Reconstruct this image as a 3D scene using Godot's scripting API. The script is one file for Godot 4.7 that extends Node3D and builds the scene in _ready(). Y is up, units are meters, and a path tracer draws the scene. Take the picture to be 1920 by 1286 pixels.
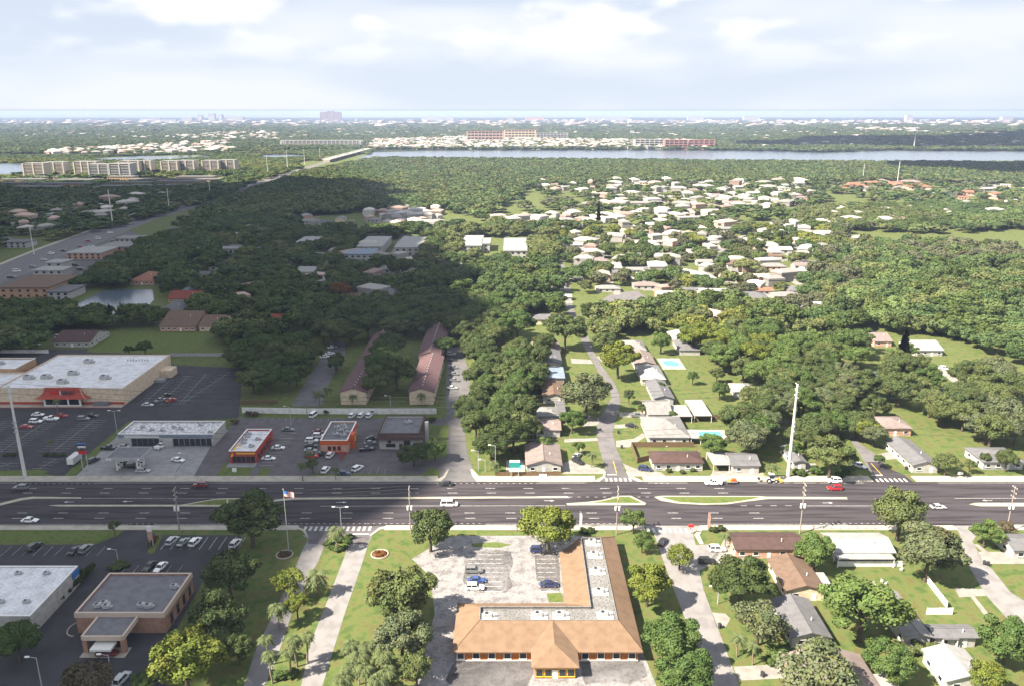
extends Node3D
# Aerial view over a six-lane road, shops, houses and woods; a bay and a low coast behind. x = right, -z = away, y = up, metres.

class MB:
	var v := PackedVector3Array()
	var n := PackedVector3Array()
	var c := PackedColorArray()
	var col := Color(1, 1, 1)
	func tri(a: Vector3, b: Vector3, d: Vector3) -> void:
		var m := (b - a).cross(d - a).normalized()
		v.append(a); v.append(d); v.append(b)
		for i in 3:
			n.append(m); c.append(col)
	func quad(a: Vector3, b: Vector3, d: Vector3, e: Vector3) -> void:
		tri(a, b, d); tri(a, d, e)
	func tri_n(a: Vector3, b: Vector3, d: Vector3, na: Vector3, nb: Vector3, nd: Vector3) -> void:
		v.append(a); v.append(d); v.append(b)
		n.append(na); n.append(nd); n.append(nb)
		for i in 3: c.append(col)
	func box(o: Vector3, s: Vector3, yaw := 0.0) -> void:
		var h := s * 0.5
		var b := Basis(Vector3.UP, yaw)
		var p: Array[Vector3] = []
		for y in [-1, 1]:
			for q in [[-1, 1], [1, 1], [1, -1], [-1, -1]]:
				p.append(o + b * Vector3(q[0] * h.x, y * h.y, q[1] * h.z))
		for i in 4:
			var j := (i + 1) % 4
			quad(p[i], p[j], p[j + 4], p[i + 4])
		quad(p[4], p[5], p[6], p[7])
		quad(p[3], p[2], p[1], p[0])
	func sheet(pts: PackedVector2Array, y: float) -> void:
		var ix := Geometry2D.triangulate_polygon(pts)
		for k in range(0, ix.size(), 3):
			var a := Vector3(pts[ix[k]].x, y, pts[ix[k]].y)
			var b := Vector3(pts[ix[k + 1]].x, y, pts[ix[k + 1]].y)
			var d := Vector3(pts[ix[k + 2]].x, y, pts[ix[k + 2]].y)
			if (b - a).cross(d - a).y < 0.0: tri(a, d, b)
			else: tri(a, b, d)
	func prism(pts: PackedVector2Array, y0: float, y1: float) -> void:
		sheet(pts, y1)
		var cw := Geometry2D.is_polygon_clockwise(pts)
		for i in pts.size():
			var p := pts[i]
			var q := pts[(i + 1) % pts.size()]
			if cw:
				var t := p
				p = q; q = t
			quad(Vector3(q.x, y0, q.y), Vector3(p.x, y0, p.y), Vector3(p.x, y1, p.y), Vector3(q.x, y1, q.y))
	func tube(a: Vector3, b: Vector3, ra: float, rb: float, k := 8, cap := true) -> void:
		var ax := (b - a).normalized()
		var s := ax.cross(Vector3.RIGHT if absf(ax.x) < 0.9 else Vector3.UP).normalized()
		var t := ax.cross(s)
		for i in k:
			var u := TAU * i / k
			var w := TAU * (i + 1) / k
			var du := s * cos(u) + t * sin(u)
			var dw := s * cos(w) + t * sin(w)
			tri_n(a + du * ra, a + dw * ra, b + dw * rb, du, dw, dw)
			tri_n(a + du * ra, b + dw * rb, b + du * rb, du, dw, du)
			if cap:
				tri(b, b + du * rb, b + dw * rb)
				tri(a, a + dw * ra, a + du * ra)
	func ball(o: Vector3, r: Vector3, k := 8, m := 5, noise: FastNoiseLite = null, amp := 0.0) -> void:
		var g: Array = []
		for j in m + 1:
			var row: Array = []
			for i in k:
				var th := PI * j / m
				var ph := TAU * i / k
				var d := Vector3(sin(th) * cos(ph), cos(th), sin(th) * sin(ph))
				var q := d
				if noise: q = d * (1.0 + amp * noise.get_noise_3dv(d * 40.0 + o))
				row.append([o + q * r, (d / r).normalized()])
			g.append(row)
		for j in m:
			for i in k:
				var a = g[j][i]; var b = g[j][(i + 1) % k]; var d = g[j + 1][(i + 1) % k]; var e = g[j + 1][i]
				if j > 0: tri_n(a[0], b[0], d[0], a[1], b[1], d[1])
				if j < m - 1: tri_n(a[0], d[0], e[0], a[1], d[1], e[1])
	func loft(rings: Array, cap := true) -> void:
		for i in rings.size() - 1:
			var p: Array = rings[i]; var q: Array = rings[i + 1]
			for k in p.size():
				var l := (k + 1) % p.size()
				quad(p[k], p[l], q[l], q[k])
		if cap:
			for e in 2:
				var r: Array = rings[0] if e == 0 else rings[-1]
				for k in range(1, r.size() - 1):
					if e == 0: tri(r[0], r[k + 1], r[k])
					else: tri(r[0], r[k], r[k + 1])
	func done(m: Material) -> ArrayMesh:
		var a := []
		a.resize(Mesh.ARRAY_MAX)
		a[Mesh.ARRAY_VERTEX] = v; a[Mesh.ARRAY_NORMAL] = n; a[Mesh.ARRAY_COLOR] = c
		var o := ArrayMesh.new()
		o.add_surface_from_arrays(Mesh.PRIMITIVE_TRIANGLES, a)
		o.surface_set_material(0, m)
		return o

var M := {}
var used := {}
var rng := RandomNumberGenerator.new()
var crowns := {}
var trunk_mesh: ArrayMesh
var oak_count := 0
var built: Array[Rect2] = []

func numbered(s: String) -> String:
	var k: int = used.get(s, -1) + 1
	used[s] = k
	return s if k == 0 else "%s_%03d" % [s, k]
func tag(o: Node3D, label: String, category: String, group := "") -> void:
	o.set_meta("label", label); o.set_meta("category", category)
	if group != "": o.set_meta("group", group)
func thing(called: String, label: String, category: String, at := Vector3.ZERO, turn := 0.0, group := "") -> Node3D:
	var o := Node3D.new()
	o.name = numbered(called)
	add_child(o)
	o.position = at; o.rotation.y = turn
	tag(o, label, category, group)
	return o
func part(called: String, mesh: Mesh, parent: Node3D, at := Vector3.ZERO, m: Material = null) -> MeshInstance3D:
	var o := MeshInstance3D.new()
	o.name = called; o.mesh = mesh; o.position = at
	if m: o.material_override = m
	parent.add_child(o, true)
	return o
func structure(called: String, mesh: Mesh, parent: Node3D = null) -> MeshInstance3D:
	var o := MeshInstance3D.new()
	o.name = called if parent else numbered(called)
	o.mesh = mesh
	if parent: parent.add_child(o, true)
	else:
		add_child(o)
		o.set_meta("kind", "structure")
	return o
func lin(r: float, g: float, b: float) -> Color:
	return Color(r, g, b).linear_to_srgb()
func noise(freq: float, octaves := 4, s := 1) -> FastNoiseLite:
	var f := FastNoiseLite.new()
	f.seed = s; f.noise_type = FastNoiseLite.TYPE_SIMPLEX_SMOOTH
	f.frequency = freq; f.fractal_octaves = octaves
	return f
func noise_tex(freq: float, stops: Array, s := 1, octaves := 4, size := 512) -> NoiseTexture2D:
	var t := NoiseTexture2D.new()
	t.width = size; t.height = size; t.seamless = true; t.noise = noise(freq, octaves, s)
	var g := Gradient.new()
	var off := PackedFloat32Array()
	var cs := PackedColorArray()
	for k in stops:
		off.append(k[0]); cs.append(Color(k[1], k[2], k[3]).linear_to_srgb())
	g.offsets = off; g.colors = cs
	t.color_ramp = g
	return t
# a surface of one colour with two layers of grain and patches; metres per repeat of each
func mat(called: String, col: Array, rough := 0.9, grain := 3.0, patches := 40.0, g_tex := "grain", p_tex := "patch") -> StandardMaterial3D:
	var m := StandardMaterial3D.new()
	m.resource_name = called
	m.albedo_color = lin(col[0], col[1], col[2])
	m.roughness = rough
	m.metallic_specular = 0.3
	if grain > 0.0:
		m.albedo_texture = M[g_tex]
		m.uv1_triplanar = true; m.uv1_world_triplanar = true
		m.uv1_scale = Vector3.ONE / grain
	if patches > 0.0:
		m.detail_enabled = true
		m.detail_albedo = M[p_tex]
		m.detail_blend_mode = BaseMaterial3D.BLEND_MODE_MUL
		m.detail_uv_layer = BaseMaterial3D.DETAIL_UV_2
		m.uv2_triplanar = true; m.uv2_world_triplanar = true
		m.uv2_scale = Vector3.ONE / patches
	M[called] = m
	return m
func flat_mat(called: String, col: Array, rough := 0.6, metal := 0.0) -> StandardMaterial3D:
	var m := StandardMaterial3D.new()
	m.resource_name = called
	m.albedo_color = lin(col[0], col[1], col[2]); m.roughness = rough; m.metallic = metal
	M[called] = m
	return m
func leaf_mat(called: String, col: Array, back := 0.35) -> void:
	var m := flat_mat(called, col, 0.75)
	m.vertex_color_use_as_albedo = true
	m.metallic_specular = 0.25
	m.backlight_enabled = true
	m.backlight = Color(back, back, back * 0.5)
func pv(a: Array) -> PackedVector2Array:
	var p := PackedVector2Array()
	for i in range(0, a.size(), 2): p.append(Vector2(a[i], a[i + 1]))
	return p
func box_mesh(s: Vector3, m: Material) -> ArrayMesh:
	var b := MB.new()
	b.box(Vector3.ZERO, s)
	return b.done(m)

func _ready() -> void:
	rng.seed = 7
	var cam := Camera3D.new()
	cam.name = "camera"
	cam.position = Vector3(0, 115.5, 0)
	cam.rotation_degrees.x = -16.243
	cam.fov = 46.6
	cam.near = 0.5; cam.far = 150000.0
	cam.current = true
	add_child(cam)
	var env := Environment.new()
	env.background_mode = Environment.BG_SKY
	env.sky = Sky.new()
	env.sky.sky_material = make_sky()
	env.background_energy_multiplier = 1.0
	env.tonemap_mode = Environment.TONE_MAPPER_LINEAR
	env.tonemap_exposure = EXPOSURE
	env.fog_enabled = true
	env.fog_density = FOG
	env.fog_light_color = Color(0.75, 0.83, 1.0)
	env.sdfgi_enabled = true; env.ssao_enabled = true; env.ssil_enabled = true
	var we := WorldEnvironment.new()
	we.name = "environment"
	we.environment = env
	add_child(we)
	var sun := DirectionalLight3D.new()
	sun.name = "sun"
	sun.light_color = Color(1.0, 0.95, 0.87)
	sun.light_energy = SUN
	sun.light_angular_distance = 0.5
	sun.shadow_enabled = true
	add_child(sun)
	sun.look_at_from_position(SUN_AT * 1000.0, Vector3.ZERO)
	materials()
	tree_meshes()
	terrain()
	roads()
	clouds()
	bridge()
	big_buildings()
	houses()
	far_buildings()
	woods()
	near_trees()
	vehicles()
	street_furniture()

const SUN_AT := Vector3(-0.641, 0.707, 0.299)
const SUN := 1.6
const EXPOSURE := 3.45
const FOG := 0.000066

func make_sky() -> PanoramaSkyMaterial:
	var w := 2048
	var h := 1024
	var im := Image.create(w, h, false, Image.FORMAT_RGBF)
	var big := noise(0.9, 6, 11)
	var veil := noise(0.55, 3, 5)
	for y in h:
		var el := (0.5 - (y + 0.5) / h) * PI
		var s := sin(el)
		if el < -0.03:
			im.fill_rect(Rect2i(0, y, w, 1), Color(0.14, 0.16, 0.17))
			continue
		var up := pow(clampf(1.0 - maxf(s, 0.0), 0.0, 1.0), 1.7)
		var air := Color(0.14, 0.26, 0.54).lerp(Color(0.545, 0.62, 0.725), up)
		for x in w:
			var az := TAU * x / w
			# soft banks of cumulus, flatter towards the horizon, and a thin veil
			var px := cos(az) * 3.4
			var pz := sin(az) * 3.4
			var lump := big.get_noise_3d(px * 2.0, el * 23.0, pz * 2.0)
			var thin := veil.get_noise_3d(px * 1.1, el * 19.0 + 30.0, pz * 1.1)
			var c := air.lerp(Color(0.73, 0.755, 0.80), 0.25 + smoothstep(-0.4, 0.35, thin) * 0.6)
			var k := smoothstep(-0.10, 0.32, lump) * smoothstep(0.03, 0.11, s)
			c = c.lerp(Color(0.85, 0.85, 0.86), k * 0.9)
			im.set_pixel(x, y, Color(c.r * 0.385, c.g * 0.385, c.b * 0.385))
	var m := PanoramaSkyMaterial.new()
	m.panorama = ImageTexture.create_from_image(im)
	return m

func materials() -> void:
	M.grain = noise_tex(0.06, [[0.0, 0.78, 0.78, 0.78], [0.5, 0.93, 0.93, 0.93], [1.0, 1.0, 1.0, 1.0]], 3)
	M.patch = noise_tex(0.012, [[0.25, 0.8, 0.8, 0.8], [0.5, 0.93, 0.93, 0.92], [0.75, 1.0, 1.0, 1.0]], 4, 5)
	M.stain = noise_tex(0.02, [[0.3, 0.42, 0.41, 0.42], [0.45, 0.8, 0.79, 0.78], [0.62, 1.0, 1.0, 1.0]], 8, 5)
	M.smudge = noise_tex(0.016, [[0.28, 0.52, 0.51, 0.53], [0.40, 0.8, 0.79, 0.8], [0.55, 0.95, 0.95, 0.95], [0.7, 1.0, 1.0, 1.0]], 23, 6, 1024)
	M.streak = noise_tex(0.02, [[0.25, 0.55, 0.54, 0.55], [0.45, 0.82, 0.81, 0.82], [0.62, 1.0, 1.0, 1.0]], 29, 5)
	M.bleach = noise_tex(0.022, [[0.22, 0.66, 0.65, 0.67], [0.42, 0.88, 0.875, 0.88], [0.55, 0.97, 0.97, 0.97], [0.7, 1.0, 1.0, 1.0]], 27, 7, 1024)
	M.turf = noise_tex(0.05, [[0.2, 0.7, 0.72, 0.6], [0.5, 0.92, 0.95, 0.85], [0.8, 1.0, 1.0, 1.0]], 6, 5)
	M.field = noise_tex(0.014, [[0.22, 0.58, 0.74, 0.5], [0.42, 0.82, 0.95, 0.68], [0.56, 1.0, 0.97, 0.8], [0.68, 1.0, 0.88, 0.78], [0.8, 0.95, 0.78, 0.72]], 9, 7, 1024)
	M.canopy = noise_tex(0.03, [[0.25, 0.35, 0.4, 0.4], [0.5, 0.75, 0.8, 0.7], [0.75, 1.0, 1.0, 0.9]], 19, 5)
	mat("grass", [0.122, 0.14, 0.062], 0.95, 6.0, 60.0, "turf", "field")
	mat("lawn", [0.124, 0.152, 0.058], 0.95, 4.0, 30.0, "turf", "field")
	mat("far_ground", [0.045, 0.055, 0.035], 0.95, 600.0, 5000.0, "canopy", "field")
	mat("asphalt", [0.064, 0.057, 0.064], 0.85, 5.0, 70.0, "grain", "streak")
	M.asphalt.uv2_scale = Vector3(1.0 / 340.0, 1.0 / 50.0, 1.0 / 26.0)
	mat("asphalt_old", [0.13, 0.12, 0.128], 0.9, 4.0, 30.0)
	mat("asphalt_lot", [0.06, 0.058, 0.066], 0.9, 4.0, 45.0)
	mat("bleached", [0.27, 0.262, 0.262], 0.9, 17.0, 83.0, "bleach", "bleach")
	mat("street", [0.15, 0.146, 0.152], 0.9, 4.0, 30.0)
	mat("concrete", [0.3, 0.295, 0.3], 0.9, 4.0, 22.0)
	mat("worn_lot", [0.33, 0.322, 0.327], 0.95, 3.0, 37.0, "smudge", "bleach")
	mat("street_pale", [0.25, 0.24, 0.242], 0.9, 4.0, 30.0)
	mat("street_mid", [0.17, 0.162, 0.168], 0.9, 4.0, 30.0)
	mat("concrete_pale", [0.29, 0.275, 0.255], 0.9, 4.0, 18.0)
	mat("bleached_paint", [0.62, 0.61, 0.6], 0.9, 2.0, 12.0, "grain", "stain")
	mat("walk", [0.43, 0.4, 0.345], 0.9, 3.0, 25.0)
	mat("kerb", [0.44, 0.41, 0.33], 0.9, 3.0, 20.0)
	mat("paint", [0.58, 0.58, 0.56], 0.8, 2.0, 11.0, "grain", "smudge")
	mat("worn_paint", [0.36, 0.36, 0.37], 0.85, 1.5, 9.0, "grain", "stain")
	mat("yellow_paint", [0.62, 0.40, 0.06], 0.8, 2.0, 15.0)
	mat("sand", [0.42, 0.36, 0.26], 0.95, 5.0, 40.0)
	mat("mulch", [0.16, 0.075, 0.045], 0.95, 2.0, 0.0)
	mat("roof_orange", [0.222, 0.148, 0.098], 0.92, 2.0, 16.0, "grain", "patch")
	mat("roof_tan", [0.165, 0.113, 0.085], 0.92, 2.0, 14.0)
	mat("roof_brown", [0.09, 0.058, 0.054], 0.92, 2.0, 14.0)
	mat("roof_plum", [0.135, 0.082, 0.088], 0.92, 2.0, 14.0)
	mat("roof_pink", [0.24, 0.195, 0.185], 0.92, 2.0, 14.0)
	mat("roof_grey", [0.155, 0.155, 0.166], 0.92, 2.0, 14.0)
	mat("roof_pale", [0.245, 0.24, 0.238], 0.85, 2.0, 14.0)
	mat("roof_white", [0.33, 0.33, 0.33], 0.75, 3.0, 18.0)
	mat("roof_blue", [0.21, 0.26, 0.33], 0.8, 3.0, 18.0)
	mat("roof_red", [0.22, 0.055, 0.04], 0.85, 2.0, 14.0)
	mat("roof_terracotta", [0.3, 0.145, 0.1], 0.9, 2.0, 14.0)
	mat("membrane", [0.74, 0.74, 0.78], 0.8, 6.0, 30.0, "patch", "patch")
	mat("membrane_dirty", [0.72, 0.72, 0.74], 0.85, 19.0, 33.0, "smudge", "smudge")
	mat("gravel_roof", [0.19, 0.19, 0.205], 0.95, 1.5, 18.0)
	mat("gravel_pale", [0.215, 0.212, 0.21], 0.95, 11.0, 31.0, "smudge", "patch")
	mat("stucco_white", [0.46, 0.45, 0.425], 0.9, 3.0, 12.0)
	mat("stucco_cream", [0.7, 0.57, 0.42], 0.9, 3.0, 12.0)
	mat("stucco_tan", [0.48, 0.31, 0.19], 0.9, 3.0, 12.0)
	mat("stucco_pink", [0.55, 0.34, 0.26], 0.9, 3.0, 12.0)
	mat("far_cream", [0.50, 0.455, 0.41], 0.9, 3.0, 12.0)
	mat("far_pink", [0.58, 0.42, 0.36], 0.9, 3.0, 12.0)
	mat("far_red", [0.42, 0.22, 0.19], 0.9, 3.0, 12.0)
	mat("stucco_grey", [0.42, 0.42, 0.43], 0.9, 3.0, 12.0)
	mat("stucco_orange", [0.4, 0.15, 0.04], 0.9, 3.0, 12.0)
	mat("brick_tan", [0.4, 0.235, 0.17], 0.9, 2.0, 10.0)
	mat("trim_tan", [0.58, 0.47, 0.39], 0.9, 3.0, 0.0)
	mat("trim_white", [0.78, 0.77, 0.74], 0.7, 3.0, 0.0)
	mat("wood_fence", [0.17, 0.115, 0.07], 0.9, 1.0, 6.0)
	mat("white_fence", [0.8, 0.79, 0.78], 0.85, 3.0, 16.0)
	mat("galvanised", [0.42, 0.43, 0.45], 0.5, 1.0, 0.0)
	mat("pole_concrete", [0.62, 0.61, 0.59], 0.8, 2.0, 0.0)
	mat("pole_wood", [0.30, 0.26, 0.23], 0.95, 1.0, 0.0)
	mat("bark", [0.1, 0.08, 0.06], 0.95, 1.0, 0.0)
	mat("palm_bark", [0.22, 0.17, 0.13], 0.95, 1.0, 0.0)
	mat("red_sign", [0.50, 0.04, 0.03], 0.6, 3.0, 0.0)
	mat("red_tile", [0.42, 0.08, 0.055], 0.75, 2.0, 10.0)
	mat("orange_trim", [0.55, 0.11, 0.03], 0.7, 3.0, 0.0)
	mat("yellow_trim", [0.75, 0.48, 0.06], 0.6, 3.0, 0.0)
	mat("blue_sign", [0.05, 0.16, 0.42], 0.6, 3.0, 0.0)
	mat("teal_sign", [0.03, 0.30, 0.27], 0.6, 3.0, 0.0)
	mat("machine", [0.45, 0.45, 0.46], 0.6, 1.0, 4.0)
	flat_mat("dark", [0.03, 0.03, 0.035], 0.6)
	flat_mat("glass", [0.025, 0.03, 0.036], 0.08)
	flat_mat("tyre", [0.015, 0.015, 0.016], 0.9)
	flat_mat("rim", [0.5, 0.5, 0.52], 0.35, 0.8)
	flat_mat("chrome", [0.6, 0.6, 0.6], 0.25, 0.9)
	flat_mat("headlight", [0.8, 0.8, 0.78], 0.15)
	flat_mat("taillight", [0.35, 0.01, 0.01], 0.2)
	flat_mat("pool_water", [0.10, 0.52, 0.56], 0.08)
	var wt := flat_mat("water", [0.10, 0.13, 0.17], 0.16)
	wt.normal_enabled = true
	var nt := NoiseTexture2D.new()
	nt.width = 512; nt.height = 512; nt.seamless = true; nt.as_normal_map = true; nt.bump_strength = 2.0; nt.noise = noise(0.05, 4, 31)
	wt.normal_texture = nt; wt.normal_scale = 0.25
	wt.uv1_triplanar = true; wt.uv1_world_triplanar = true; wt.uv1_scale = Vector3.ONE / 30.0
	var sm := flat_mat("sea", [0.14, 0.16, 0.23], 0.35)
	sm.metallic_specular = 0.15
	var cm := flat_mat("cloud", [0.92, 0.92, 0.93], 1.0)
	cm.metallic_specular = 0.0
	leaf_mat("leaf_oak", [0.074, 0.1, 0.038])
	leaf_mat("leaf_dark", [0.054, 0.078, 0.027])
	leaf_mat("leaf_green", [0.074, 0.116, 0.036])
	leaf_mat("leaf_bright", [0.098, 0.146, 0.044])
	leaf_mat("leaf_yellow", [0.128, 0.155, 0.032])
	leaf_mat("leaf_olive", [0.104, 0.13, 0.05])
	leaf_mat("leaf_grey", [0.11, 0.13, 0.07])
	leaf_mat("leaf_brown", [0.11, 0.09, 0.055])
	leaf_mat("leaf_orange", [0.17, 0.075, 0.02])
	leaf_mat("leaf_palm", [0.1, 0.125, 0.052])
	leaf_mat("leaf_stuff", [1.0, 1.0, 1.0])
	for a in [["white", 0.78, 0.78, 0.78], ["silver", 0.42, 0.43, 0.45], ["grey", 0.16, 0.165, 0.17], ["black", 0.018, 0.018, 0.02], ["navy", 0.025, 0.035, 0.10], ["blue", 0.03, 0.07, 0.24], ["red", 0.38, 0.02, 0.025], ["maroon", 0.16, 0.025, 0.02], ["tan", 0.4, 0.34, 0.26], ["green", 0.25, 0.30, 0.27]]:
		var p := flat_mat("paint_" + a[0], [a[1], a[2], a[3]], 0.3, 0.0)
		p.clearcoat_enabled = true; p.clearcoat = 0.6; p.clearcoat_roughness = 0.08

# ---------- trees ----------
func broad_crown(s: int, leaves: int, size: float, lobes: int, flat: float, core: float, m: String) -> ArrayMesh:
	var r := RandomNumberGenerator.new()
	r.seed = s
	var b := MB.new()
	var L: Array = []
	for i in lobes:
		var a := r.randf() * TAU
		var e := acos(1.0 - r.randf() * 1.35)
		var k := r.randf_range(0.45, 0.9)
		var rad := r.randf_range(0.24, 0.4) * (1.0 if lobes < 26 else 0.78) * (1.25 - 0.55 * k)
		L.append([Vector3(sin(e) * cos(a) * k, cos(e) * k * flat, sin(e) * sin(a) * k), rad, r.randf_range(0.72, 1.25), r.randf_range(-0.12, 0.14)])
	L.append([Vector3(0, 0.1, 0), 0.6, 1.0, 0.0])
	var nz := noise(0.05, 3, s)
	if core > 0.0:
		b.col = Color(0.8, 0.8, 0.8)
		for l in L:
			b.ball(l[0], Vector3(l[1], l[1] * 0.85, l[1]) * core, 7, 5, nz, 0.5)
	var made := 0
	var tries := 0
	while made < leaves and tries < leaves * 6:
		tries += 1
		var l: Array = L[r.randi() % L.size()]
		var d := Vector3(r.randfn(), r.randfn() + 0.35, r.randfn()).normalized()
		var p: Vector3 = l[0] + d * Vector3(1, 0.85, 1) * l[1] * r.randf_range(0.6, 1.26)
		var hid := false
		for o in L:
			if o != l and (p - o[0]).length() < o[1] * 0.72:
				hid = true
				break
		if hid: continue
		made += 1
		var nn := (d + Vector3(r.randfn(), r.randfn(), r.randfn()) * 0.6).normalized()
		var t := nn.cross(Vector3(r.randfn(), r.randfn(), r.randfn())).normalized()
		var w := nn.cross(t)
		var z := size * r.randf_range(0.6, 1.35)
		var g: float = l[2] * r.randf_range(0.72, 1.28)
		b.col = Color(g * (1.0 + l[3]), g, g * r.randf_range(0.7, 1.1))
		var sm := (d * 0.35 + nn * 0.8).normalized()
		b.tri_n(p - t * z - w * z * 0.3, p + t * z * 0.1 - w * z * 0.8, p + t * z + w * z * 0.2, sm, sm, sm)
		b.tri_n(p - t * z - w * z * 0.3, p + t * z + w * z * 0.2, p - t * z * 0.2 + w * z * 0.75, sm, sm, sm)
	return b.done(M[m])

func cone_crown(s: int, leaves: int, size: float) -> ArrayMesh:
	var r := RandomNumberGenerator.new()
	r.seed = s
	var b := MB.new()
	for i in leaves:
		var h := 1.0 - sqrt(r.randf())
		var a := r.randf() * TAU
		var rad := (1.0 - h) * r.randf_range(0.5, 1.0) * (0.8 + 0.3 * sin(h * 40.0 + a * 2.0))
		var d := Vector3(cos(a), 0.4, sin(a)).normalized()
		var p := Vector3(cos(a) * rad, h * 4.0 - 1.2, sin(a) * rad)
		var t := Vector3(r.randfn(), r.randfn(), r.randfn()).normalized()
		var w := d.cross(t).normalized()
		var z := size * r.randf_range(0.6, 1.3)
		var g := r.randf_range(0.7, 1.25)
		b.col = Color(g, g, g)
		b.tri_n(p - t * z, p + w * z, p + t * z, d, d, d)
		b.tri_n(p - t * z, p + t * z, p - w * z, d, d, d)
	return b.done(M.leaf_dark)

func palm_crown(s: int, fronds: int, fan: bool) -> ArrayMesh:
	var r := RandomNumberGenerator.new()
	r.seed = s
	var b := MB.new()
	for f in fronds:
		var a := TAU * f / fronds + r.randf_range(-0.3, 0.3)
		var lift := r.randf_range(-0.5, 1.2)
		var o := Vector3.ZERO
		var fl := Vector3(cos(a), 0, sin(a))
		var side := Vector3(-sin(a), 0, cos(a))
		var n := 6
		var g := r.randf_range(0.7, 1.25)
		if lift < -0.3: b.col = Color(g * 1.25, g, g * 0.8)
		else: b.col = Color(g, g, g)
		var pts: Array = []
		for i in n + 1:
			var t := float(i) / n
			pts.append(fl * t * 1.0 * cos(lift * 0.5) + Vector3.UP * (sin(lift) * t * 0.9 - t * t * 0.75))
		for i in n:
			var p: Vector3 = pts[i]
			var q: Vector3 = pts[i + 1]
			var wd := (0.34 if fan else 0.24) * sin(PI * clampf((i + 0.8) / n, 0.0, 1.0)) + 0.04
			if fan and i < 2: wd = 0.03
			var dr := Vector3.DOWN * wd * 0.45
			var md := (p + q) * 0.5
			for sg in [-1.0, 1.0]:
				b.tri(p, q, md + side * sg * wd + dr + (q - p) * 0.7)
				b.tri(p, md, p + side * sg * wd * 0.85 + dr + (q - p) * 0.6)
	return b.done(M.leaf_palm)

func tree_meshes() -> void:
	for i in 7:
		crowns["near%d" % i] = broad_crown(100 + i, 12500, 0.038, 28 + i % 3 * 7, 0.9 - 0.1 * (i % 3), 0.55, "leaf_oak")
	for i in 3:
		crowns["near%d" % (7 + i)] = broad_crown(120 + i, 8000, 0.042, 24 + 5 * i, 0.95, 0.0, "leaf_oak")
		crowns["loose%d" % i] = broad_crown(140 + i, 3600, 0.05, 22, 0.9, 0.0, "leaf_oak")
	for i in 6:
		crowns["mid%d" % i] = broad_crown(200 + i, 2400, 0.08, 15 + i, 0.85, 0.6 if i < 4 else 0.0, "leaf_stuff")
	for i in 4:
		crowns["far%d" % i] = broad_crown(300 + i, 300, 0.2, 9 + i, 0.85, 0.75, "leaf_stuff")
	crowns.cone = cone_crown(5, 2600, 0.2)
	crowns.fan = palm_crown(1, 34, true)
	crowns.feather = palm_crown(2, 30, false)
	var b := MB.new()
	b.tube(Vector3(0, -0.1, 0), Vector3(0.02, 0.42, 0.01), 0.075, 0.05, 7)
	for k in 5:
		var a := TAU * k / 5 + 0.4
		b.tube(Vector3(0.02, 0.34 + 0.02 * k, 0.01), Vector3(cos(a) * 0.42, 0.85, sin(a) * 0.42), 0.036, 0.012, 5)
	trunk_mesh = b.done(M.bark)
	var pb := MB.new()
	var q := Vector3(0, -0.1, 0)
	for k in 6:
		var e := Vector3(0.025 * sin(k * 0.8), (k + 1) / 6.0, 0.01 * k)
		pb.tube(q, e, 0.034 - 0.002 * k, 0.032 - 0.002 * k, 7, k == 0 or k == 5)
		q = e
	crowns.palm_trunk = pb.done(M.palm_bark)

# a broadleaf tree: crown radius r, whole height h
func tree(called: String, x: float, z: float, r: float, h: float, leaf: String, label: String, group := "", look := "near") -> Node3D:
	oak_count += 1
	var t := thing(called, label, "tree", Vector3(x, 0, z), rng.randf() * TAU, group)
	var ry := minf(r * 0.9, h * 0.46)
	var tk := part("trunk", trunk_mesh, t)
	tk.scale = Vector3(clampf(r, 1.5, 9.0), h * 0.82, clampf(r, 1.5, 9.0))
	var n := 3 if look == "loose" else 10
	var c := part("crown", crowns["%s%d" % [look, rng.randi() % n]], t, Vector3(0, h - ry * 0.92, 0), M[leaf])
	c.scale = Vector3(r * rng.randf_range(0.86, 1.14), ry * rng.randf_range(0.88, 1.12), r * rng.randf_range(0.86, 1.14))
	return t
func palm(x: float, z: float, r: float, h: float, kind: String, label: String, group := "") -> void:
	var t := thing("palm_tree", label, "palm", Vector3(x, 0, z), rng.randf() * TAU, group)
	var tk := part("trunk", crowns.palm_trunk, t)
	tk.scale = Vector3(clampf(h, 4, 9), h, clampf(h, 4, 9))
	var c := part("crown", crowns[kind], t, Vector3(0.0, h, 0.06 * clampf(h, 4, 9) * 0.8))
	c.scale = Vector3.ONE * r
func shrub(x: float, z: float, r: float, h: float, leaf: String, label: String, group := "") -> void:
	var t := thing("shrub", label, "shrub", Vector3(x, 0, z), rng.randf() * TAU, group)
	var c := part("foliage", crowns["mid%d" % (rng.randi() % 4)], t, Vector3(0, h * 0.42, 0), M[leaf])
	c.scale = Vector3(r, h * 0.62, r)
	var st := part("stem", trunk_mesh, t)
	st.scale = Vector3(r * 0.6, h * 0.6, r * 0.6)

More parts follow.
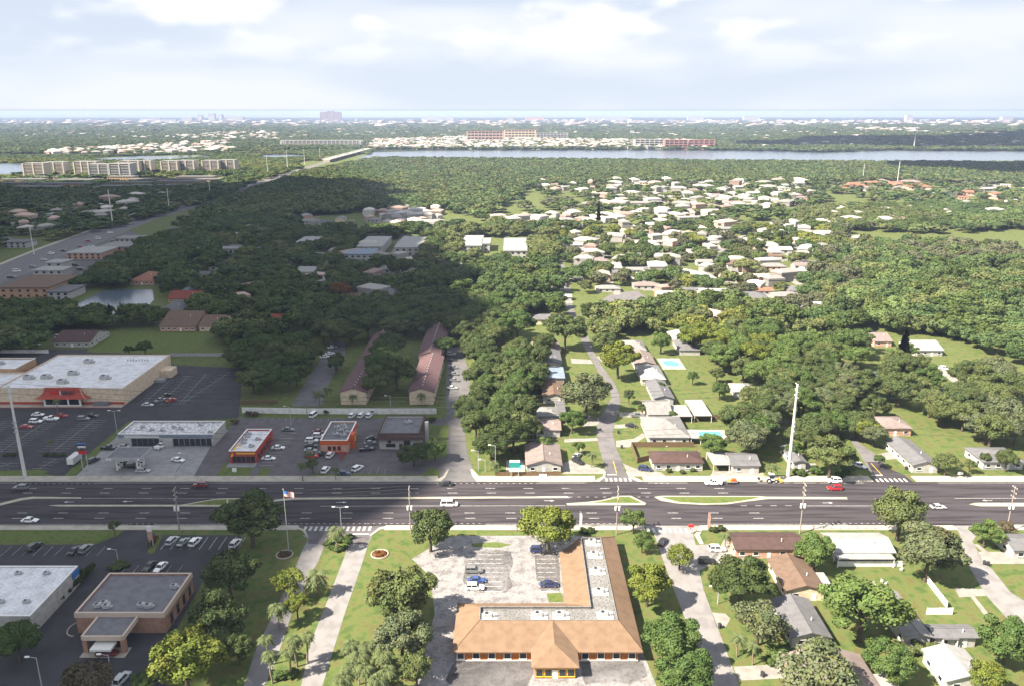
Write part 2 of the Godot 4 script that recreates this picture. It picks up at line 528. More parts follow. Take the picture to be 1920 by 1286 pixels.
# points spread in a polygon, at least about `gap` apart
func spread(poly: PackedVector2Array, gap: float, s: int, keep_off: Array = []) -> PackedVector2Array:
	var r := RandomNumberGenerator.new()
	r.seed = s
	var lo := poly[0]
	var hi := poly[0]
	for p in poly:
		lo = lo.min(p); hi = hi.max(p)
	var out := PackedVector2Array()
	var row := 0
	var y := lo.y
	while y < hi.y:
		var x := lo.x + (0.5 * gap if row % 2 else 0.0)
		while x < hi.x:
			var p := Vector2(x + r.randf_range(-0.38, 0.38) * gap, y + r.randf_range(-0.38, 0.38) * gap)
			var ok := Geometry2D.is_point_in_polygon(p, poly)
			if ok:
				for k in keep_off:
					if Geometry2D.is_point_in_polygon(p, k):
						ok = false
						break
			if ok: out.append(p)
			x += gap
		y += gap * 0.87
		row += 1
	return out

# ---------- the land ----------
var sheets := {}
func terrain() -> void:
	var b := MB.new()
	b.sheet(pv([-6000, 600, 6000, 600, 26000, -33000, -26000, -33000]), 0.0)
	structure("ground", b.done(M.grass))
	b = MB.new()
	b.sheet(pv([-1778.4,-1999.8,-1215.7,-1935.6,-1080,-2092.3,-913.1,-2220.3,-691.7,-2304.8,-528.2,-2247.8,-429.6,-2193.5,-401,-2364.8,-253.3,-2427.9,63.7,-2444.2,541.8,-2444.2,754.8,-2411.8,902.3,-2304.8,1092.2,-2427.9,1990.2,-2276,20000,-15500,-20000,-13850]), 0.5)
	structure("far_terrain", b.done(M.far_ground))
	b = MB.new()
	b.sheet(pv([-25000, -13800, 25000, -15500, 27000, -34500, -27000, -34500]), 1.2)
	structure("sea", b.done(M.sea))
	for w in [
["river",[-385,-2045,-398.4,-2349.5,-253.3,-2427.9,64,-2454.1,543.9,-2454.1,757.8,-2421.5,907.9,-2319.6,1096.5,-2437.7,2146.7,-2284.6,1767.7,-1875.3,969.8,-1875.3,669.7,-1895,307.2,-1956.6,0,-1988.8,-263,-2010.9],0.9],
["lagoon",[-1362.6,-1875.3,-1142.3,-1856,-1082.7,-1837.2,-946,-1667.1,-930.1,-1538.5,-1112.8,-1525.3],0.7],
["lagoon",[-1057.6,-2022.2,-979.2,-2141.7,-886.4,-2154.4,-757.2,-2167.3,-757,-2068.4,-835.8,-1935.6,-977.5,-1915.1],0.9],
["lagoon",[-658.9,-2092.3,-666.7,-2220.3,-605.2,-2234,-544.2,-2193.5,-527.2,-2068.4,-608.1,-2022.2],0.9],
["pond",[-269.9,-472,-271.9,-494.8,-274.1,-519.8,-267.5,-524.8,-242.4,-524.8,-228.4,-494.8,-218.7,-453.5,-227.5,-441.2,-244,-443.6,-256.9,-453.5],0.05],
["pond",[154.7,-337.5,162.7,-349.7,173.6,-352.1,170.1,-342,159.2,-330.3,150.9,-324.7],0.05],
["pond",[-57.6,-961.5,-32.3,-972.2,-28.1,-935.7,-54.6,-930.7],0.2],
["pond",[637.1,-1197.1,685.7,-1213.5,644.6,-1143,609,-1135.6],0.2]]:
		b = MB.new()
		b.sheet(pv(w[1]), w[2])
		structure(w[0], b.done(M.water))

func roads() -> void:
	# sheets laid one over the other: name, material, height, outline
	for s in [
["main","road","asphalt",0.04,[-900,-235.5,900,-235.5,900,-207.1,-900,-207.1]],
["mart","parking_lot","asphalt_lot",0.02,[-198.7,-242.3,-157,-242.3,-148.8,-239.3,-143.9,-239.3,-148.9,-284.5,-107.3,-291.7,-126,-354.5,-161.2,-359.4,-173.3,-384.9,-301.4,-384.9]],
["gas","parking_lot","concrete",0.03,[-143.9,-239.3,-147.3,-279.2,-107,-279.2,-108.4,-265.2,-105,-239.3]],
["mid","parking_lot","asphalt_old",0.02,[-105,-239.3,-108.4,-265.2,-107.7,-282.4,-107.9,-292.8,-25.5,-291.1,-23.4,-282.4,-21.5,-249.8,-23.2,-239.3]],
["greyst","street","street",0.03,[-23.5,-238.7,-22.1,-253.3,-23.2,-282.4,-25.9,-288.9,-26.4,-295.1,-18.6,-295.1,-18.3,-282.4,-15.7,-257.8,-11.9,-238.7,-9.5,-235.4,-25.1,-235.4]],
["bank","parking_lot","asphalt_lot",0.02,[-165.5,-196.2,-115.6,-196.7,-112.1,-201.4,-111.7,-205,-105.1,-205,-101.1,-201.7,-76.9,-201.7,-74.9,-193.9,-79.3,-180.9,-78,-158.8,-70.1,-131.6,-119,-131.6]],
["blv1","driveway","street_pale",0.02,[-59.6,-201.7,-57.4,-199.6,-57.5,-192.3,-57.1,-184.9,-57.2,-163.3,-57.3,-151.9,-56,-137.7,-51.8,-137.7,-51.8,-149.6,-52.7,-164.3,-52.6,-179.2,-51.8,-188.3,-52.1,-199.3,-52.4,-201.7]],
["blv2","driveway","street_pale",0.02,[-46.1,-201.7,-45.3,-190.1,-45.4,-172.2,-45.6,-153.4,-44,-137.7,-39.7,-137.7,-39.9,-150.1,-40.1,-165.4,-39.9,-186.2,-40,-197.9,-39.8,-201.7]],
["blvm","street","asphalt_old",0.03,[-62.7,-207.1,-59.5,-205,-58,-202.6,-56.8,-197,-52.2,-196.5,-52.5,-200.2,-46.9,-201.4,-46.1,-200.8,-46,-197,-40.1,-196.5,-40.1,-200.8,-38.1,-205.6,-36.4,-207.1]],
["ctr","parking_lot","bleached",0.02,[-26.9,-189.1,-18.6,-200.2,-15.1,-201.4,21.2,-201.4,18.9,-185.9,15.5,-167.1,29.1,-151.2,30.8,-134.6,-20.6,-134.6,-18.5,-164.9,-21.2,-180.9]],
["ctr1","worn_asphalt","worn_lot",0.02,[-13.7,-192.3,-11.1,-193.7,-4.4,-194.2,-0.3,-192.8,0.3,-187,-0.7,-180.9,0.3,-176.6,-1.6,-173.3,-5.4,-174.7,-7.3,-173.3,-10.7,-174.2,-12.6,-178.5,-12.4,-185.4]],
["ctr2","worn_asphalt","worn_lot",0.02,[6.1,-190.7,9,-192.3,12.4,-191.2,12.6,-185.9,12.4,-178.5,12,-174.2,9.4,-175.1,7.5,-173.8,6.3,-179.7]],
["ctr3","worn_asphalt","worn_lot",0.02,[-12.8,-147.6,-7,-149,0,-148.3,4.5,-148.7,4.6,-143.8,2.8,-138.9,-4.5,-139.9,-11,-137.7,-14.1,-141.7]],
["ctr4","worn_asphalt","worn_lot",0.02,[15.6,-147.6,19.9,-148.7,25.8,-148.3,28.7,-147.6,28.9,-142.8,24.6,-140.5,20.3,-141.5,15.4,-140.2,14.8,-143.8]],
["se","street","street_pale",0.03,[37.9,-207.1,40.4,-204.1,40.5,-191.2,40.7,-176.1,41.1,-161.8,41,-137.7,47.6,-137.7,48,-161.8,48.2,-174.4,49.1,-183.4,54,-187.2,57.4,-193.9,54.8,-196.7,51,-196.2,51.6,-202.6,55.4,-207.1]],
["se_d1","driveway","concrete_pale",0.03,[51.7,-186.7,61.6,-186.7,64.1,-193.9,63.2,-201.7,59.5,-199,56.8,-193.9]],
["se_d2","driveway","concrete_pale",0.03,[47.9,-165.4,51.1,-164.9,51.8,-162.9,50,-159.8,47.7,-159.6]],
["se_d3","driveway","concrete_pale",0.03,[48,-145.9,62.8,-147.1,61.7,-142.5,47.8,-141.5]],
["fr","street","street_pale",0.03,[128.5,-207.1,127.6,-202.6,125,-196.5,120.6,-184.4,117.9,-172.2,117.6,-164.9,117.4,-152.7,127.7,-164.9,124.8,-173.8,126.3,-184.4,125.7,-187,127.4,-192.8,128.9,-198.2,134.2,-204.1,139.3,-207.1]],
["fr_d1","driveway","concrete_pale",0.03,[127,-192.8,145.6,-192.8,141.7,-186.7,125.5,-186.7]],
["fr_d2","driveway","concrete_pale",0.03,[111.7,-175.6,118.6,-175.1,117.8,-172.2,110.8,-171.5]],
["fr_d3","footpath","concrete_pale",0.03,[128.3,-196.7,129.6,-196.7,130.1,-192.8,128.5,-192.8]],
["fr_d4","footpath","concrete_pale",0.03,[113.7,-171.9,114.8,-171.9,114.2,-164.5,112.9,-164.5]],
["cst","street","street_mid",0.03,[27.3,-235.4,30.6,-238.7,31.3,-241.5,31.3,-253.1,31.2,-265.8,31.8,-278.7,34.6,-292.3,38.6,-304,41.9,-314.7,42.5,-329.6,39.8,-348.1,38.9,-364.4,36.9,-384.9,36.1,-415,33.8,-443.6,33.4,-476.1,34.3,-510.2,38.6,-566,37.5,-613.7,33.1,-680.4,31.2,-723.8,34.6,-723.8,37.6,-680.4,40.8,-613.7,42.4,-566,38.1,-510.2,37.4,-476.1,38,-443.6,40.7,-415,40.9,-384.9,42,-362.7,43.6,-348.1,45.5,-332.7,45.6,-320.7,45.2,-310.9,42.7,-298.1,39.9,-287.8,37.6,-276.1,37.2,-263.3,37.8,-253.1,37.7,-241.5,38.5,-238.7,42.4,-235.4]],
["cst_m","street","asphalt_old",0.04,[26.2,-234.9,30.8,-238.7,31.3,-241.5,31.5,-252.4,37.9,-252.4,37.7,-241.5,38.7,-238.7,43.5,-234.9]],
["cds","street","street_mid",0.03,[58.8,-497.8,66.8,-513.4,83.9,-521.5,87.2,-497.8,92.5,-480.3,76,-480.3,65.6,-476.1,43.9,-453.5,39.7,-456.1]],
["est","street","street_mid",0.03,[117,-235.4,118.9,-238.3,119.6,-243.1,122.2,-257.8,123.4,-266.2,125.3,-274.6,127.2,-274.6,126.1,-267.1,127.4,-257.8,127.1,-245.6,130.2,-239.9,130.1,-235.4]],
["est_m","street","asphalt",0.04,[116.4,-234.9,119.4,-238.7,121.8,-250.7,127.1,-250.7,127.1,-245.6,130,-240.3,130.2,-234.9]],
["drv0","driveway","concrete_pale",0.02,[19.2,-271,33,-272,32.3,-269.1,19,-267.6]],
["drv1","driveway","concrete_pale",0.02,[16.9,-248.9,21.8,-254.2,24.8,-249.8,31.3,-244.7,30.4,-241.5,17,-241.5]],
["drv2","driveway","concrete_pale",0.02,[38,-269.1,44.7,-271,48.8,-276.1,49.7,-273,42,-263.3,37.4,-263.3]],
["drv3","driveway","concrete_pale",0.02,[39.3,-284.5,43.5,-285.1,47.4,-284,46.7,-281.8,38.8,-280.8]],
["drv4","driveway","concrete_pale",0.02,[42.6,-297.5,53.3,-298.1,53.3,-291.1,42.4,-292.8]],
["drv5","driveway","concrete_pale",0.02,[37.9,-249.8,41.3,-245.6,49.8,-242.7,50.9,-239.5,38.6,-239.5]],
["drv6","driveway","concrete_pale",0.02,[125.7,-255.5,131.6,-258.7,139.5,-259.6,138.4,-254.2,127.8,-252.4]],
["drv7","driveway","concrete_pale",0.02,[133.6,-265.2,140.7,-266.2,138.3,-258.7,133,-257.8]],
["drv8","driveway","concrete_pale",0.02,[26.5,-287.8,34.3,-291.7,33.1,-284.5,27.4,-282.4]],
["drv9","driveway","concrete_pale",0.02,[28.5,-369.5,38.2,-367.8,38.6,-361,28.5,-361.9]],
["drv10","driveway","concrete_pale",0.02,[41.3,-373,50.1,-376.6,55.4,-373,43,-364.4]],
["drv11","driveway","concrete_pale",0.02,[67.5,-243.9,83.6,-243.1,83.7,-239.9,65.4,-239.9]],
["drv12","driveway","concrete_pale",0.02,[197.2,-354.5,201.7,-354.5,199.4,-330.3,195.7,-330.3]],
["drv13","driveway","concrete_pale",0.02,[119.8,-354.5,123.5,-354.5,122.9,-335.3,117.5,-333.2]],
["drv14","driveway","concrete_pale",0.02,[94.8,-249.8,103.9,-249.8,101.5,-242.3,94,-242.3]],
["ps1","street","street_pale",0.03,[40,-645.7,106.8,-655.7,191,-640.8,253.1,-621.7,255.2,-628.4,192.6,-647.6,107,-662.7,39,-652.6]],
["ps2","street","street_pale",0.03,[43.1,-558.6,111.3,-562.5,169,-538.7,207.6,-523.2,210.2,-529.7,171.6,-545.2,112.4,-569.4,42.7,-565.6]],
["ps3","street","street_pale",0.03,[36.2,-721,99.9,-769.5,179.6,-783.4,316.6,-783.4,316.6,-790.4,179.2,-790.4,97.1,-775.9,32,-726.5]],
["ps4","street","street_pale",0.03,[-21.3,-854.1,61.3,-898.5,244.7,-947.6,242.9,-954.4,59,-905,-24.6,-860.3]],
["ps5","street","street_pale",0.03,[193.6,-773.3,165.4,-607.5,153.7,-498.2,160.7,-497.4,172.4,-606.5,200.5,-772.1]],
["ps6","street","street_pale",0.03,[110.6,-773,99.5,-607.4,87.6,-522,94.5,-521,106.5,-606.7,117.6,-772.5]],
["ps7","street","street_pale",0.03,[271,-787.7,244.6,-681.3,203.2,-530.8,209.9,-528.9,251.3,-679.5,277.8,-786]],
["ps8","street","street_pale",0.03,[102.7,-1019.9,237.9,-1050.5,368.5,-1025.9,369.8,-1032.7,237.7,-1057.5,101.2,-1026.7]],
["ps9","street","street_pale",0.03,[-252.4,-769.7,-173.6,-813.5,-78.3,-845.5,-80.6,-852.1,-176.4,-819.9,-255.8,-775.8]],
["ps10","street","street_pale",0.03,[-121.3,-563.1,-79.5,-593.1,-36.6,-603.6,29.3,-608,28.8,-614.9,-37.6,-610.5,-82.5,-599.4,-125.4,-568.8]],
["ps11","street","street_pale",0.03,[-90.3,-607.3,-94.2,-680.6,-99.2,-773,-108.2,-772.5,-103.2,-680.1,-99.2,-606.8]],
["apl","driveway","street",0.03,[-90.1,-304,-91.3,-321.3,-92.3,-354.5,-92.6,-380.2,-95.2,-399.4,-87.7,-399.4,-81.6,-373,-81.9,-354.5,-80.8,-330.3,-77.7,-304]],
["apr","driveway","street",0.03,[-25.8,-295.1,-28.6,-324.7,-30.4,-354.5,-33.8,-389.6,-26.7,-389.6,-19.1,-346.6,-18.1,-318,-19.9,-295.1]],
["hwy","highway","street_mid",0.03,[-396.2,-521.5,-399.6,-613.7,-410.5,-680.4,-420,-772.7,-433,-870.1,-448.6,-1023.3,-437.8,-1150.4,-436.6,-1352.1,-441.5,-1682.7,-443.6,-1915.1,-429.1,-1895,-420.5,-1651.8,-415.4,-1312.2,-395.2,-1054,-395.1,-883.4,-387.5,-809,-377.8,-739.4,-364.8,-641.7,-358.5,-585.8,-357.6,-545.5,-349.6,-456.1]],
["hwl","parking_lot","asphalt_old",0.02,[-338.2,-462.6,-356.4,-543.8,-364.4,-649.1,-384,-801.5,-343.4,-745.9,-296.9,-566,-289.1,-521.5,-271.2,-462.6,-294.9,-420.4]],
["hwv","verge","walk",0.04,[-401,-528.1,-405.2,-622.8,-415.2,-688.7,-425.5,-783.3,-439.3,-883.4,-456.3,-1041.5,-443.4,-1165.6,-437.8,-1150.4,-448.6,-1023.3,-433,-870.1,-420,-772.7,-410.5,-680.4,-399.6,-613.7,-396.2,-521.5]],
["lw1","lawn","lawn",0.05,[-198.4,-241.9,-158.3,-244.7,-154.5,-243.1,-156.5,-239.9,-196.7,-239.5]],
["lw2","lawn","lawn",0.05,[-147.9,-239.5,-148.6,-248.1,-149,-264.2,-148.8,-287.8,-146.8,-287.8,-145.9,-263.3,-145,-244.7,-144,-239.5]],
["lw3","lawn","lawn",0.05,[-97.7,-239.5,-98.4,-249.8,-90.8,-249.8,-87.5,-246.4,-87.1,-239.5]],
["lw4","lawn","lawn",0.05,[-84.3,-239.5,-84.3,-246.4,-81,-245.2,-80.8,-239.5]],
["lw5","lawn","lawn",0.05,[-66.6,-240.3,-66,-241.5,-46,-241.5,-30,-240.7,-27.4,-246.4,-24.2,-244.7,-24.2,-239.5,-66.4,-239.5]],
["lw6","lawn","lawn",0.05,[-33.3,-284,-24.3,-284,-22.8,-255.1,-30,-252.4]],
["lw7","lawn","lawn",0.05,[-107,-295.7,-26.2,-294.6,-26.3,-291.1,-105.7,-291.7]],
["lw8","lawn","lawn",0.05,[-12.4,-201.5,-12.5,-203.2,3.8,-203.5,3.8,-201.5]],
["lw9","lawn","lawn",0.05,[-11.4,-197,-4.5,-197.9,0,-196.5,-3.7,-194.8,-11,-195.3]],
["lw10","lawn","lawn",0.05,[8.6,-173.1,12.3,-173.5,12.8,-169.5,9,-169.5]],
["lw11","lawn","lawn",0.05,[-167,-198.2,-170.8,-203.5,-111.5,-203.8,-112,-201.1,-115.5,-198.2]],
["lw12","lawn","lawn",0.07,[-99.5,-192.3,-101.3,-200.8,-100.3,-201.4,-98.9,-200.8,-97.6,-192.3,-98.2,-191.5]],
["lw13","lawn","lawn",0.03,[-212.9,-380.2,-219.3,-415,-166.4,-420.4,-157.9,-389.6,-165.8,-375.7]],
["m1g","lawn","lawn",0.18,[-99.4,-219.7,-92,-222.8,-88.5,-223.2,-87.2,-219.4]],
["m2g","lawn","lawn",0.18,[-88,-223.2,-79.7,-223.3,-74.7,-222.1,-80.1,-219.4,-86.7,-219.3]],
["m3g","lawn","lawn",0.18,[23.7,-220.9,27.9,-222,33.7,-224.8,36.7,-224.8,39.9,-220.7]],
["m4g","lawn","lawn",0.18,[46.5,-224.4,48.2,-224.8,75.6,-224.8,77.7,-224.4,71.6,-222.4,65.8,-220.8,59.1,-220.5,51.5,-221.4]]]:
		var b := MB.new()
		b.sheet(pv(s[4]), s[3])
		sheets[s[0]] = structure(s[1], b.done(M[s[2]]))
	# raised slabs: pavements, kerbed medians, pool decks
	for s in [
["fw0","sidewalk","walk",0.14,[-900,-235.6,-24.4,-235.6,-24.4,-239.7,-900,-239.7]],
["fw1","sidewalk","walk",0.14,[-10.8,-235.6,27.2,-235.6,27.2,-239.7,-10.8,-239.7]],
["fw2","sidewalk","walk",0.14,[42.9,-235.6,117.5,-235.6,117.5,-239.7,42.9,-239.7]],
["fw3","sidewalk","walk",0.14,[131.5,-235.6,900,-235.6,900,-239.7,131.5,-239.7]],
["nw0","sidewalk","walk",0.14,[-900,-207.1,-61.9,-207.1,-61.9,-204.5,-900,-204.5]],
["nw1","sidewalk","walk",0.14,[-36.7,-207.1,38.2,-207.1,38.2,-204.5,-36.7,-204.5]],
["nw2","sidewalk","walk",0.14,[54.5,-207.1,128.2,-207.1,128.2,-204.5,54.5,-204.5]],
["nw3","sidewalk","walk",0.14,[138.3,-207.1,900,-207.1,900,-204.5,138.3,-204.5]],
["c1","sidewalk","walk",0.13,[-26.3,-235.6,-22.8,-239.3,-21.8,-244.7,-21.1,-244.7,-21.8,-239.1,-23.2,-235.6]],
["c2","sidewalk","walk",0.13,[-14,-244.7,-13.2,-244.7,-10.9,-239.5,-8.3,-235.6,-11.4,-235.6,-13,-239.5]],
["c3","sidewalk","walk",0.13,[26.5,-235.6,30,-239.5,30.6,-243.1,31.3,-243.1,30.6,-238.7,28.4,-235.6]],
["c4","sidewalk","walk",0.13,[38.1,-243.1,38.8,-243.1,39.7,-239.5,42.9,-235.6,40.9,-235.6,38.5,-238.7]],
["c5","sidewalk","walk",0.13,[-63,-206.9,-59.6,-204.7,-57.9,-201.4,-58.5,-201.4,-60.2,-204.1,-62.5,-205.3]],
["c6","sidewalk","walk",0.13,[-40.5,-201.4,-39.8,-201.4,-38,-204.7,-35.8,-205.6,-36,-206.9,-38.5,-205.6]],
["c7","sidewalk","walk",0.13,[51.8,-201.7,52.3,-196.7,53.3,-196.7,53.3,-201.7,55.8,-206.2,54.8,-206.9]],
["m0","median","kerb",0.17,[-182.4,-219.7,-157,-220.7,-152.8,-224,-149.7,-224.9,-134.2,-224.5,-133.8,-223.8,-148.6,-223.7,-151.4,-222.8,-156.2,-219.3,-181.6,-218.5]],
["m1","median","kerb",0.17,[-141.4,-219.2,-138.4,-219.6,-101.3,-219.6,-92.5,-223.3,-88.6,-223.9,-86.7,-218.5,-100.9,-218.6,-137.8,-218.6]],
["m2","median","kerb",0.17,[-88.6,-223.9,-79.5,-224,-73.9,-222.8,-68.8,-224.2,17.3,-225.3,17.9,-224.2,-67.4,-223.1,-73.1,-221.8,-79.5,-218.7,-86.7,-218.5]],
["m3","median","kerb",0.17,[16.7,-220.5,23,-221.4,27.7,-222.6,33.7,-225.5,37.2,-225.5,41.2,-220.6,40.7,-219.6,16.9,-219.4]],
["m4","median","kerb",0.17,[44.5,-224.8,46.6,-225.5,76.6,-225.3,79.8,-224.9,104.3,-224.6,104.1,-223.3,79.7,-223.5,72.3,-221.8,66.1,-220.1,58.7,-219.7,50.7,-220.7,46.1,-222.4]],
["m5","median","kerb",0.17,[140,-220,142.4,-220.9,186.6,-220.9,184.9,-218.6,142.9,-218.8]]]:
		var b := MB.new()
		b.prism(pv(s[4]), 0.0, s[3])
		sheets[s[0]] = structure(s[1], b.done(M[s[2]]))
	var road: Node3D = sheets.main
	var dash := box_mesh(Vector3(3.05, 0.01, 0.2), M.paint)
	for r in [
[-230.85,-141.07],
[-227.63,-140.63],
[-214.66,-134.61],
[-211.41,-134.26]]:
		for k in range(-16, 18):
			part("lane_dash", dash, road, Vector3(r[1] + 12.19 * k, 0.051, r[0]))
	for l in [
["main",-217.41,-234.68,-160.47,-234.68,0.16,"paint","edge_line"],
["main",-134.59,-234.68,-24.16,-234.68,0.16,"paint","edge_line"],
["main",8.63,-234.68,24.16,-234.68,0.16,"paint","edge_line"],
["main",44,-234.68,56.94,-234.68,0.16,"paint","edge_line"],
["main",79.37,-234.68,113.88,-234.68,0.16,"paint","edge_line"],
["main",138.04,-234.68,231.22,-234.68,0.16,"paint","edge_line"],
["main",-195.69,-207.87,-111.82,-207.87,0.16,"paint","edge_line"],
["main",-104.06,-207.87,-73,-207.87,0.16,"paint","edge_line"],
["main",-7.77,-207.87,6.21,-207.87,0.16,"paint","edge_line"],
["main",9.32,-207.87,37.27,-207.87,0.16,"paint","edge_line"],
["main",57.46,-207.87,97.84,-207.87,0.16,"paint","edge_line"],
["main",135.12,-207.87,208.11,-207.87,0.16,"paint","edge_line"],
["main",-133.63,-224.18,-111.85,-224.03,0.16,"paint","lane_line"],
["main",-58.48,-218.95,16.26,-219.23,0.16,"paint","lane_line"],
["main",89.06,-219.09,110.52,-219.09,0.16,"paint","lane_line"],
["main",137.54,-224.03,188.9,-224.03,0.16,"paint","lane_line"],
["main",-111.85,-224.03,-89.48,-224.03,0.16,"worn_paint","lane_line"],
["cst_m",34.84,-251.53,34.82,-241.87,0.25,"yellow_paint","centre_line"],
["cst_m",31.6,-240.86,34.78,-240.86,0.6,"paint","stop_line"],
["est_m",122.85,-249.8,122.42,-240.66,0.25,"yellow_paint","centre_line"],
["est_m",118.8,-240.46,122.68,-240.46,0.6,"paint","stop_line"],
["blvm",-46.88,-202.26,-40.66,-202.26,0.5,"paint","stop_line"],
["mart",-162.61,-260.04,-162.62,-288.9,0.16,"worn_paint","parking_stripe"],
["mart",-181.02,-259.58,-180.66,-287.79,0.16,"worn_paint","parking_stripe"],
["mart",-197.99,-259.58,-196.37,-287.79,0.16,"worn_paint","parking_stripe"],
["mart",-176.18,-243.09,-171.34,-249.8,0.16,"worn_paint","parking_stripe"],
["mart",-159.81,-243.09,-157.94,-253.28,0.16,"worn_paint","parking_stripe"],
["mart",-151.64,-307.11,-153.24,-337.54,0.16,"worn_paint","parking_stripe"],
["mart",-144.63,-307.11,-147.17,-342.77,0.16,"worn_paint","parking_stripe"],
["mart",-136.96,-307.11,-140.03,-345.05,0.16,"worn_paint","parking_stripe"],
["mart",-135.86,-307.11,-130.39,-348.92,0.16,"worn_paint","parking_stripe"],
["gas",-112.96,-251.97,-112.14,-242.28,0.2,"dark","drain_line"]]:
		var a := Vector3(l[1], 0, l[2])
		var e := Vector3(l[3], 0, l[4])
		var b := MB.new()
		var yaw := -atan2(e.z - a.z, e.x - a.x)
		b.box((a + e) * 0.5 + Vector3(0, sheets_top(l[0]) + 0.008, 0), Vector3(a.distance_to(e), 0.008, l[5]), yaw)
		part(l[7], b.done(M[l[6]]), sheets[l[0]])
	# broken edge lines
	for d in [
[-157.59,-134.34,-234.18,1.21,0.69],
[-24.13,8.62,-234.37,1.21,0.69],
[-111.13,-104.14,-208.05,1.09,0.62],
[-68.43,-41.99,-208.21,1.09,0.62],
[-41.99,-8.55,-208.21,1.09,0.62],
[21.77,37.33,-208.21,1.09,0.62],
[90.27,115.17,-208.37,1.09,0.62],
[46.54,51.71,-234.37,1.21,0.69],
[18.29,44.9,-224.92,1.66,1],
[70.74,87.81,-219.23,2.6,1.95]]:
		var bit := box_mesh(Vector3(d[4], 0.01, 0.16), M.paint)
		var x: float = d[0]
		while x < d[1]:
			part("edge_dash", bit, road, Vector3(x, 0.051, d[2]))
			x += d[3] + d[4]
	# stall stripes: from a to b, n spaces, each stripe dx by dz long
	for s in [
["mart",-167.81,-260.04,-167.82,-288.9,14,10.4,0,"worn_paint"],
["mart",-186.22,-259.58,-185.86,-287.79,14,10.4,0,"worn_paint"],
["mart",-203.19,-259.58,-201.57,-287.79,14,10.4,0,"worn_paint"],
["mart",-181.38,-243.09,-176.54,-249.8,3,10.4,0,"worn_paint"],
["mart",-162.41,-243.09,-160.54,-253.28,4,5.2,0,"worn_paint"],
["mart",-154.24,-307.11,-155.84,-337.54,9,5.2,0,"worn_paint"],
["mart",-147.23,-307.11,-149.77,-342.77,9,5.2,0,"worn_paint"],
["mart",-139.56,-307.11,-142.63,-345.05,9,5.2,0,"worn_paint"],
["mart",-138.46,-307.11,-132.99,-348.92,9,5.2,0,"worn_paint"],
["bank",-96.59,-193.94,-75.37,-193.94,8,0,-6.84,"paint"],
["bank",-101.87,-181.88,-87.32,-181.88,5,0,-4.05,"worn_paint"],
["bank",-138.48,-190.66,-112.51,-190.66,9,0,-4.95,"worn_paint"],
["mid",-99.39,-288.34,-66.26,-288.34,12,0,-3.36,"worn_paint"],
["mid",-85.88,-248.1,-85.88,-279.19,12,5.2,0,"paint"],
["ctr",-11.9,-171.93,-11.9,-191.2,9,5,0,"bleached_paint"],
["ctr",-7.4,-171.93,-7.4,-191.2,9,5,0,"bleached_paint"],
["ctr",6.61,-171.93,6.61,-191.2,9,5,0,"bleached_paint"],
["mid",-65.1,-241.47,-42.46,-241.47,9,0,-4.94,"worn_paint"]]:
		var long: bool = s[6] > 0
		var bar := box_mesh(Vector3(s[6], 0.008, 0.14) if long else Vector3(0.14, 0.008, absf(s[7])), M[s[8]])
		for k in s[5] + 1:
			var f: float = float(k) / s[5]
			part("parking_stripe", bar, sheets[s[0]], Vector3(lerpf(s[1], s[3], f) + s[6] / 2.0, TOPS[s[0]] + 0.012, lerpf(s[2], s[4], f) + s[7] / 2.0))
	# turn arrows
	for a in [
[-136.55,-221.57,-1],
[-118.66,-221.92,-1],
[-52.48,-221.4,1],
[11.53,-222.45,1],
[97.13,-221.05,1],
[147,-222.62,-1]]:
		var b := MB.new()
		var d: float = a[2]
		b.sheet(pv([-1.6 * d, -0.12, 0.4 * d, -0.12, 0.4 * d, 0.12, -1.6 * d, 0.12]), 0.0)
		b.sheet(pv([0.4 * d, -0.55, 1.6 * d, 0.0, 0.4 * d, 0.55]), 0.0)
		part("turn_arrow", b.done(M.paint), road, Vector3(a[0], 0.056, a[1]))
	# hatched bar crossings
	for c in [
[30.82,39.35,-237.09,"cst_m"],
[-59.65,-39.97,-205.28,"blvm"],
[39.18,50.51,-204.36,"se"],
[119.09,128.99,-236.69,"est_m"]]:
		var bar := box_mesh(Vector3(0.75, 0.012, 2.4), M.paint)
		var n := int((c[1] - c[0]) / 1.55)
		for k in n + 1:
			part("crossing_bar", bar, sheets[c[3]], Vector3(c[0] + k * 1.55, 0.062, c[2]))
func bridge() -> void:
	var p := Vector3(-433.8, 0, -1905.0)
	var q := Vector3(-432.8, 0, -2477.5)
	var t := thing("bridge", "long low white road bridge reaching the far shore", "bridge", p, -atan2(q.z - p.z, q.x - p.x))
	var len := p.distance_to(q)
	part("deck", box_mesh(Vector3(len, 1.2, 22.0), M.walk), t, Vector3(len / 2, 6.0, 0))
	for s in [-1, 1]: part("parapet", box_mesh(Vector3(len, 1.2, 0.5), M.trim_white), t, Vector3(len / 2, 7.2, s * 10.7))
	var pier := box_mesh(Vector3(2.0, 5.4, 16.0), M.walk)
	for k in int(len / 30.0) + 1: part("pier", pier, t, Vector3(k * 30.0, 2.7, 0))
func sheets_top(key: String) -> float:
	return TOPS[key]
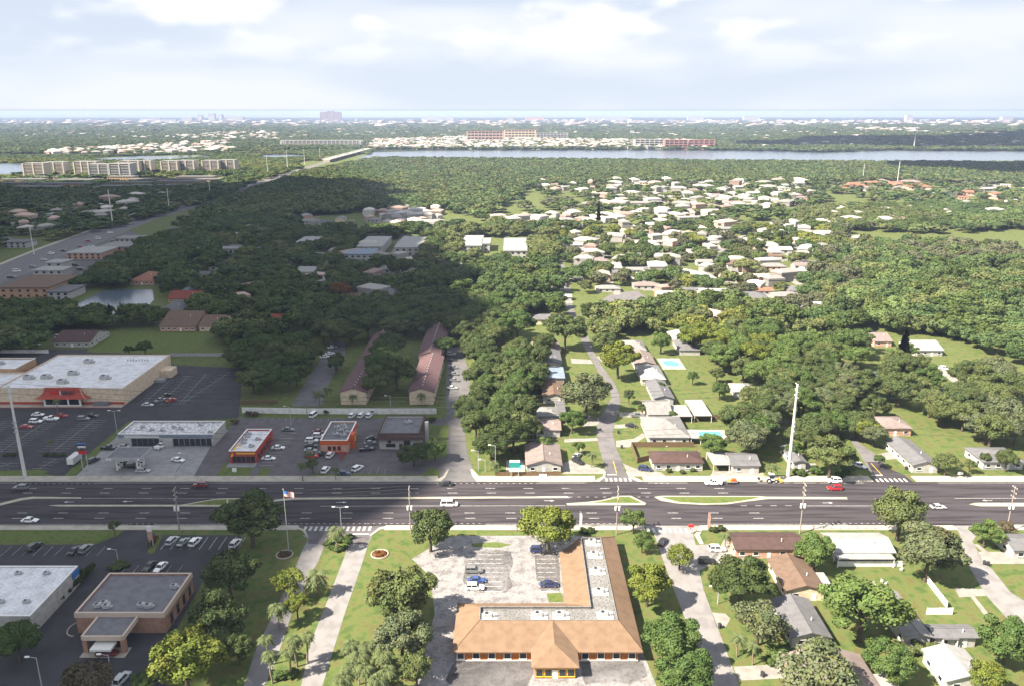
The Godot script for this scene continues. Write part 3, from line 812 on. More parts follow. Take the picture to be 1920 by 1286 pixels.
const TOPS := {"main":0.04,"mart":0.02,"gas":0.028,"mid":0.024,"greyst":0.032,"bank":0.02,"blv1":0.024,"blv2":0.024,"blvm":0.03,"ctr":0.02,"ctr1":0.024,"ctr2":0.024,"ctr3":0.024,"ctr4":0.024,"se":0.03,"se_d1":0.034,"se_d2":0.026,"se_d3":0.026,"fr":0.03,"fr_d1":0.034,"fr_d2":0.034,"fr_d3":0.026,"fr_d4":0.026,"cst":0.03,"cst_m":0.036,"cds":0.032,"est":0.03,"est_m":0.036,"drv0":0.022,"drv1":0.022,"drv2":0.022,"drv3":0.022,"drv4":0.022,"drv5":0.022,"drv6":0.022,"drv7":0.022,"drv8":0.022,"drv9":0.022,"drv10":0.022,"drv11":0.022,"drv12":0.022,"drv13":0.022,"drv14":0.022,"ps1":0.034,"ps2":0.034,"ps3":0.034,"ps4":0.034,"ps5":0.034,"ps6":0.034,"ps7":0.034,"ps8":0.034,"ps9":0.034,"ps10":0.034,"ps11":0.034,"apl":0.026,"apr":0.026,"hwy":0.03,"hwl":0.024,"hwv":0.036,"lw1":0.05,"lw2":0.05,"lw3":0.05,"lw4":0.05,"lw5":0.05,"lw6":0.05,"lw7":0.05,"lw8":0.05,"lw9":0.05,"lw10":0.05,"lw11":0.05,"lw12":0.07,"lw13":0.03,"fw0":0.14,"fw1":0.14,"fw2":0.14,"fw3":0.14,"nw0":0.14,"nw1":0.14,"nw2":0.14,"nw3":0.14,"c1":0.13,"c2":0.13,"c3":0.13,"c4":0.13,"c5":0.13,"c6":0.13,"c7":0.13,"m0":0.17,"m1":0.17,"m1g":0.176,"m2":0.17,"m2g":0.176,"m3":0.17,"m3g":0.176,"m4":0.17,"m4g":0.176,"m5":0.17}

func clouds() -> void:
	var i := 0
	for a in [
[[-90,60,-84,-100,-74.2,-149.4,-66.6,-161.8,-65.3,-173.8,-65.8,-191.2,-60.4,-201.1,-49.9,-208.7,-32.6,-220.2,-21.6,-234.8,-25.4,-282.4,-26.9,-346.6,-20.9,-399.4,-6.1,-443.6,8.4,-490.4,-30.9,-566,-72.1,-739.4,-103.4,-940.7,-137.4,-1121.2,-187,-1230.4,-397.7,-1512.5,-443.7,-1293.2,-587.5,-1416.6,-711.3,-1331.9,-930.8,-1331.9,-1155.5,-1197.1,-570.8,-443.6,-900,60],44,"large grey cumulus drifting above the shops and the bank",700],
[[733.1,-2889.5,1299.3,-3707.9,1900.8,-3707.9,3070.9,-4889.5,4875.4,-4889.5,2279.4,-2427.9,1528.2,-2494.5,1169.1,-2601.3,830.3,-2601.3],140,"long cumulus above the far bank of the river",1300],
[[630.7,-1782.7,917.8,-1895,1781.4,-1765.2,1374.9,-1451.1,912,-1475.1,802,-1607.4],110,"flat cumulus above the mangrove shore",1000]]:
		var high: float = a[3]
		var b := MB.new()
		var nz := noise(0.02, 4, 40 + i)
		var off := SUN_AT * (high / SUN_AT.y)
		var outline: PackedVector2Array = Geometry2D.offset_polygon(pv(a[0]), -0.8 * a[1])[0]
		for p in spread(outline, a[1], 60 + i):
			var r: float = a[1] * rng.randf_range(0.85, 1.15)
			b.ball(Vector3(p.x + off.x, high + rng.randf_range(-12, 12), p.y + off.z), Vector3(r, r * rng.randf_range(0.4, 0.7), r), 12, 8, nz, 0.25)
		var c := structure("cloud", b.done(M.cloud))
		c.set_meta("label", a[2]); c.set_meta("category", "cloud")
		i += 1

# ---------- buildings ----------
# a pitched roof over w x d (eaves included), ridge along x unless turned; inset 0 is a gable, more is a hip
func pitched(b: MB, w: float, d: float, rise: float, inset: float, yaw := 0.0, o := Vector3.ZERO) -> void:
	var q := Basis(Vector3.UP, yaw)
	var f := func(x: float, y: float, z: float) -> Vector3: return o + q * Vector3(x, y, z)
	var A: Vector3 = f.call(-w / 2, 0, d / 2)
	var B: Vector3 = f.call(w / 2, 0, d / 2)
	var C: Vector3 = f.call(w / 2, 0, -d / 2)
	var D: Vector3 = f.call(-w / 2, 0, -d / 2)
	var e := maxf(w / 2 - inset, 0.01)
	var R: Vector3 = f.call(-e, rise, 0)
	var S: Vector3 = f.call(e, rise, 0)
	b.quad(A, B, S, R)
	b.quad(C, D, R, S)
	if inset > 0.0:
		b.tri(B, C, S); b.tri(D, A, R)
	var t := Vector3(0, -0.2, 0)
	b.quad(A + t, B + t, B, A); b.quad(C + t, D + t, D, C)
	if inset > 0.0:
		b.quad(B + t, C + t, C, B); b.quad(D + t, A + t, A, D)
		b.quad(D + t, C + t, B + t, A + t)
	else:
		b.quad(B + t, S + t, S, B); b.quad(S + t, C + t, C, S); b.quad(D + t, R + t, R, D); b.quad(R + t, A + t, A, R)
		b.quad(B + t, A + t, R + t, S + t); b.quad(D + t, C + t, S + t, R + t)

func add_window(t: Node3D, at: Vector3, w: float, h: float, yaw: float, called := "window", frame := "trim_white") -> void:
	var key := "win%.1f_%.1f_%s" % [w, h, frame]
	if not M.has(key):
		M[key] = box_mesh(Vector3(w, h, 0.1), M[frame])
		M[key + "p"] = box_mesh(Vector3(w - 0.24, h - 0.24, 0.1), M.glass)
		M[key + "s"] = box_mesh(Vector3(w + 0.2, 0.1, 0.25), M[frame])
	var o := part(called, M[key], t, at)
	o.rotation.y = yaw
	part("pane", M[key + "p"], o, Vector3(0, 0, 0.03))
	part("sill", M[key + "s"], o, Vector3(0, -h / 2 - 0.06, 0.05))
func add_door(t: Node3D, at: Vector3, w: float, yaw: float, m: String) -> void:
	var key := "door%.1f_%s" % [w, m]
	if not M.has(key):
		M[key] = box_mesh(Vector3(w, 2.1, 0.1), M[m])
		M.handle_mesh = box_mesh(Vector3(0.08, 0.16, 0.08), M.chrome)
	var o := part("door", M[key], t, at + Vector3(0, 1.05, 0))
	o.rotation.y = yaw
	part("handle", M.handle_mesh, o, Vector3(w * 0.38, 0, 0.07))

func house(a: Array) -> Node3D:
	var x0: float = a[0]; var x1: float = a[1]; var zf: float = a[2]; var zb: float = a[3]; var h: float = a[4]
	var kind: String = a[5]
	var w := x1 - x0
	var d := zf - zb
	var t := thing("house", a[8], "house", Vector3((x0 + x1) / 2, 0, (zf + zb) / 2))
	built.append(Rect2(x0, zb, w, d))
	var ov := 0.5
	var b := MB.new()
	var ww := w - 2 * ov
	var wd := d - 2 * ov
	for s in [[0, wd / 2 - 0.1, ww, 0.2], [0, -wd / 2 + 0.1, ww, 0.2]]:
		b.box(Vector3(s[0], h / 2, s[1]), Vector3(s[2], h, s[3]))
	for s in [-1, 1]:
		b.box(Vector3(s * (ww / 2 - 0.1), h / 2, 0), Vector3(0.2, h, wd - 0.4))
	var alongx := kind[1] == "x"
	var span := d if alongx else w
	var length := w if alongx else d
	var rise := span / 2 * (0.30 if kind[0] != "f" else 0.03)
	var inset := 0.0 if kind[0] != "h" else minf(span / 2, length / 2 - 0.2)
	if inset == 0.0:
		var sl := rise / (span / 2)
		var g := (span / 2 - ov)
		for s in [-1, 1]:
			if alongx:
				var x: float = s * (ww / 2 - 0.002)
				var p := [Vector3(x, h, g), Vector3(x, h, -g), Vector3(x, h + sl * g, 0)]
				if s > 0: b.tri(p[0], p[1], p[2])
				else: b.tri(p[1], p[0], p[2])
			else:
				var z: float = s * (wd / 2 - 0.002)
				var p := [Vector3(-g, h, z), Vector3(g, h, z), Vector3(0, h + sl * g, z)]
				if s > 0: b.tri(p[0], p[1], p[2])
				else: b.tri(p[1], p[0], p[2])
	part("wall", b.done(M[a[7]]), t)
	b = MB.new()
	pitched(b, length, span, rise, inset, 0.0 if alongx else PI / 2, Vector3(0, h - ov * rise / (span / 2) + 0.16, 0))
	var roof := part("roof", b.done(M[a[6]]), t)
	if kind[0] != "f":
		b = MB.new()
		var e := length / 2 - inset - 0.02
		var y := h - ov * rise / (span / 2) + 0.17 + rise
		if e > 0.5:
			if alongx: b.tube(Vector3(-e, y, 0), Vector3(e, y, 0), 0.12, 0.12, 6)
			else: b.tube(Vector3(0, y, -e), Vector3(0, y, e), 0.12, 0.12, 6)
			part("ridge_cap", b.done(M[a[6]]), roof)
		b = MB.new()
		b.tube(Vector3(length * 0.2 if alongx else span * 0.18, h + rise * 0.3, span * 0.2 if alongx else length * 0.15), Vector3(length * 0.2 if alongx else span * 0.18, h + rise * 0.7 + 0.7, span * 0.2 if alongx else length * 0.15), 0.12, 0.12, 7)
		part("vent_pipe", b.done(M.trim_white), roof)
	var n := int(ww / 3.2)
	var dk := n / 2
	for k in n:
		var x := -ww / 2 + ww * (k + 0.5) / n
		for s in [1, -1]:
			var yaw := 0.0 if s > 0 else PI
			if k == dk: add_door(t, Vector3(x, 0, s * (wd / 2)), 1.0, yaw, "trim_white" if s > 0 else "stucco_grey")
			else: add_window(t, Vector3(x, 1.55, s * (wd / 2)), 1.5, 1.2, yaw)
	n = int(wd / 4.0)
	for k in n:
		var z := -wd / 2 + wd * (k + 0.5) / n
		for s in [1, -1]:
			add_window(t, Vector3(s * ww / 2, 1.55, z), 1.5, 1.2, s * PI / 2)
	return t

# a flat-roofed block with a parapet and a coping
func block(called: String, label: String, category: String, x0: float, x1: float, zb: float, zf: float, h: float, wall: String, roof: String, coping: String, parapet := 0.7, group := "") -> Node3D:
	var w := x1 - x0
	var d := zf - zb
	var t := thing(called, label, category, Vector3((x0 + x1) / 2, 0, (zb + zf) / 2), 0.0, group)
	var b := MB.new()
	for s in [-1, 1]:
		b.box(Vector3(0, h / 2, s * (d / 2 - 0.15)), Vector3(w, h, 0.3))
		b.box(Vector3(s * (w / 2 - 0.15), h / 2, 0), Vector3(0.3, h, d - 0.6))
	part("wall", b.done(M[wall]), t)
	part("roof", box_mesh(Vector3(w - 0.62, 0.3, d - 0.62), M[roof]), t, Vector3(0, h - parapet, 0))
	b = MB.new()
	for s in [-1, 1]:
		b.box(Vector3(0, h + 0.06, s * (d / 2 - 0.15)), Vector3(w + 0.14, 0.12, 0.46))
		b.box(Vector3(s * (w / 2 - 0.15), h + 0.06, 0), Vector3(0.46, 0.12, d - 0.76))
	part("coping", b.done(M[coping]), t)
	return t
func roof_unit(t: Node3D, x: float, y: float, z: float, s := 1.0, pad := false) -> void:
	if not M.has("unit"):
		var b := MB.new()
		b.box(Vector3(0, 0.7, 0), Vector3(2.2, 1.1, 1.5))
		b.box(Vector3(1.5, 0.55, 0), Vector3(0.8, 0.6, 0.9))
		M.unit = b.done(M.machine)
		b = MB.new()
		b.tube(Vector3(0, 0, 0), Vector3(0, 0.12, 0), 0.55, 0.5, 12)
		M.fan = b.done(M.dark)
		M.unit_pad = box_mesh(Vector3(4.4, 0.16, 3.2), M.trim_white)
	var o := part("rooftop_unit", M.unit, t, Vector3(x, y, z))
	o.scale = Vector3.ONE * s
	part("fan", M.fan, o, Vector3(-0.3, 1.25, 0))
	if pad: part("unit_pad", M.unit_pad, o, Vector3(0.3, 0.08, 0))
func lettering(t: Node3D, s: String, at: Vector3, size: float, m: String, tilt := 0.0, yaw := 0.0) -> void:
	var x := TextMesh.new()
	var f := SystemFont.new()
	f.font_names = PackedStringArray(["Droid Sans"]); f.font_weight = 700
	x.font = f; x.text = s; x.font_size = 64; x.pixel_size = size / 64.0; x.depth = 0.12
	x.material = M[m]
	var o := part("lettering", x, t, at)
	o.rotation = Vector3(tilt, yaw, 0)

func glazing(t: Node3D, x0: float, x1: float, y0: float, y1: float, z: float, n: int, frame := "trim_white") -> void:
	var w := (x1 - x0) / n
	for k in n: add_window(t, Vector3(x0 + w * (k + 0.5), (y0 + y1) / 2, z), snappedf(w - 0.15, 0.1), snappedf(y1 - y0, 0.1), 0.0, "shop_window", frame)

func big_buildings() -> void:
	# discount store
	var t := block("discount_store", "huge cream store with pale roof and flared red entrance canopy", "store", -210.5, -158.7, -352.9, -306.4, 7.0, "stucco_cream", "membrane", "trim_tan", 0.5)
	var hx := 25.9
	var fz := 23.25
	var b := MB.new()
	b.box(Vector3(0, 0.6, fz + 0.06), Vector3(hx * 2 - 0.4, 1.2, 0.12))
	part("base_band", b.done(M.red_tile), t)
	part("walkway", box_mesh(Vector3(hx * 2, 0.15, 3.4), M.walk), t, Vector3(0, 0.075, fz + 1.75))
	part("red_kerb", box_mesh(Vector3(hx * 2, 0.16, 0.3), M.red_tile), t, Vector3(0, 0.08, fz + 3.65))
	b = MB.new()
	var cx := 1.4
	var rings := []
	for r in [[10.9, 3.3, 3.5], [9.6, 2.6, 3.75], [8.4, 1.5, 4.7], [7.6, 0.9, 6.0], [7.2, 0.7, 7.5]]:
		rings.append([Vector3(cx - r[0], r[2], fz + 0.02), Vector3(cx - r[0], r[2], fz + r[1]), Vector3(cx + r[0], r[2], fz + r[1]), Vector3(cx + r[0], r[2], fz + 0.02)])
	b.loft(rings)
	part("entrance_canopy", b.done(M.red_tile), t)
	for s in [-1, 1]:
		b = MB.new()
		for i in 4:
			var p: Vector3 = rings[i][1 if s < 0 else 2]
			var q: Vector3 = rings[i + 1][1 if s < 0 else 2]
			b.tube(p + Vector3(0, 0.05, 0.05), q + Vector3(0, 0.05, 0.05), 0.22, 0.22, 6)
		part("canopy_trim", b.done(M.stucco_pink), t)
	for k in 4: part("entrance_post", box_mesh(Vector3(0.6, 3.5, 0.6), M.trim_white), t, Vector3(cx - 7.2 + 4.8 * k, 1.75, fz + 1.9))
	b = MB.new()
	b.box(Vector3(cx, 0.35, fz + 1.9), Vector3(15.2, 0.5, 0.5))
	part("entrance_sill", b.done(M.trim_white), t)
	for k in 3: add_window(t, Vector3(cx - 4.8 + 4.8 * k, 2.0, fz + 1.8), 4.2, 2.8, 0.0, "entrance_window", "dark")
	lettering(t, "MART", Vector3(cx + 2.6, 5.6, fz + 1.5), 2.0, "dark", -0.35)
	b = MB.new()
	b.box(Vector3(cx - 3.0, 5.7, fz + 1.42), Vector3(4.2, 1.5, 0.15))
	var em := part("sign_emblem", b.done(M.red_sign), t)
	em.set_meta("label", "bright red block with a white slash beside the store lettering")
	b = MB.new()
	b.box(Vector3(cx - 0.6, 5.7, fz + 1.5), Vector3(0.35, 1.8, 0.15))
	part("sign_slash", b.done(M.trim_white), t)
	part("cart_shelter", box_mesh(Vector3(6, 1.6, 1.4), M.gravel_roof), t, Vector3(hx - 9, 0.95, fz + 1.6))
	for p in [
[-190.35,-340.72],
[-188.73,-324.14],
[-187.24,-312.98],
[-204.41,-318.47],
[-172.22,-318.47],
[-197.38,-319.17]]: roof_unit(t, p[0] + 184.6, 6.65, p[1] + 329.65, 1.5, true)
	for k in 8:
		b = MB.new()
		b.tube(Vector3(10 + k * 1.3, 6.65, -15), Vector3(10 + k * 1.3, 7.3 + 0.2 * (k % 3), -15.2), 0.25, 0.2, 6)
		part("vent_stack", b.done(M.machine), t)
	part("loading_bay", box_mesh(Vector3(5, 3.4, 7), M.stucco_cream), t, Vector3(hx + 2.52, 1.7, -14))
	part("loading_dock", box_mesh(Vector3(4, 1.2, 4), M.concrete), t, Vector3(hx + 2.1, 0.6, -6))
	t = block("shop_unit", "low pale-roofed shop unit adjoining the cream discount store", "store", -262.0, -210.8, -330.0, -308.0, 6.0, "stucco_cream", "membrane", "trim_tan")
	for k in 9: add_window(t, Vector3(-22 + 5.2 * k, 1.8, 11.0), 3.6, 2.4, 0.0, "shop_window")
	roof_unit(t, 14, 5.4, 3, 1.2)
	t = block("stock_room", "tan windowless block rising behind the shop unit", "store", -252.0, -217.0, -346.0, -330.3, 7.6, "stucco_tan", "membrane", "trim_white")
	roof_unit(t, 6, 7.0, 0, 1.2)
	# filling station shop
	t = block("station_shop", "long white-roofed filling station shop with dark glazing and blue band", "shop", -141.2, -107.0, -276.8, -264.2, 4.6, "stucco_white", "membrane_dirty", "trim_white")
	part("fascia", box_mesh(Vector3(34.0, 1.0, 0.16), M.roof_blue), t, Vector3(0, 3.9, 6.4))
	part("fascia_stripe", box_mesh(Vector3(12.5, 0.3, 0.2), M.trim_white), t, Vector3(-8.5, 4.1, 6.42))
	part("fascia_stripe", box_mesh(Vector3(12.5, 0.3, 0.2), M.trim_white), t, Vector3(-8.5, 3.6, 6.42))
	glazing(t, -12.5, -2.5, 0.3, 3.0, 6.3, 5, "dark")
	glazing(t, 2.5, 16.3, 0.3, 3.0, 6.3, 7, "dark")
	add_door(t, Vector3(-1.2, 0, 6.3), 1.8, 0.0, "glass")
	part("entrance_block", box_mesh(Vector3(3.4, 3.0, 1.2), M.stucco_white), t, Vector3(0.9, 1.5, 6.9))
	for p in [[-11.5, -1], [-7, 1.5], [-3, 2], [0, -1], [3, 0.5], [9, -3], [15, 3.6]]: roof_unit(t, p[0], 4.1, p[1], 0.6)
	t = thing("fuel_canopy", "flat grey canopy over the fuel pumps of the filling station", "canopy", Vector3(-128.9, 0, -246.6))
	part("roof", box_mesh(Vector3(11.2, 0.8, 8.6), M.gravel_roof), t, Vector3(0, 4.8, 0))
	b = MB.new()
	for s in [-1, 1]:
		b.box(Vector3(0, 4.9, s * 4.4), Vector3(11.6, 1.1, 0.2))
		b.box(Vector3(s * 5.7, 4.9, 0), Vector3(0.2, 1.1, 8.6))
	part("fascia", b.done(M.stucco_grey), t)
	for s in [[-3.4, -2.4], [3.4, -2.4], [-3.4, 2.4], [3.4, 2.4]]: part("column", box_mesh(Vector3(0.4, 4.4, 0.4), M.trim_white), t, Vector3(s[0], 2.2, s[1]))
	for s in [-5.2, -4.2, 5.2]: part("corner_lamp", box_mesh(Vector3(0.7, 0.5, 0.25), M.trim_white), t, Vector3(s, 4.9, 4.63))
	for s in [[-3.4, -1.0], [3.4, -1.0], [-3.4, 1.0], [3.4, 1.0]]:
		var pm := thing("fuel_pump", "fuel pump on a kerbed island under the grey canopy", "fuel pump", Vector3(-128.9 + s[0], 0, -246.6 + s[1]), 0.0, "fuel pumps under the canopy")
		part("cabinet", box_mesh(Vector3(0.9, 1.7, 0.6), M.trim_white), pm, Vector3(0, 1.0, 0))
		part("display", box_mesh(Vector3(0.7, 0.5, 0.64), M.glass), pm, Vector3(0, 1.45, 0))
		part("island", box_mesh(Vector3(1.6, 0.15, 1.6), M.walk), pm, Vector3(0, 0.075, 0))
	# small red restaurant
	t = block("burger_restaurant", "small red restaurant with white roof, yellow trim and raised arch", "restaurant", -96.5, -87.4, -269.3, -249.7, 4.5, "red_tile", "membrane", "trim_white")
	part("yellow_band", box_mesh(Vector3(6.4, 0.5, 0.14), M.yellow_trim), t, Vector3(1.2, 3.7, 9.87))
	glazing(t, -3.6, 4.2, 0.5, 2.6, 9.8, 5, "dark")
	for k in 5: add_window(t, Vector3(4.55, 1.7, -6 + 3.2 * k), 2.2, 1.6, PI / 2, "side_window", "dark")
	part("side_band", box_mesh(Vector3(0.14, 0.5, 19.4), M.red_sign), t, Vector3(4.62, 3.6, 0))
	b = MB.new()
	var last := Vector3(-3.6, 2.6, 10.2)
	for k in range(1, 9):
		var q := Vector3(-3.6 + 0.25 * k, 2.6 + 3.0 * sin(k * PI / 11), 10.2 - 0.5 * k)
		b.tube(last, q, 0.28, 0.28, 6)
		last = q
	part("arch", b.done(M.yellow_trim), t)
	for p in [[-3.0, -6], [-2.6, -3.5], [-2.8, -0.5], [-2.2, 2], [2, -1], [1.6, 5]]: roof_unit(t, p[0], 4.0, p[1], 0.7)
	part("forecourt", box_mesh(Vector3(9.6, 0.14, 3.2), M.concrete), t, Vector3(0, 0.07, 11.5))
	# orange restaurant
	t = block("chicken_restaurant", "orange-fronted restaurant with grey roof full of kitchen vents", "restaurant", -67.2, -57.7, -275.3, -257.7, 5.0, "stucco_pink", "gravel_roof", "trim_white")
	part("orange_band", box_mesh(Vector3(9.6, 1.5, 0.2), M.orange_trim), t, Vector3(0, 4.2, 8.9))
	part("side_band", box_mesh(Vector3(0.2, 1.5, 17.6), M.orange_trim), t, Vector3(4.85, 4.2, 0))
	part("base_band", box_mesh(Vector3(9.6, 0.7, 0.2), M.red_tile), t, Vector3(0, 0.35, 8.9))
	part("tower", box_mesh(Vector3(1.6, 5.4, 3.0), M.orange_trim), t, Vector3(5.6, 2.7, 3.0))
	b = MB.new()
	b.tube(Vector3(6.42, 3.4, 3.0), Vector3(6.5, 3.4, 3.0), 1.1, 1.1, 14)
	part("round_sign", b.done(M.yellow_trim), t)
	for k in 3: add_window(t, Vector3(-1.6 + 1.7 * k, 2.1, 8.8), 1.3, 1.6, 0.0, "shop_window", "orange_trim")
	for k in 3: add_window(t, Vector3(4.75, 1.9, -5 + 2.6 * k), 1.8, 1.6, PI / 2, "side_window", "orange_trim")
	for p in [[-1.6, -4], [0.4, -5.5], [1.5, -3], [0, -1], [2.6, 0.5], [-0.6, 2.6], [2.2, 3.4]]: roof_unit(t, p[0], 4.5, p[1], 0.75)
	part("patio_rail", box_mesh(Vector3(0.2, 0.9, 5), M.red_sign), t, Vector3(3.4, 0.45, 11.6))
	# brown mansard restaurant
	t = block("mansard_restaurant", "white-fronted restaurant under a brown mansard and flat grey roof", "restaurant", -47.2, -32.7, -278.7, -261.5, 6.0, "stucco_white", "gravel_roof", "roof_brown", 0.9)
	b = MB.new()
	for s in [[0, 1], [1, 0], [-1, 0], [0, -1]]:
		var lx: float = 7.25 if s[0] == 0 else 8.6
		var yaw: float = [0.0, PI / 2, -PI / 2, PI][[[0, 1], [1, 0], [-1, 0], [0, -1]].find(s)]
		var q := Basis(Vector3.UP, yaw)
		var out: float = 8.6 if s[0] == 0 else 7.25
		var p := [q * Vector3(-lx - 1.2, 3.9, out + 1.2), q * Vector3(lx + 1.2, 3.9, out + 1.2), q * Vector3(lx + 0.05, 6.1, out + 0.05), q * Vector3(-lx - 0.05, 6.1, out + 0.05)]
		b.quad(p[0], p[1], p[2], p[3])
		b.quad(p[1], p[0], q * Vector3(-lx, 3.9, out), q * Vector3(lx, 3.9, out))
	part("mansard", b.done(M.roof_brown), t)
	add_window(t, Vector3(-3.2, 1.6, 8.6), 3.4, 1.2, 0.0, "shop_window", "dark")
	add_window(t, Vector3(2.6, 2.6, 8.6), 2.4, 1.8, 0.0, "shop_window", "dark")
	add_window(t, Vector3(5.8, 1.8, 8.6), 2.0, 1.4, 0.0, "shop_window", "dark")
	add_door(t, Vector3(0.4, 0, 8.6), 1.2, 0.0, "roof_brown")
	b = MB.new()
	b.tube(Vector3(-3.6, 3.0, 8.65), Vector3(-3.6, 3.0, 8.75), 0.7, 0.7, 12)
	part("round_sign", b.done(M.dark), t)
	part("chimney", box_mesh(Vector3(1.2, 8.0, 1.2), M.stucco_grey), t, Vector3(9.1, 4.0, 2.4))
	roof_unit(t, 1.5, 5.3, -3, 0.9)
	# bank
	t = block("bank", "brown brick bank with flat grey roof and drive-through wing", "bank", -100.1, -79.7, -173.9, -157.5, 5.3, "brick_tan", "gravel_roof", "trim_tan", 0.6)
	b = MB.new()
	for s in [-1, 1]:
		b.box(Vector3(0, 4.7, s * 8.27), Vector3(20.7, 1.1, 0.14))
		b.box(Vector3(s * 10.27, 4.7, 0), Vector3(0.14, 1.1, 16.4))
	part("fascia", b.done(M.trim_tan), t)
	for k in 4: add_window(t, Vector3(10.2, 1.9, -6 + 3.6 * k), 1.4, 2.4, PI / 2, "side_window", "dark")
	for p in [[-6.5, 5.2], [-4.2, 5.6], [3.6, 5.0], [5.4, 5.4], [-5.4, 4.2], [8.2, -2.5]]: roof_unit(t, p[0], 4.85, p[1], 0.75)
	part("wing_roof", box_mesh(Vector3(8.6, 0.7, 8.4), M.gravel_roof), t, Vector3(-0.4, 4.0, 11.0))
	b = MB.new()
	for s in [-1, 1]: b.box(Vector3(-0.4 + s * 4.5, 4.1, 11.2), Vector3(0.4, 1.1, 8.8))
	b.box(Vector3(-0.4, 4.1, 15.55), Vector3(8.58, 1.1, 0.4))
	part("wing_fascia", b.done(M.trim_tan), t)
	for s in [-1, 1]: part("column", box_mesh(Vector3(1.0, 3.6, 1.0), M.brick_tan), t, Vector3(-0.4 + s * 4.2, 1.8, 15.0))
	part("teller_canopy", box_mesh(Vector3(4.6, 0.5, 3.0), M.trim_white), t, Vector3(0.0, 2.6, 16.4))
	part("teller_booth", box_mesh(Vector3(1.4, 2.3, 1.2), M.stucco_grey), t, Vector3(-1.2, 1.3, 15.6))
	part("island", box_mesh(Vector3(10, 0.16, 3.4), M.walk), t, Vector3(-0.4, 0.08, 15.2))
	b = MB.new()
	for k in 14:
		var a0 := PI * 0.5 + PI * k / 14
		b.tube(Vector3(-10.6 + 2.6 * cos(a0), 0.1, 6.5 + 3.0 * sin(a0)), Vector3(-10.6 + 2.6 * cos(a0 + PI / 14), 0.1, 6.5 + 3.0 * sin(a0 + PI / 14)), 0.16, 0.16, 5)
	part("kerb", b.done(M.kerb), t)
	# white warehouse at the edge
	t = block("white_building", "plain white block with pale blue roof beside the bank", "building", -140.0, -110.0, -177.6, -156.8, 5.0, "stucco_white", "membrane", "trim_white", 0.3)
	part("blue_corner", box_mesh(Vector3(0.2, 1.8, 3.0), M.blue_sign), t, Vector3(15.12, 3.9, -8.8))
	for p in [[5, 5], [11, 5], [9, -7], [2, -7]]: roof_unit(t, p[0], 4.8, p[1], 0.6)
	# orange-roofed office, L-shaped
	t = thing("office_building", "L-shaped office with orange shingle hips around a white roof well", "office", Vector3(9, 0, -165))
	var o2 := Vector2(9, -165)
	var O := [Vector2(-13, -146.7), Vector2(28.4, -146.7), Vector2(28.4, -195.5), Vector2(19.1, -195.5), Vector2(12.6, -187), Vector2(12.6, -164.6), Vector2(-13, -164.6)]
	var I := [Vector2(-7.3, -155), Vector2(23.9, -155), Vector2(23.9, -191), Vector2(18.6, -191), Vector2(18.3, -159.9), Vector2(-7.3, -159.9)]
	var oe := func(k: int) -> Vector3: return Vector3(O[k].x - 9, 3.1, O[k].y + 165)
	var ie := func(k: int) -> Vector3: return Vector3(I[k].x - 9, 5.3, I[k].y + 165)
	b = MB.new()
	b.quad(oe.call(0), oe.call(1), ie.call(1), ie.call(0))
	b.quad(oe.call(1), oe.call(2), ie.call(2), ie.call(1))
	b.quad(oe.call(2), oe.call(3), ie.call(3), ie.call(2))
	b.tri(oe.call(3), oe.call(4), ie.call(3))
	b.quad(oe.call(4), oe.call(5), ie.call(4), ie.call(3))
	b.quad(oe.call(5), oe.call(6), ie.call(5), ie.call(4))
	b.quad(oe.call(6), oe.call(0), ie.call(0), ie.call(5))
	for k in 7:
		var p: Vector3 = oe.call(k)
		var q: Vector3 = oe.call((k + 1) % 7)
		b.quad(p - Vector3(0, 0.25, 0), q - Vector3(0, 0.25, 0), q, p)
	var pf := PackedVector2Array()
	for p in O: pf.append(p - o2)
	b.sheet(pf, 2.85)
	var shingle := part("roof", b.done(M.roof_orange), t)
	b = MB.new()
	for k in [0, 1, 2, 4, 5]:
		var p: Vector3 = oe.call(k if k < 4 else k + 1 if k == 4 else 6)
		var q: Vector3 = ie.call(k if k != 5 else 5)
		if k == 4: p = oe.call(5)
		b.tube(p + Vector3(0, 0.02, 0), q + Vector3(0, 0.02, 0), 0.1, 0.1, 5)
	part("hip_cap", b.done(M.roof_orange), shingle)
	b = MB.new()
	var inner := PackedVector2Array()
	for p in I: inner.append(p - o2)
	b.sheet(inner, 4.7)
	for k in 6:
		var p := Vector3(inner[k].x, 4.7, inner[k].y)
		var q := Vector3(inner[(k + 1) % 6].x, 4.7, inner[(k + 1) % 6].y)
		b.quad(q, p, p + Vector3(0, 0.62, 0), q + Vector3(0, 0.62, 0))
		b.tube(p + Vector3(0, 0.62, 0), q + Vector3(0, 0.62, 0), 0.14, 0.14, 4)
	part("roof_well", b.done(M.gravel_pale), t)
	b = MB.new()
	var wp := Geometry2D.offset_polygon(pf, -0.9)[0]
	b.prism(wp, 0.0, 2.86)
	part("wall", b.done(M.stucco_orange), t)
	b = MB.new()
	for k in wp.size():
		var p := wp[k]
		var q := wp[(k + 1) % wp.size()]
		b.tube(Vector3(p.x, 0.25, p.y), Vector3(q.x, 0.25, q.y), 0.16, 0.16, 4)
	part("plinth", b.done(M.trim_white), t)
	for k in 12:
		var x := -21.0 + 3.4 * k
		if x > -6.5 and x < 6.0: continue
		add_window(t, Vector3(x + 0.8, 1.5, 17.42), 1.6, 1.6, 0.0)
	for k in 5: add_window(t, Vector3(4.42, 1.5, -19 + 3.7 * k), 1.6, 1.6, -PI / 2)
	for k in 9: add_window(t, Vector3(18.52, 1.5, -27 + 4.7 * k), 1.6, 1.4, PI / 2)
	# its entrance pavilion
	b = MB.new()
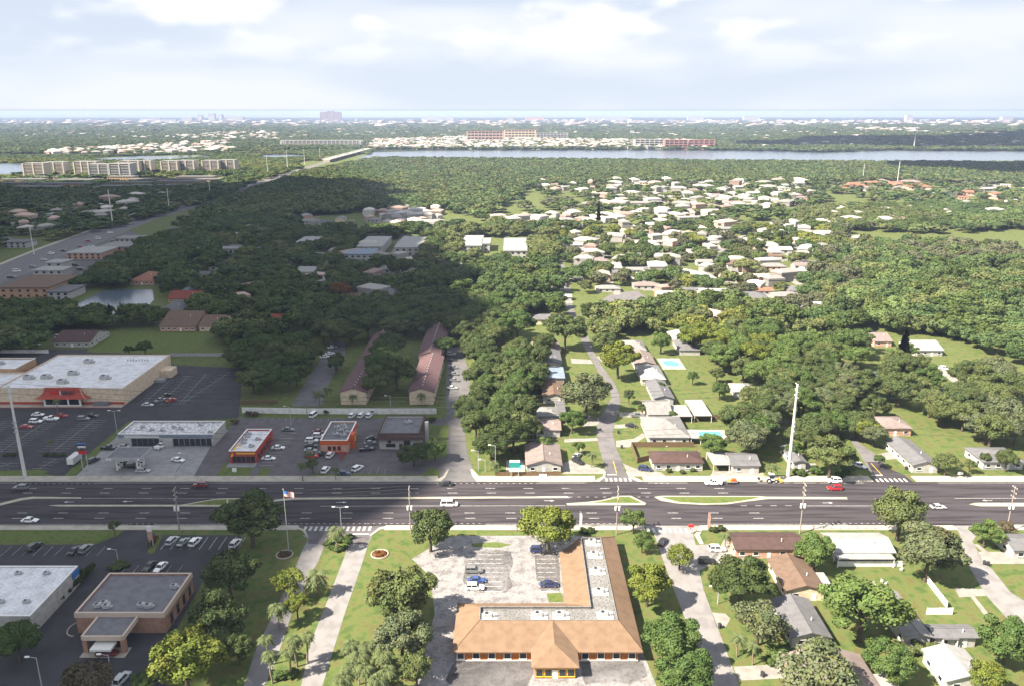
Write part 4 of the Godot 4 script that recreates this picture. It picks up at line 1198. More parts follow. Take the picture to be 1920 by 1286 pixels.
	var E0 := Vector3(-4.9, 3.25, 17.9); var E1 := Vector3(-4.9, 3.25, 23.5); var E2 := Vector3(5.2, 3.25, 23.5); var E3 := Vector3(5.2, 3.25, 17.9)
	var RF := Vector3(0.15, 5.35, 18.4); var RB := Vector3(0.15, 5.35, 10.0)
	b.quad(Vector3(-4.9, 3.25, 10.0), E1, RF, RB); b.tri(E1, E2, RF); b.quad(E2, Vector3(5.2, 3.25, 10.0), RB, RF)
	b.quad(E1 + Vector3(0, -0.22, 0), E2 + Vector3(0, -0.22, 0), E2, E1); b.quad(E0 + Vector3(0, -0.22, 0), E1 + Vector3(0, -0.22, 0), E1, E0); b.quad(E2 + Vector3(0, -0.22, 0), E3 + Vector3(0, -0.22, 0), E3, E2)
	b.quad(E1 + Vector3(0, -0.22, 0), E0 + Vector3(0, -0.22, 0), E3 + Vector3(0, -0.22, 0), E2 + Vector3(0, -0.22, 0))
	part("pavilion_roof", b.done(M.roof_orange), t)
	part("pavilion_wall", box_mesh(Vector3(8.6, 3.0, 5.6), M.stucco_orange), t, Vector3(0.15, 1.52, 20.0))
	for x in [-3.2, -1.3, 1.7, 3.5]: add_window(t, Vector3(x, 1.5, 22.8), 1.6, 1.9, 0.0, "pavilion_window", "yellow_trim")
	add_door(t, Vector3(0.15, 0, 22.8), 1.2, 0.0, "trim_white")
	for p in [[-13.5, -156.9], [-2.0, -157.2], [11.0, -157.2], [21.0, -166.5], [21.2, -175.5], [21.4, -183.0], [21.4, -189.2], [21.0, -157.4]]: roof_unit(t, p[0] - 9 + (0 if p[0] > 0 else 8), 4.72, p[1] + 165, 0.85, true)
	# long brown apartment rows
	var seen := 0
	for a in [[-70.8, -59.2, -306.0, -352.0, "left"], [-71.0, -62.0, -353.0, -400.0, ""], [-42.6, -31.6, -306.0, -356.0, ""], [-44.5, -33.5, -357.0, -412.0, ""]]:
		var lab: String = ["two-storey cream apartment row with plum roof between wood and palms", "rear plum-roofed apartment row half hidden under dark trees", "two-storey cream apartment row with plum roof beside the parking strip", "rear plum-roofed apartment row beyond a white gable"][seen]
		apartment_row(a[0], a[1], a[2], a[3], lab)
		seen += 1

func apartment_row(x0: float, x1: float, zf: float, zb: float, label: String) -> void:
	var w := x1 - x0
	var d := zf - zb
	var h := 5.4
	var t := thing("apartment_row", label, "apartments", Vector3((x0 + x1) / 2, 0, (zf + zb) / 2))
	var b := MB.new()
	b.box(Vector3(0, h / 2, 0), Vector3(w - 1.2, h, d - 0.8))
	for s in [-1, 1]:
		var z: float = s * (d / 2 - 0.402)
		var p := [Vector3(-w / 2 + 0.6, h, z), Vector3(w / 2 - 0.6, h, z), Vector3(0, h + 1.55, z)]
		if s > 0: b.tri(p[0], p[1], p[2])
		else: b.tri(p[1], p[0], p[2])
	part("wall", b.done(M.stucco_cream), t)
	b = MB.new()
	pitched(b, d, w, 1.75, 0.0, PI / 2, Vector3(0, h, 0))
	var rf := part("roof", b.done(M.roof_plum), t)
	b = MB.new()
	b.tube(Vector3(0, h + 1.78, -d / 2 + 0.1), Vector3(0, h + 1.78, d / 2 - 0.1), 0.14, 0.14, 6)
	part("ridge_cap", b.done(M.roof_plum), rf)
	for k in int(d / 3.6):
		var z := -d / 2 + 2.5 + k * 3.6
		b = MB.new()
		b.tube(Vector3(0.3, h + 1.5, z), Vector3(0.3, h + 2.2, z), 0.16, 0.16, 6)
		part("vent_pipe", b.done(M.trim_white), rf)
	for k in int(d / 6.0):
		var z := d / 2 - 4.0 - k * 6.0
		for s in [-1, 1]:
			for fl in 2: add_window(t, Vector3(s * (w / 2 - 0.6), 1.5 + 2.6 * fl, z), 1.6, 1.3, s * PI / 2)

func houses() -> void:
	for a in [
[4.41,16.76,-241.65,-258.78,3,"gz","roof_pink","stucco_white","grey-pink gabled house beside the kidney pool on the road corner"],
[8.43,18.22,-271.94,-283.03,3,"gx","roof_pink","stucco_white","narrow pink-grey gabled house behind the corner pool house"],
[8.4,18.03,-285.79,-296.14,3,"hx","roof_pale","stucco_white","pale hip-roofed house with a turned wing behind round green tree"],
[12.46,22.3,-307.19,-327.34,3,"gz","roof_tan","stucco_white","peach tan-roofed house beside the spreading grey oak"],
[14.03,23.39,-330.94,-346.85,3,"fx","roof_blue","stucco_white","flat blue-roofed house beside the curving street"],
[13.81,23.44,-350.85,-373.06,3,"gz","roof_grey","stucco_white","grey gabled house behind the flat blue roof"],
[9.92,24.01,-373.06,-389.03,3,"hx","roof_pink","stucco_pink","pink house with pale roof under trees by street bend"],
[49.02,64.33,-264.97,-285.79,3,"hx","roof_pale","stucco_white","big pale hip-roofed house before the wooden fence pool"],
[52.31,62.19,-287.47,-303.42,3,"gx","roof_pale","stucco_white","pale gabled house joined to white patio roofs"],
[57.83,66.52,-305.29,-327.34,3,"gz","roof_grey","stucco_grey","dark grey gabled house facing the open green lawn"],
[56.61,67.56,-329.49,-350.04,3,"hx","roof_white","stucco_white","bright white-roofed house before the oval pool"],
[56.74,67.1,-350.85,-370.37,3,"gz","roof_pink","stucco_white","pale pink-roofed house beside the oval pool"],
[55.33,66.29,-373.06,-390.99,3,"hx","roof_pale","stucco_white","pale hip-roofed house behind yellow-green tree"],
[46.87,64.27,-243.31,-253.28,3,"hx","roof_brown","stucco_white","long brown-roofed house with white front behind the wood fence"],
[72.6,82.47,-241.24,-251.94,3,"gx","roof_grey","stucco_white","light grey house with white carport by the tall pole"],
[93.88,98.86,-243.73,-257.38,3,"gz","roof_grey","stucco_white","small grey gabled house beside the tall concrete pole"],
[135.65,148.23,-272.99,-285.28,3.2,"hx","roof_pink","stucco_pink","round-edged pink-roofed house by the side street woods"],
[132.71,142.06,-241.65,-263.04,3,"gz","roof_grey","stucco_white","long light grey gabled house on the open corner lawn"],
[157.6,171.85,-244.15,-256.46,3,"hx","roof_grey","stucco_grey","grey house half hidden behind two round trees"],
[197.3,211.91,-373.06,-390.99,3,"gx","roof_white","stucco_white","white-roofed house at the foot of the bright wood"],
[184.45,194.21,-389.03,-405.25,3,"gx","roof_pink","stucco_pink","pink-roofed house beside the small dark pond"],
[93.12,102.03,-313.65,-324.52,3,"hx","roof_white","stucco_white","white-roofed house among trees beyond the lawn"],
[59.59,78.69,-188.9,-198.17,3,"gx","roof_brown","stucco_pink","long red-brown roofed house by the road pavement"],
[66.79,77.08,-169.69,-184.67,3,"gz","roof_tan","stucco_cream","tan gabled house with cream end wall and two windows"],
[85.9,102.18,-187.3,-197.88,3,"gx","roof_white","stucco_white","white metal-roofed house with deep rear veranda"],
[62.15,71.4,-151.66,-166.59,3,"gz","roof_grey","stucco_white","light grey gabled house between sparse tree and dense green tree"],
[87.5,94.03,-151.84,-169.69,3,"gz","roof_pale","stucco_white","pale long-roofed house behind the broad green tree"],
[94.22,104.32,-151.93,-156.92,2.8,"gx","roof_grey","stucco_white","low grey wing facing a lawn with white fence"],
[57.95,75.11,-134.09,-146.22,3,"gz","roof_pink","stucco_pink","pink-tan roofed house at the foot of the sparse oak"],
[89.25,98.78,-137.52,-148,3,"gz","roof_white","stucco_white","bright white-roofed house beside the green back lawn"],
[133.96,146.47,-188.36,-197.3,3,"gx","roof_grey","stucco_white","grey house at the corner of the pale side road"],
[-233.81,-214.33,-388.06,-409.51,3,"gx","roof_brown","stucco_white","brown-roofed house with white vans behind the store"],
[-264.48,-246.84,-538.45,-566.63,3,"hx","roof_terracotta","stucco_pink","terracotta-roofed house on the far side of the pond"],
[-215.71,-195.74,-484.9,-504.75,3,"gx","roof_red","stucco_tan","red-roofed house beside the shaded pond"],
[-215.58,-203.06,-507.94,-536.66,3,"fx","roof_blue","stucco_grey","blue-grey flat-roofed house behind the red roof"],
[-207.98,-190.18,-444.24,-477.64,3,"hx","roof_grey","stucco_tan","grey hip-roofed house on the pond bank"],
[-192.59,-172.29,-418.26,-450.57,3,"gx","roof_tan","stucco_pink","tan-roofed house between pond and shaded lawn"],
[-171.13,-158.94,-418.26,-441.76,3,"gx","roof_tan","stucco_cream","small tan-roofed house with cream end by orange tree"],
[-135.43,-123.07,-425.06,-444.24,3,"gx","roof_red","stucco_white","dark red-roofed house buried in shaded trees"],
[-55.63,-50.3,-427.38,-441.76,3,"gx","roof_red","stucco_white","small red-roofed hut behind the plum apartment roofs"],
[-83.36,-72.27,-489.97,-510.26,3.2,"hx","roof_grey","stucco_white","grey-roofed white house in the shaded wood"],
[-100.12,-81.58,-543.87,-558.85,3,"hx","roof_grey","stucco_tan","brown-grey house behind the white apartment blocks"],
[-157.14,-139.68,-570.6,-587.02,3,"gx","roof_white","stucco_white","white-roofed long house by the shaded green"]]: house(a)
	# screened pool enclosures, sheds and carports
	for a in [
[61.92,69.51,-285.99,-298.13,2.7,"c","roof_white","white patio roof joined to the pale gabled house"],
[70.25,77.23,-286.55,-304.23,2.7,"c","roof_white","large white patio cover by the wooden fence"],
[17.37,21.05,-284.89,-302.99,2.7,"c","roof_grey","grey carport beside the hip-roofed house"],
[66.94,72.61,-242.51,-252.84,2.6,"c","roof_white","white carport beside the light grey house"],
[75.47,79.43,-172.27,-178.43,2.5,"s","roof_white","white-roofed shed against the tan gabled house"],
[85.65,100.76,-184.71,-187.86,2.5,"c","roof_white","white veranda roof along the metal-roofed house"],
[64.41,68.24,-265.17,-273.15,2.5,"c","roof_white","white porch roof beside the long pool"],
[74.91,79.22,-134.69,-140.24,2.5,"s","roof_white","white-roofed shed behind the pink-tan roof"],
[-224.65,-216.33,-398.4,-408.82,2.6,"s","roof_white","white shed beside the brown-roofed house"],
[96.1,99.66,-151.58,-152.33,2.5,"c","roof_grey","grey porch along the low wing"]]:
		var t := thing("carport" if a[5] == "c" else "shed", a[7], "carport" if a[5] == "c" else "shed", Vector3((a[0] + a[1]) / 2, 0, (a[2] + a[3]) / 2))
		var w: float = a[1] - a[0]
		var d: float = a[2] - a[3]
		part("roof", box_mesh(Vector3(w, 0.22, d), M[a[6]]), t, Vector3(0, a[4] + 0.11, 0))
		if a[5] == "c":
			for s in [[-1, -1], [1, -1], [-1, 1], [1, 1]]: part("post", box_mesh(Vector3(0.16, a[4], 0.16), M.trim_white), t, Vector3(s[0] * (w / 2 - 0.2), a[4] / 2, s[1] * (d / 2 - 0.2)))
		else:
			part("wall", box_mesh(Vector3(w - 0.4, a[4], d - 0.4), M.stucco_white), t, Vector3(0, a[4] / 2, 0))
			add_door(t, Vector3(0, 0, d / 2 - 0.2), 1.0, 0.0, "trim_white")
	for a in [
[-1.99,4.33,-242.28,-251.97,"turquoise swimming pool on white deck by the road corner",0.35],
[70.56,81.22,-352.88,-369.54,"oval turquoise pool on a pale round deck",0.9],
[67.04,80.14,-270.54,-279.19,"long turquoise pool on white deck beyond the wooden fence",0.2],
[83.4,96.64,-470.61,-491.85,"turquoise pool in a yard of the sunlit suburb",0.5]]:
		var t := thing("swimming_pool", a[4], "pool", Vector3((a[0] + a[1]) / 2, 0, (a[2] + a[3]) / 2))
		var w: float = a[1] - a[0]
		var d: float = a[2] - a[3]
		var ring := PackedVector2Array()
		for k in 20:
			var g := TAU * k / 20
			ring.append(Vector2(signf(cos(g)) * pow(absf(cos(g)), a[5]) * w * 0.36, signf(sin(g)) * pow(absf(sin(g)), a[5]) * d * 0.33))
		var b := MB.new()
		b.prism(pv([-w / 2, -d / 2, w / 2, -d / 2, w / 2, d / 2, -w / 2, d / 2]), 0.0, 0.1)
		part("deck", b.done(M.walk), t)
		b = MB.new()
		for k in 20:
			var p := ring[k]
			var q := ring[(k + 1) % 20]
			b.tube(Vector3(p.x, 0.13, p.y), Vector3(q.x, 0.13, q.y), 0.18, 0.18, 5)
		part("coping", b.done(M.trim_white), t)
		b = MB.new()
		b.sheet(ring, 0.115)
		part("water", b.done(M.pool_water), t)

# smaller, shared houses of the suburb behind
func suburb_house(p: Vector2, yaw: float, s: float, roof: String, wall: String, label: String, group: String, kind: int) -> void:
	var dims: Array = [[16.0, 10.0, 0.0], [18.0, 11.0, 5.5], [13.0, 9.0, 0.0], [21.0, 12.0, 6.0]][kind]
	var key := "sub%d" % kind
	if not M.has(key + "w"):
		var b := MB.new()
		b.box(Vector3(0, 1.5, 0), Vector3(dims[0] - 1, 3.0, dims[1] - 1))
		if dims[2] == 0.0:
			for q in [-1, 1]:
				var x: float = q * (dims[0] / 2 - 0.502)
				var g: float = dims[1] / 2 - 0.5
				if q > 0: b.tri(Vector3(x, 3, g), Vector3(x, 3, -g), Vector3(x, 3 + g * 0.34, 0))
				else: b.tri(Vector3(x, 3, -g), Vector3(x, 3, g), Vector3(x, 3 + g * 0.34, 0))
		M[key + "w"] = b.done(M.stucco_white)
		b = MB.new()
		pitched(b, dims[0], dims[1], dims[1] * 0.17, dims[2], 0.0, Vector3(0, 3.0, 0))
		M[key + "r"] = b.done(M.roof_grey)
		M.sub_window = box_mesh(Vector3(1.7, 1.3, 0.12), M.glass)
		M.sub_drive = box_mesh(Vector3(5.5, 0.05, 9.0), M.concrete_pale)
	var t := thing("house", label, "house", Vector3(p.x, 0, p.y), yaw, group)
	t.scale = Vector3.ONE * s
	if built.size() < 150: built.append(Rect2(p.x - 9 * s, p.y - 6 * s, 18 * s, 14 * s))
	part("wall", M[key + "w"], t, Vector3.ZERO, M[wall])
	part("roof", M[key + "r"], t, Vector3.ZERO, M[roof])
	part("driveway", M.sub_drive, t, Vector3(dims[0] * 0.3, 0.025, dims[1] / 2 + 4.0))
	for k in 3: part("window", M.sub_window, t, Vector3(-dims[0] * 0.3 + k * dims[0] * 0.24, 1.6, dims[1] / 2 - 0.5))

func slab_block(called: String, label: String, group: String, x0: float, x1: float, z: float, deep: float, h: float, floors: int, wall: String, roof: String) -> void:
	var w := x1 - x0
	var t := thing(called, label, "apartments" if floors > 2 else "building", Vector3((x0 + x1) / 2, 0, z - deep / 2), 0.0, group)
	if z > -1000.0: built.append(Rect2(x0 - 1, z - deep, w + 2, deep + 6))
	part("wall", box_mesh(Vector3(w, h, deep), M[wall]), t, Vector3(0, h / 2, 0))
	part("roof", box_mesh(Vector3(w + 1.2, 0.8, deep + 1.2), M[roof]), t, Vector3(0, h + 0.4, 0))
	if floors > 2:
		var fh := h / floors
		var band := box_mesh(Vector3(w * 0.96, fh * 0.32, 2.0), M[wall])
		var gl := box_mesh(Vector3(w * 0.9, fh * 0.5, 0.3), M.glass)
		for f in floors:
			part("balcony", band, t, Vector3(0, fh * (f + 0.18), deep / 2 + 1.0))
			part("window_band", gl, t, Vector3(0, fh * (f + 0.62), deep / 2 + 0.16))
		var n := maxi(2, int(w / 14.0))
		var pier := box_mesh(Vector3(2.4, h, 3.2), M[wall])
		for k in n + 1: part("pier", pier, t, Vector3(-w * 0.48 + w * 0.96 * k / n, h / 2, deep / 2 + 1.1))
	else:
		var gl := box_mesh(Vector3(1.8 if z > -1500.0 else w * 0.9, 1.4, 0.2), M.glass)
		var n := maxi(1, int(w / 4.5)) if z > -1500.0 else 1
		for f in floors:
			for k in n: part("window", gl, t, Vector3(-w / 2 + w * (k + 0.5) / n, h * (f + 0.55) / floors, deep / 2 + 0.1))

func far_buildings() -> void:
	for a in [
["condominium","cream many-storey condominium block beside the lagoon","cream condominium blocks",-894.93,-856.79,-1487.32,24,22.95,9,"far_cream","roof_pale"],
["condominium","cream many-storey condominium block beside the lagoon","cream condominium blocks",-885.59,-848.18,-1538.45,24,21.73,9,"far_cream","roof_pale"],
["condominium","cream many-storey condominium block beside the lagoon","cream condominium blocks",-822.07,-779.96,-1525.35,24,23.51,9,"far_cream","roof_pale"],
["condominium","grey many-storey condominium block beside the lagoon","grey condominium blocks",-750.23,-714.24,-1439.42,24,24.08,9,"stucco_grey","roof_pale"],
["condominium","grey many-storey condominium block beside the lagoon","grey condominium blocks",-714.24,-676.35,-1439.42,24,25,9,"stucco_grey","roof_pale"],
["condominium","cream many-storey condominium block beside the lagoon","cream condominium blocks",-750.36,-711.62,-1551.77,24,22.9,9,"far_cream","roof_pale"],
["condominium","cream many-storey condominium block beside the lagoon","cream condominium blocks",-717.7,-695.08,-1565.32,24,23.1,9,"far_cream","roof_pale"],
["condominium","cream many-storey condominium block beside the lagoon","cream condominium blocks",-669.82,-638.22,-1551.77,24,22.9,9,"far_cream","roof_pale"],
["condominium","cream many-storey condominium block beside the lagoon","cream condominium blocks",-643.67,-611.8,-1565.32,24,23.1,9,"far_cream","roof_pale"],
["condominium","cream many-storey condominium block beside the lagoon","cream condominium blocks",-601.51,-569.36,-1579.11,24,22.28,9,"far_cream","roof_pale"],
["condominium","cream many-storey condominium block beside the lagoon","cream condominium blocks",-574.31,-542.93,-1593.13,24,22.47,9,"far_cream","roof_pale"],
["terrace_row","low grey-roofed terrace in front of the condominiums","low terraces before the condominiums",-813.31,-762.48,-1283.81,22,5,2,"stucco_tan","roof_grey"],
["terrace_row","low grey-roofed terrace in front of the condominiums","low terraces before the condominiums",-743.54,-664.17,-1265.52,22,5.76,2,"stucco_tan","roof_grey"],
["terrace_row","low grey-roofed terrace in front of the condominiums","low terraces before the condominiums",-760.74,-698.82,-1341.94,22,5.22,2,"stucco_tan","roof_grey"],
["terrace_row","low grey-roofed terrace in front of the condominiums","low terraces before the condominiums",-639.64,-576.1,-1283.81,22,5.84,2,"stucco_tan","roof_grey"],
["terrace_row","low grey-roofed terrace in front of the condominiums","low terraces before the condominiums",-571.65,-498.27,-1293.16,22,6.71,2,"stucco_tan","roof_grey"],
["terrace_row","low grey-roofed terrace in front of the condominiums","low terraces before the condominiums",-641.61,-588.15,-1352.13,22,5.26,2,"stucco_tan","roof_grey"],
["terrace_row","low grey-roofed terrace in front of the condominiums","low terraces before the condominiums",-579.23,-490.12,-1352.13,22,5.26,2,"stucco_tan","roof_grey"],
["terrace_row","low grey-roofed terrace in front of the condominiums","low terraces before the condominiums",-629.77,-589.4,-1221.92,22,5.57,2,"stucco_tan","roof_grey"],
["terrace_row","low grey-roofed terrace in front of the condominiums","low terraces before the condominiums",-753.9,-681.71,-1213.55,22,5.53,2,"stucco_tan","roof_grey"],
["terrace_row","low grey-roofed terrace in front of the condominiums","low terraces before the condominiums",-664.83,-618.93,-1197.14,22,5.46,2,"stucco_tan","roof_grey"],
["terrace_row","low grey-roofed terrace in front of the condominiums","low terraces before the condominiums",-585.26,-536.48,-1230.4,22,5.6,2,"stucco_tan","roof_grey"],
["terrace_row","low grey-roofed terrace in front of the condominiums","low terraces before the condominiums",-536.04,-491.03,-1239,22,5.64,2,"stucco_tan","roof_grey"],
["terrace_row","low grey-roofed terrace in front of the condominiums","low terraces before the condominiums",-855.48,-784.19,-1352.13,22,5.26,2,"stucco_tan","roof_grey"],
["terrace_row","low grey-roofed terrace in front of the condominiums","low terraces before the condominiums",-583,-518.23,-1405.43,22,5.45,2,"stucco_tan","roof_grey"],
["terrace_row","low grey-roofed terrace in front of the condominiums","low terraces before the condominiums",-703.31,-657.04,-1405.43,22,5.45,2,"stucco_tan","roof_grey"],
["terrace_row","low grey-roofed terrace in front of the condominiums","low terraces before the condominiums",-832.86,-786.59,-1405.43,22,5.45,2,"stucco_tan","roof_grey"],
["apartment_block","white flat-roofed apartment block beside the low blue wing","",-129.21,-108.72,-659.24,55,6.4,2,"stucco_white","roof_white"],
["apartment_block","white flat-roofed apartment block across the lane from the blue wing","",-97.3,-76.96,-654.14,60,6.4,2,"stucco_white","roof_white"],
["apartment_block","low blue-white apartment wing in cloud shade","",-132.97,-109.75,-622.77,25,6.4,2,"stucco_white","roof_blue"],
["apartment_block","sunlit white apartment block beside dense trees","",-42.2,-26.04,-664.41,55,6.4,2,"stucco_white","roof_white"],
["apartment_block","sunlit white apartment block by the street end","",-6.49,12.12,-639.3,65,6.4,2,"stucco_white","roof_white"],
["apartment_block","narrow white stair block between sunlit apartments","",-25.52,-19.14,-674.98,30,6.4,2,"stucco_white","roof_white"],
["apartment_block","white apartment block deep in cloud shade","",-185.96,-168.97,-680.39,40,6.4,2,"stucco_white","roof_white"],
["commercial_block","long white two-storey block among shaded trees","",-260.8,-210.75,-649.12,12,6.19,2,"stucco_white","roof_pale"],
["commercial_block","tan flat-roofed shopping block beside the diagonal highway","",-328.1,-296.66,-497.83,40,6.63,2,"stucco_tan","roof_tan"],
["commercial_block","white warehouse nearer the pond road","",-346.26,-324.66,-565.96,14,4.5,2,"stucco_white","roof_white"],
["commercial_block","short white warehouse by the highway","",-354.43,-341.06,-596.25,14,4.5,2,"stucco_white","roof_white"],
["commercial_block","white-roofed shop with red band by the highway","",-361.34,-333.21,-639.3,30,4.5,2,"stucco_pink","roof_white"],
["commercial_block","pale commercial block at the highway edge","",-350.51,-325.63,-669.66,25,4.5,2,"stucco_tan","roof_pale"],
["commercial_block","grey shop behind parked trucks","",-295.66,-282.07,-494.82,20,4.5,2,"stucco_white","roof_grey"],
["commercial_block","pale depot beside the highway","",-358.5,-335.88,-714.67,18,4.5,2,"stucco_white","roof_pale"],
["commercial_block","grey shed across the highway","",-447.04,-425.97,-694.29,16,4.5,2,"stucco_grey","roof_grey"],
["apartment_block","long white shopping centre on the far shore","",-758.43,-488.18,-2677.65,30,21.98,4,"stucco_white","roof_white"],
["apartment_block","pink hotel blocks on the far shore","",-170.43,-30.08,-3084.35,30,40.71,4,"far_pink","roof_terracotta"],
["apartment_block","cream hotel block on the far shore","",-32.81,98.43,-3367.81,30,40.16,4,"stucco_cream","roof_terracotta"],
["apartment_block","white apartment block on the far shore","",100.25,233.92,-3430.79,30,25.86,4,"stucco_white","roof_white"],
["apartment_block","white apartment block at the river edge","",395.28,491.52,-2638.92,30,26.66,4,"stucco_white","roof_white"],
["apartment_block","red-fronted apartment block at the river edge","",471.32,543.83,-2529.09,30,28.76,4,"far_red","roof_terracotta"],
["apartment_block","second red-fronted apartment block down the river edge","",551.39,634.93,-2564.68,30,27.54,4,"far_red","roof_terracotta"],
["tower_block","pale tower in the skyline cluster on the horizon","towers on the horizon",-2406.05,-2325.85,-10359.69,60,102.7,12,"stucco_pink","roof_pale"],
["tower_block","pale tower in the skyline cluster on the horizon","towers on the horizon",-2319.17,-2232.28,-10359.69,60,112,12,"stucco_pink","roof_pale"],
["tower_block","pale tower in the skyline cluster on the horizon","towers on the horizon",-2225.6,-2145.4,-10359.69,60,102.7,12,"stucco_pink","roof_pale"],
["distant_block","low white block on the hazy coast skyline","white blocks on the coast skyline",-3609.08,-3533.1,-9812.67,60,85.18,2,"stucco_white","roof_white"],
["distant_block","low white block on the hazy coast skyline","white blocks on the coast skyline",-3218.09,-3037.64,-9320.35,60,52.08,2,"stucco_white","roof_white"],
["distant_block","low white block on the hazy coast skyline","white blocks on the coast skyline",-3735.71,-3685.06,-9812.67,60,66.96,2,"stucco_white","roof_white"],
["distant_block","low white block on the hazy coast skyline","white blocks on the coast skyline",-4198.56,-3969.99,-9320.35,60,34.74,2,"stucco_white","roof_white"],
["distant_block","low white block on the hazy coast skyline","white blocks on the coast skyline",-3482.44,-3444.45,-9812.67,60,73.04,2,"stucco_white","roof_white"],
["distant_block","low white block on the hazy coast skyline","white blocks on the coast skyline",-3729.38,-3609.08,-9320.35,60,40.52,2,"stucco_white","roof_white"],
["distant_block","low white block on the hazy coast skyline","white blocks on the coast skyline",-3838.23,-3609.08,-8874.93,60,27.58,2,"stucco_white","roof_white"],
["distant_block","low white block on the hazy coast skyline","white blocks on the coast skyline",935.69,1470.36,-10359.69,60,38.58,2,"stucco_white","roof_white"],
["distant_block","low white block on the hazy coast skyline","white blocks on the coast skyline",2205.55,2406.05,-10359.69,60,45.01,2,"stucco_white","roof_white"],
["distant_block","low white block on the hazy coast skyline","white blocks on the coast skyline",2907.31,3107.82,-10359.69,60,51.43,2,"stucco_white","roof_white"],
["distant_block","low white block on the hazy coast skyline","white blocks on the coast skyline",167.09,401.01,-10359.69,60,38.58,2,"stucco_pink","roof_white"],
["distant_block","low white block on the hazy coast skyline","white blocks on the coast skyline",-1136.19,-735.18,-10359.69,60,38.58,2,"stucco_white","roof_white"],
["distant_block","low white block on the hazy coast skyline","white blocks on the coast skyline",5825.18,5951.81,-9812.67,60,48.73,2,"stucco_white","roof_white"],
["distant_block","low white block on the hazy coast skyline","white blocks on the coast skyline",4685.47,4761.45,-9812.67,60,66.96,2,"stucco_white","roof_white"],
["distant_block","low white block on the hazy coast skyline","white blocks on the coast skyline",-30.08,8.59,-6647.78,60,70.26,2,"stucco_white","roof_white"]]: slab_block(a[0], a[1], a[2], a[3], a[4], a[5], a[6], a[7], a[8], a[9], a[10])
	var roofs := ["roof_grey", "roof_pale", "roof_pink", "roof_tan", "roof_white", "roof_pale", "roof_grey", "roof_terracotta"]
	var walls := ["stucco_white", "stucco_cream", "stucco_white", "stucco_pink"]
	var names := {"roof_grey": "grey-roofed", "roof_pale": "pale-roofed", "roof_pink": "pink-roofed", "roof_tan": "tan-roofed", "roof_white": "white-roofed", "roof_terracotta": "terracotta-roofed"}
	var r := RandomNumberGenerator.new()
	r.seed = 21
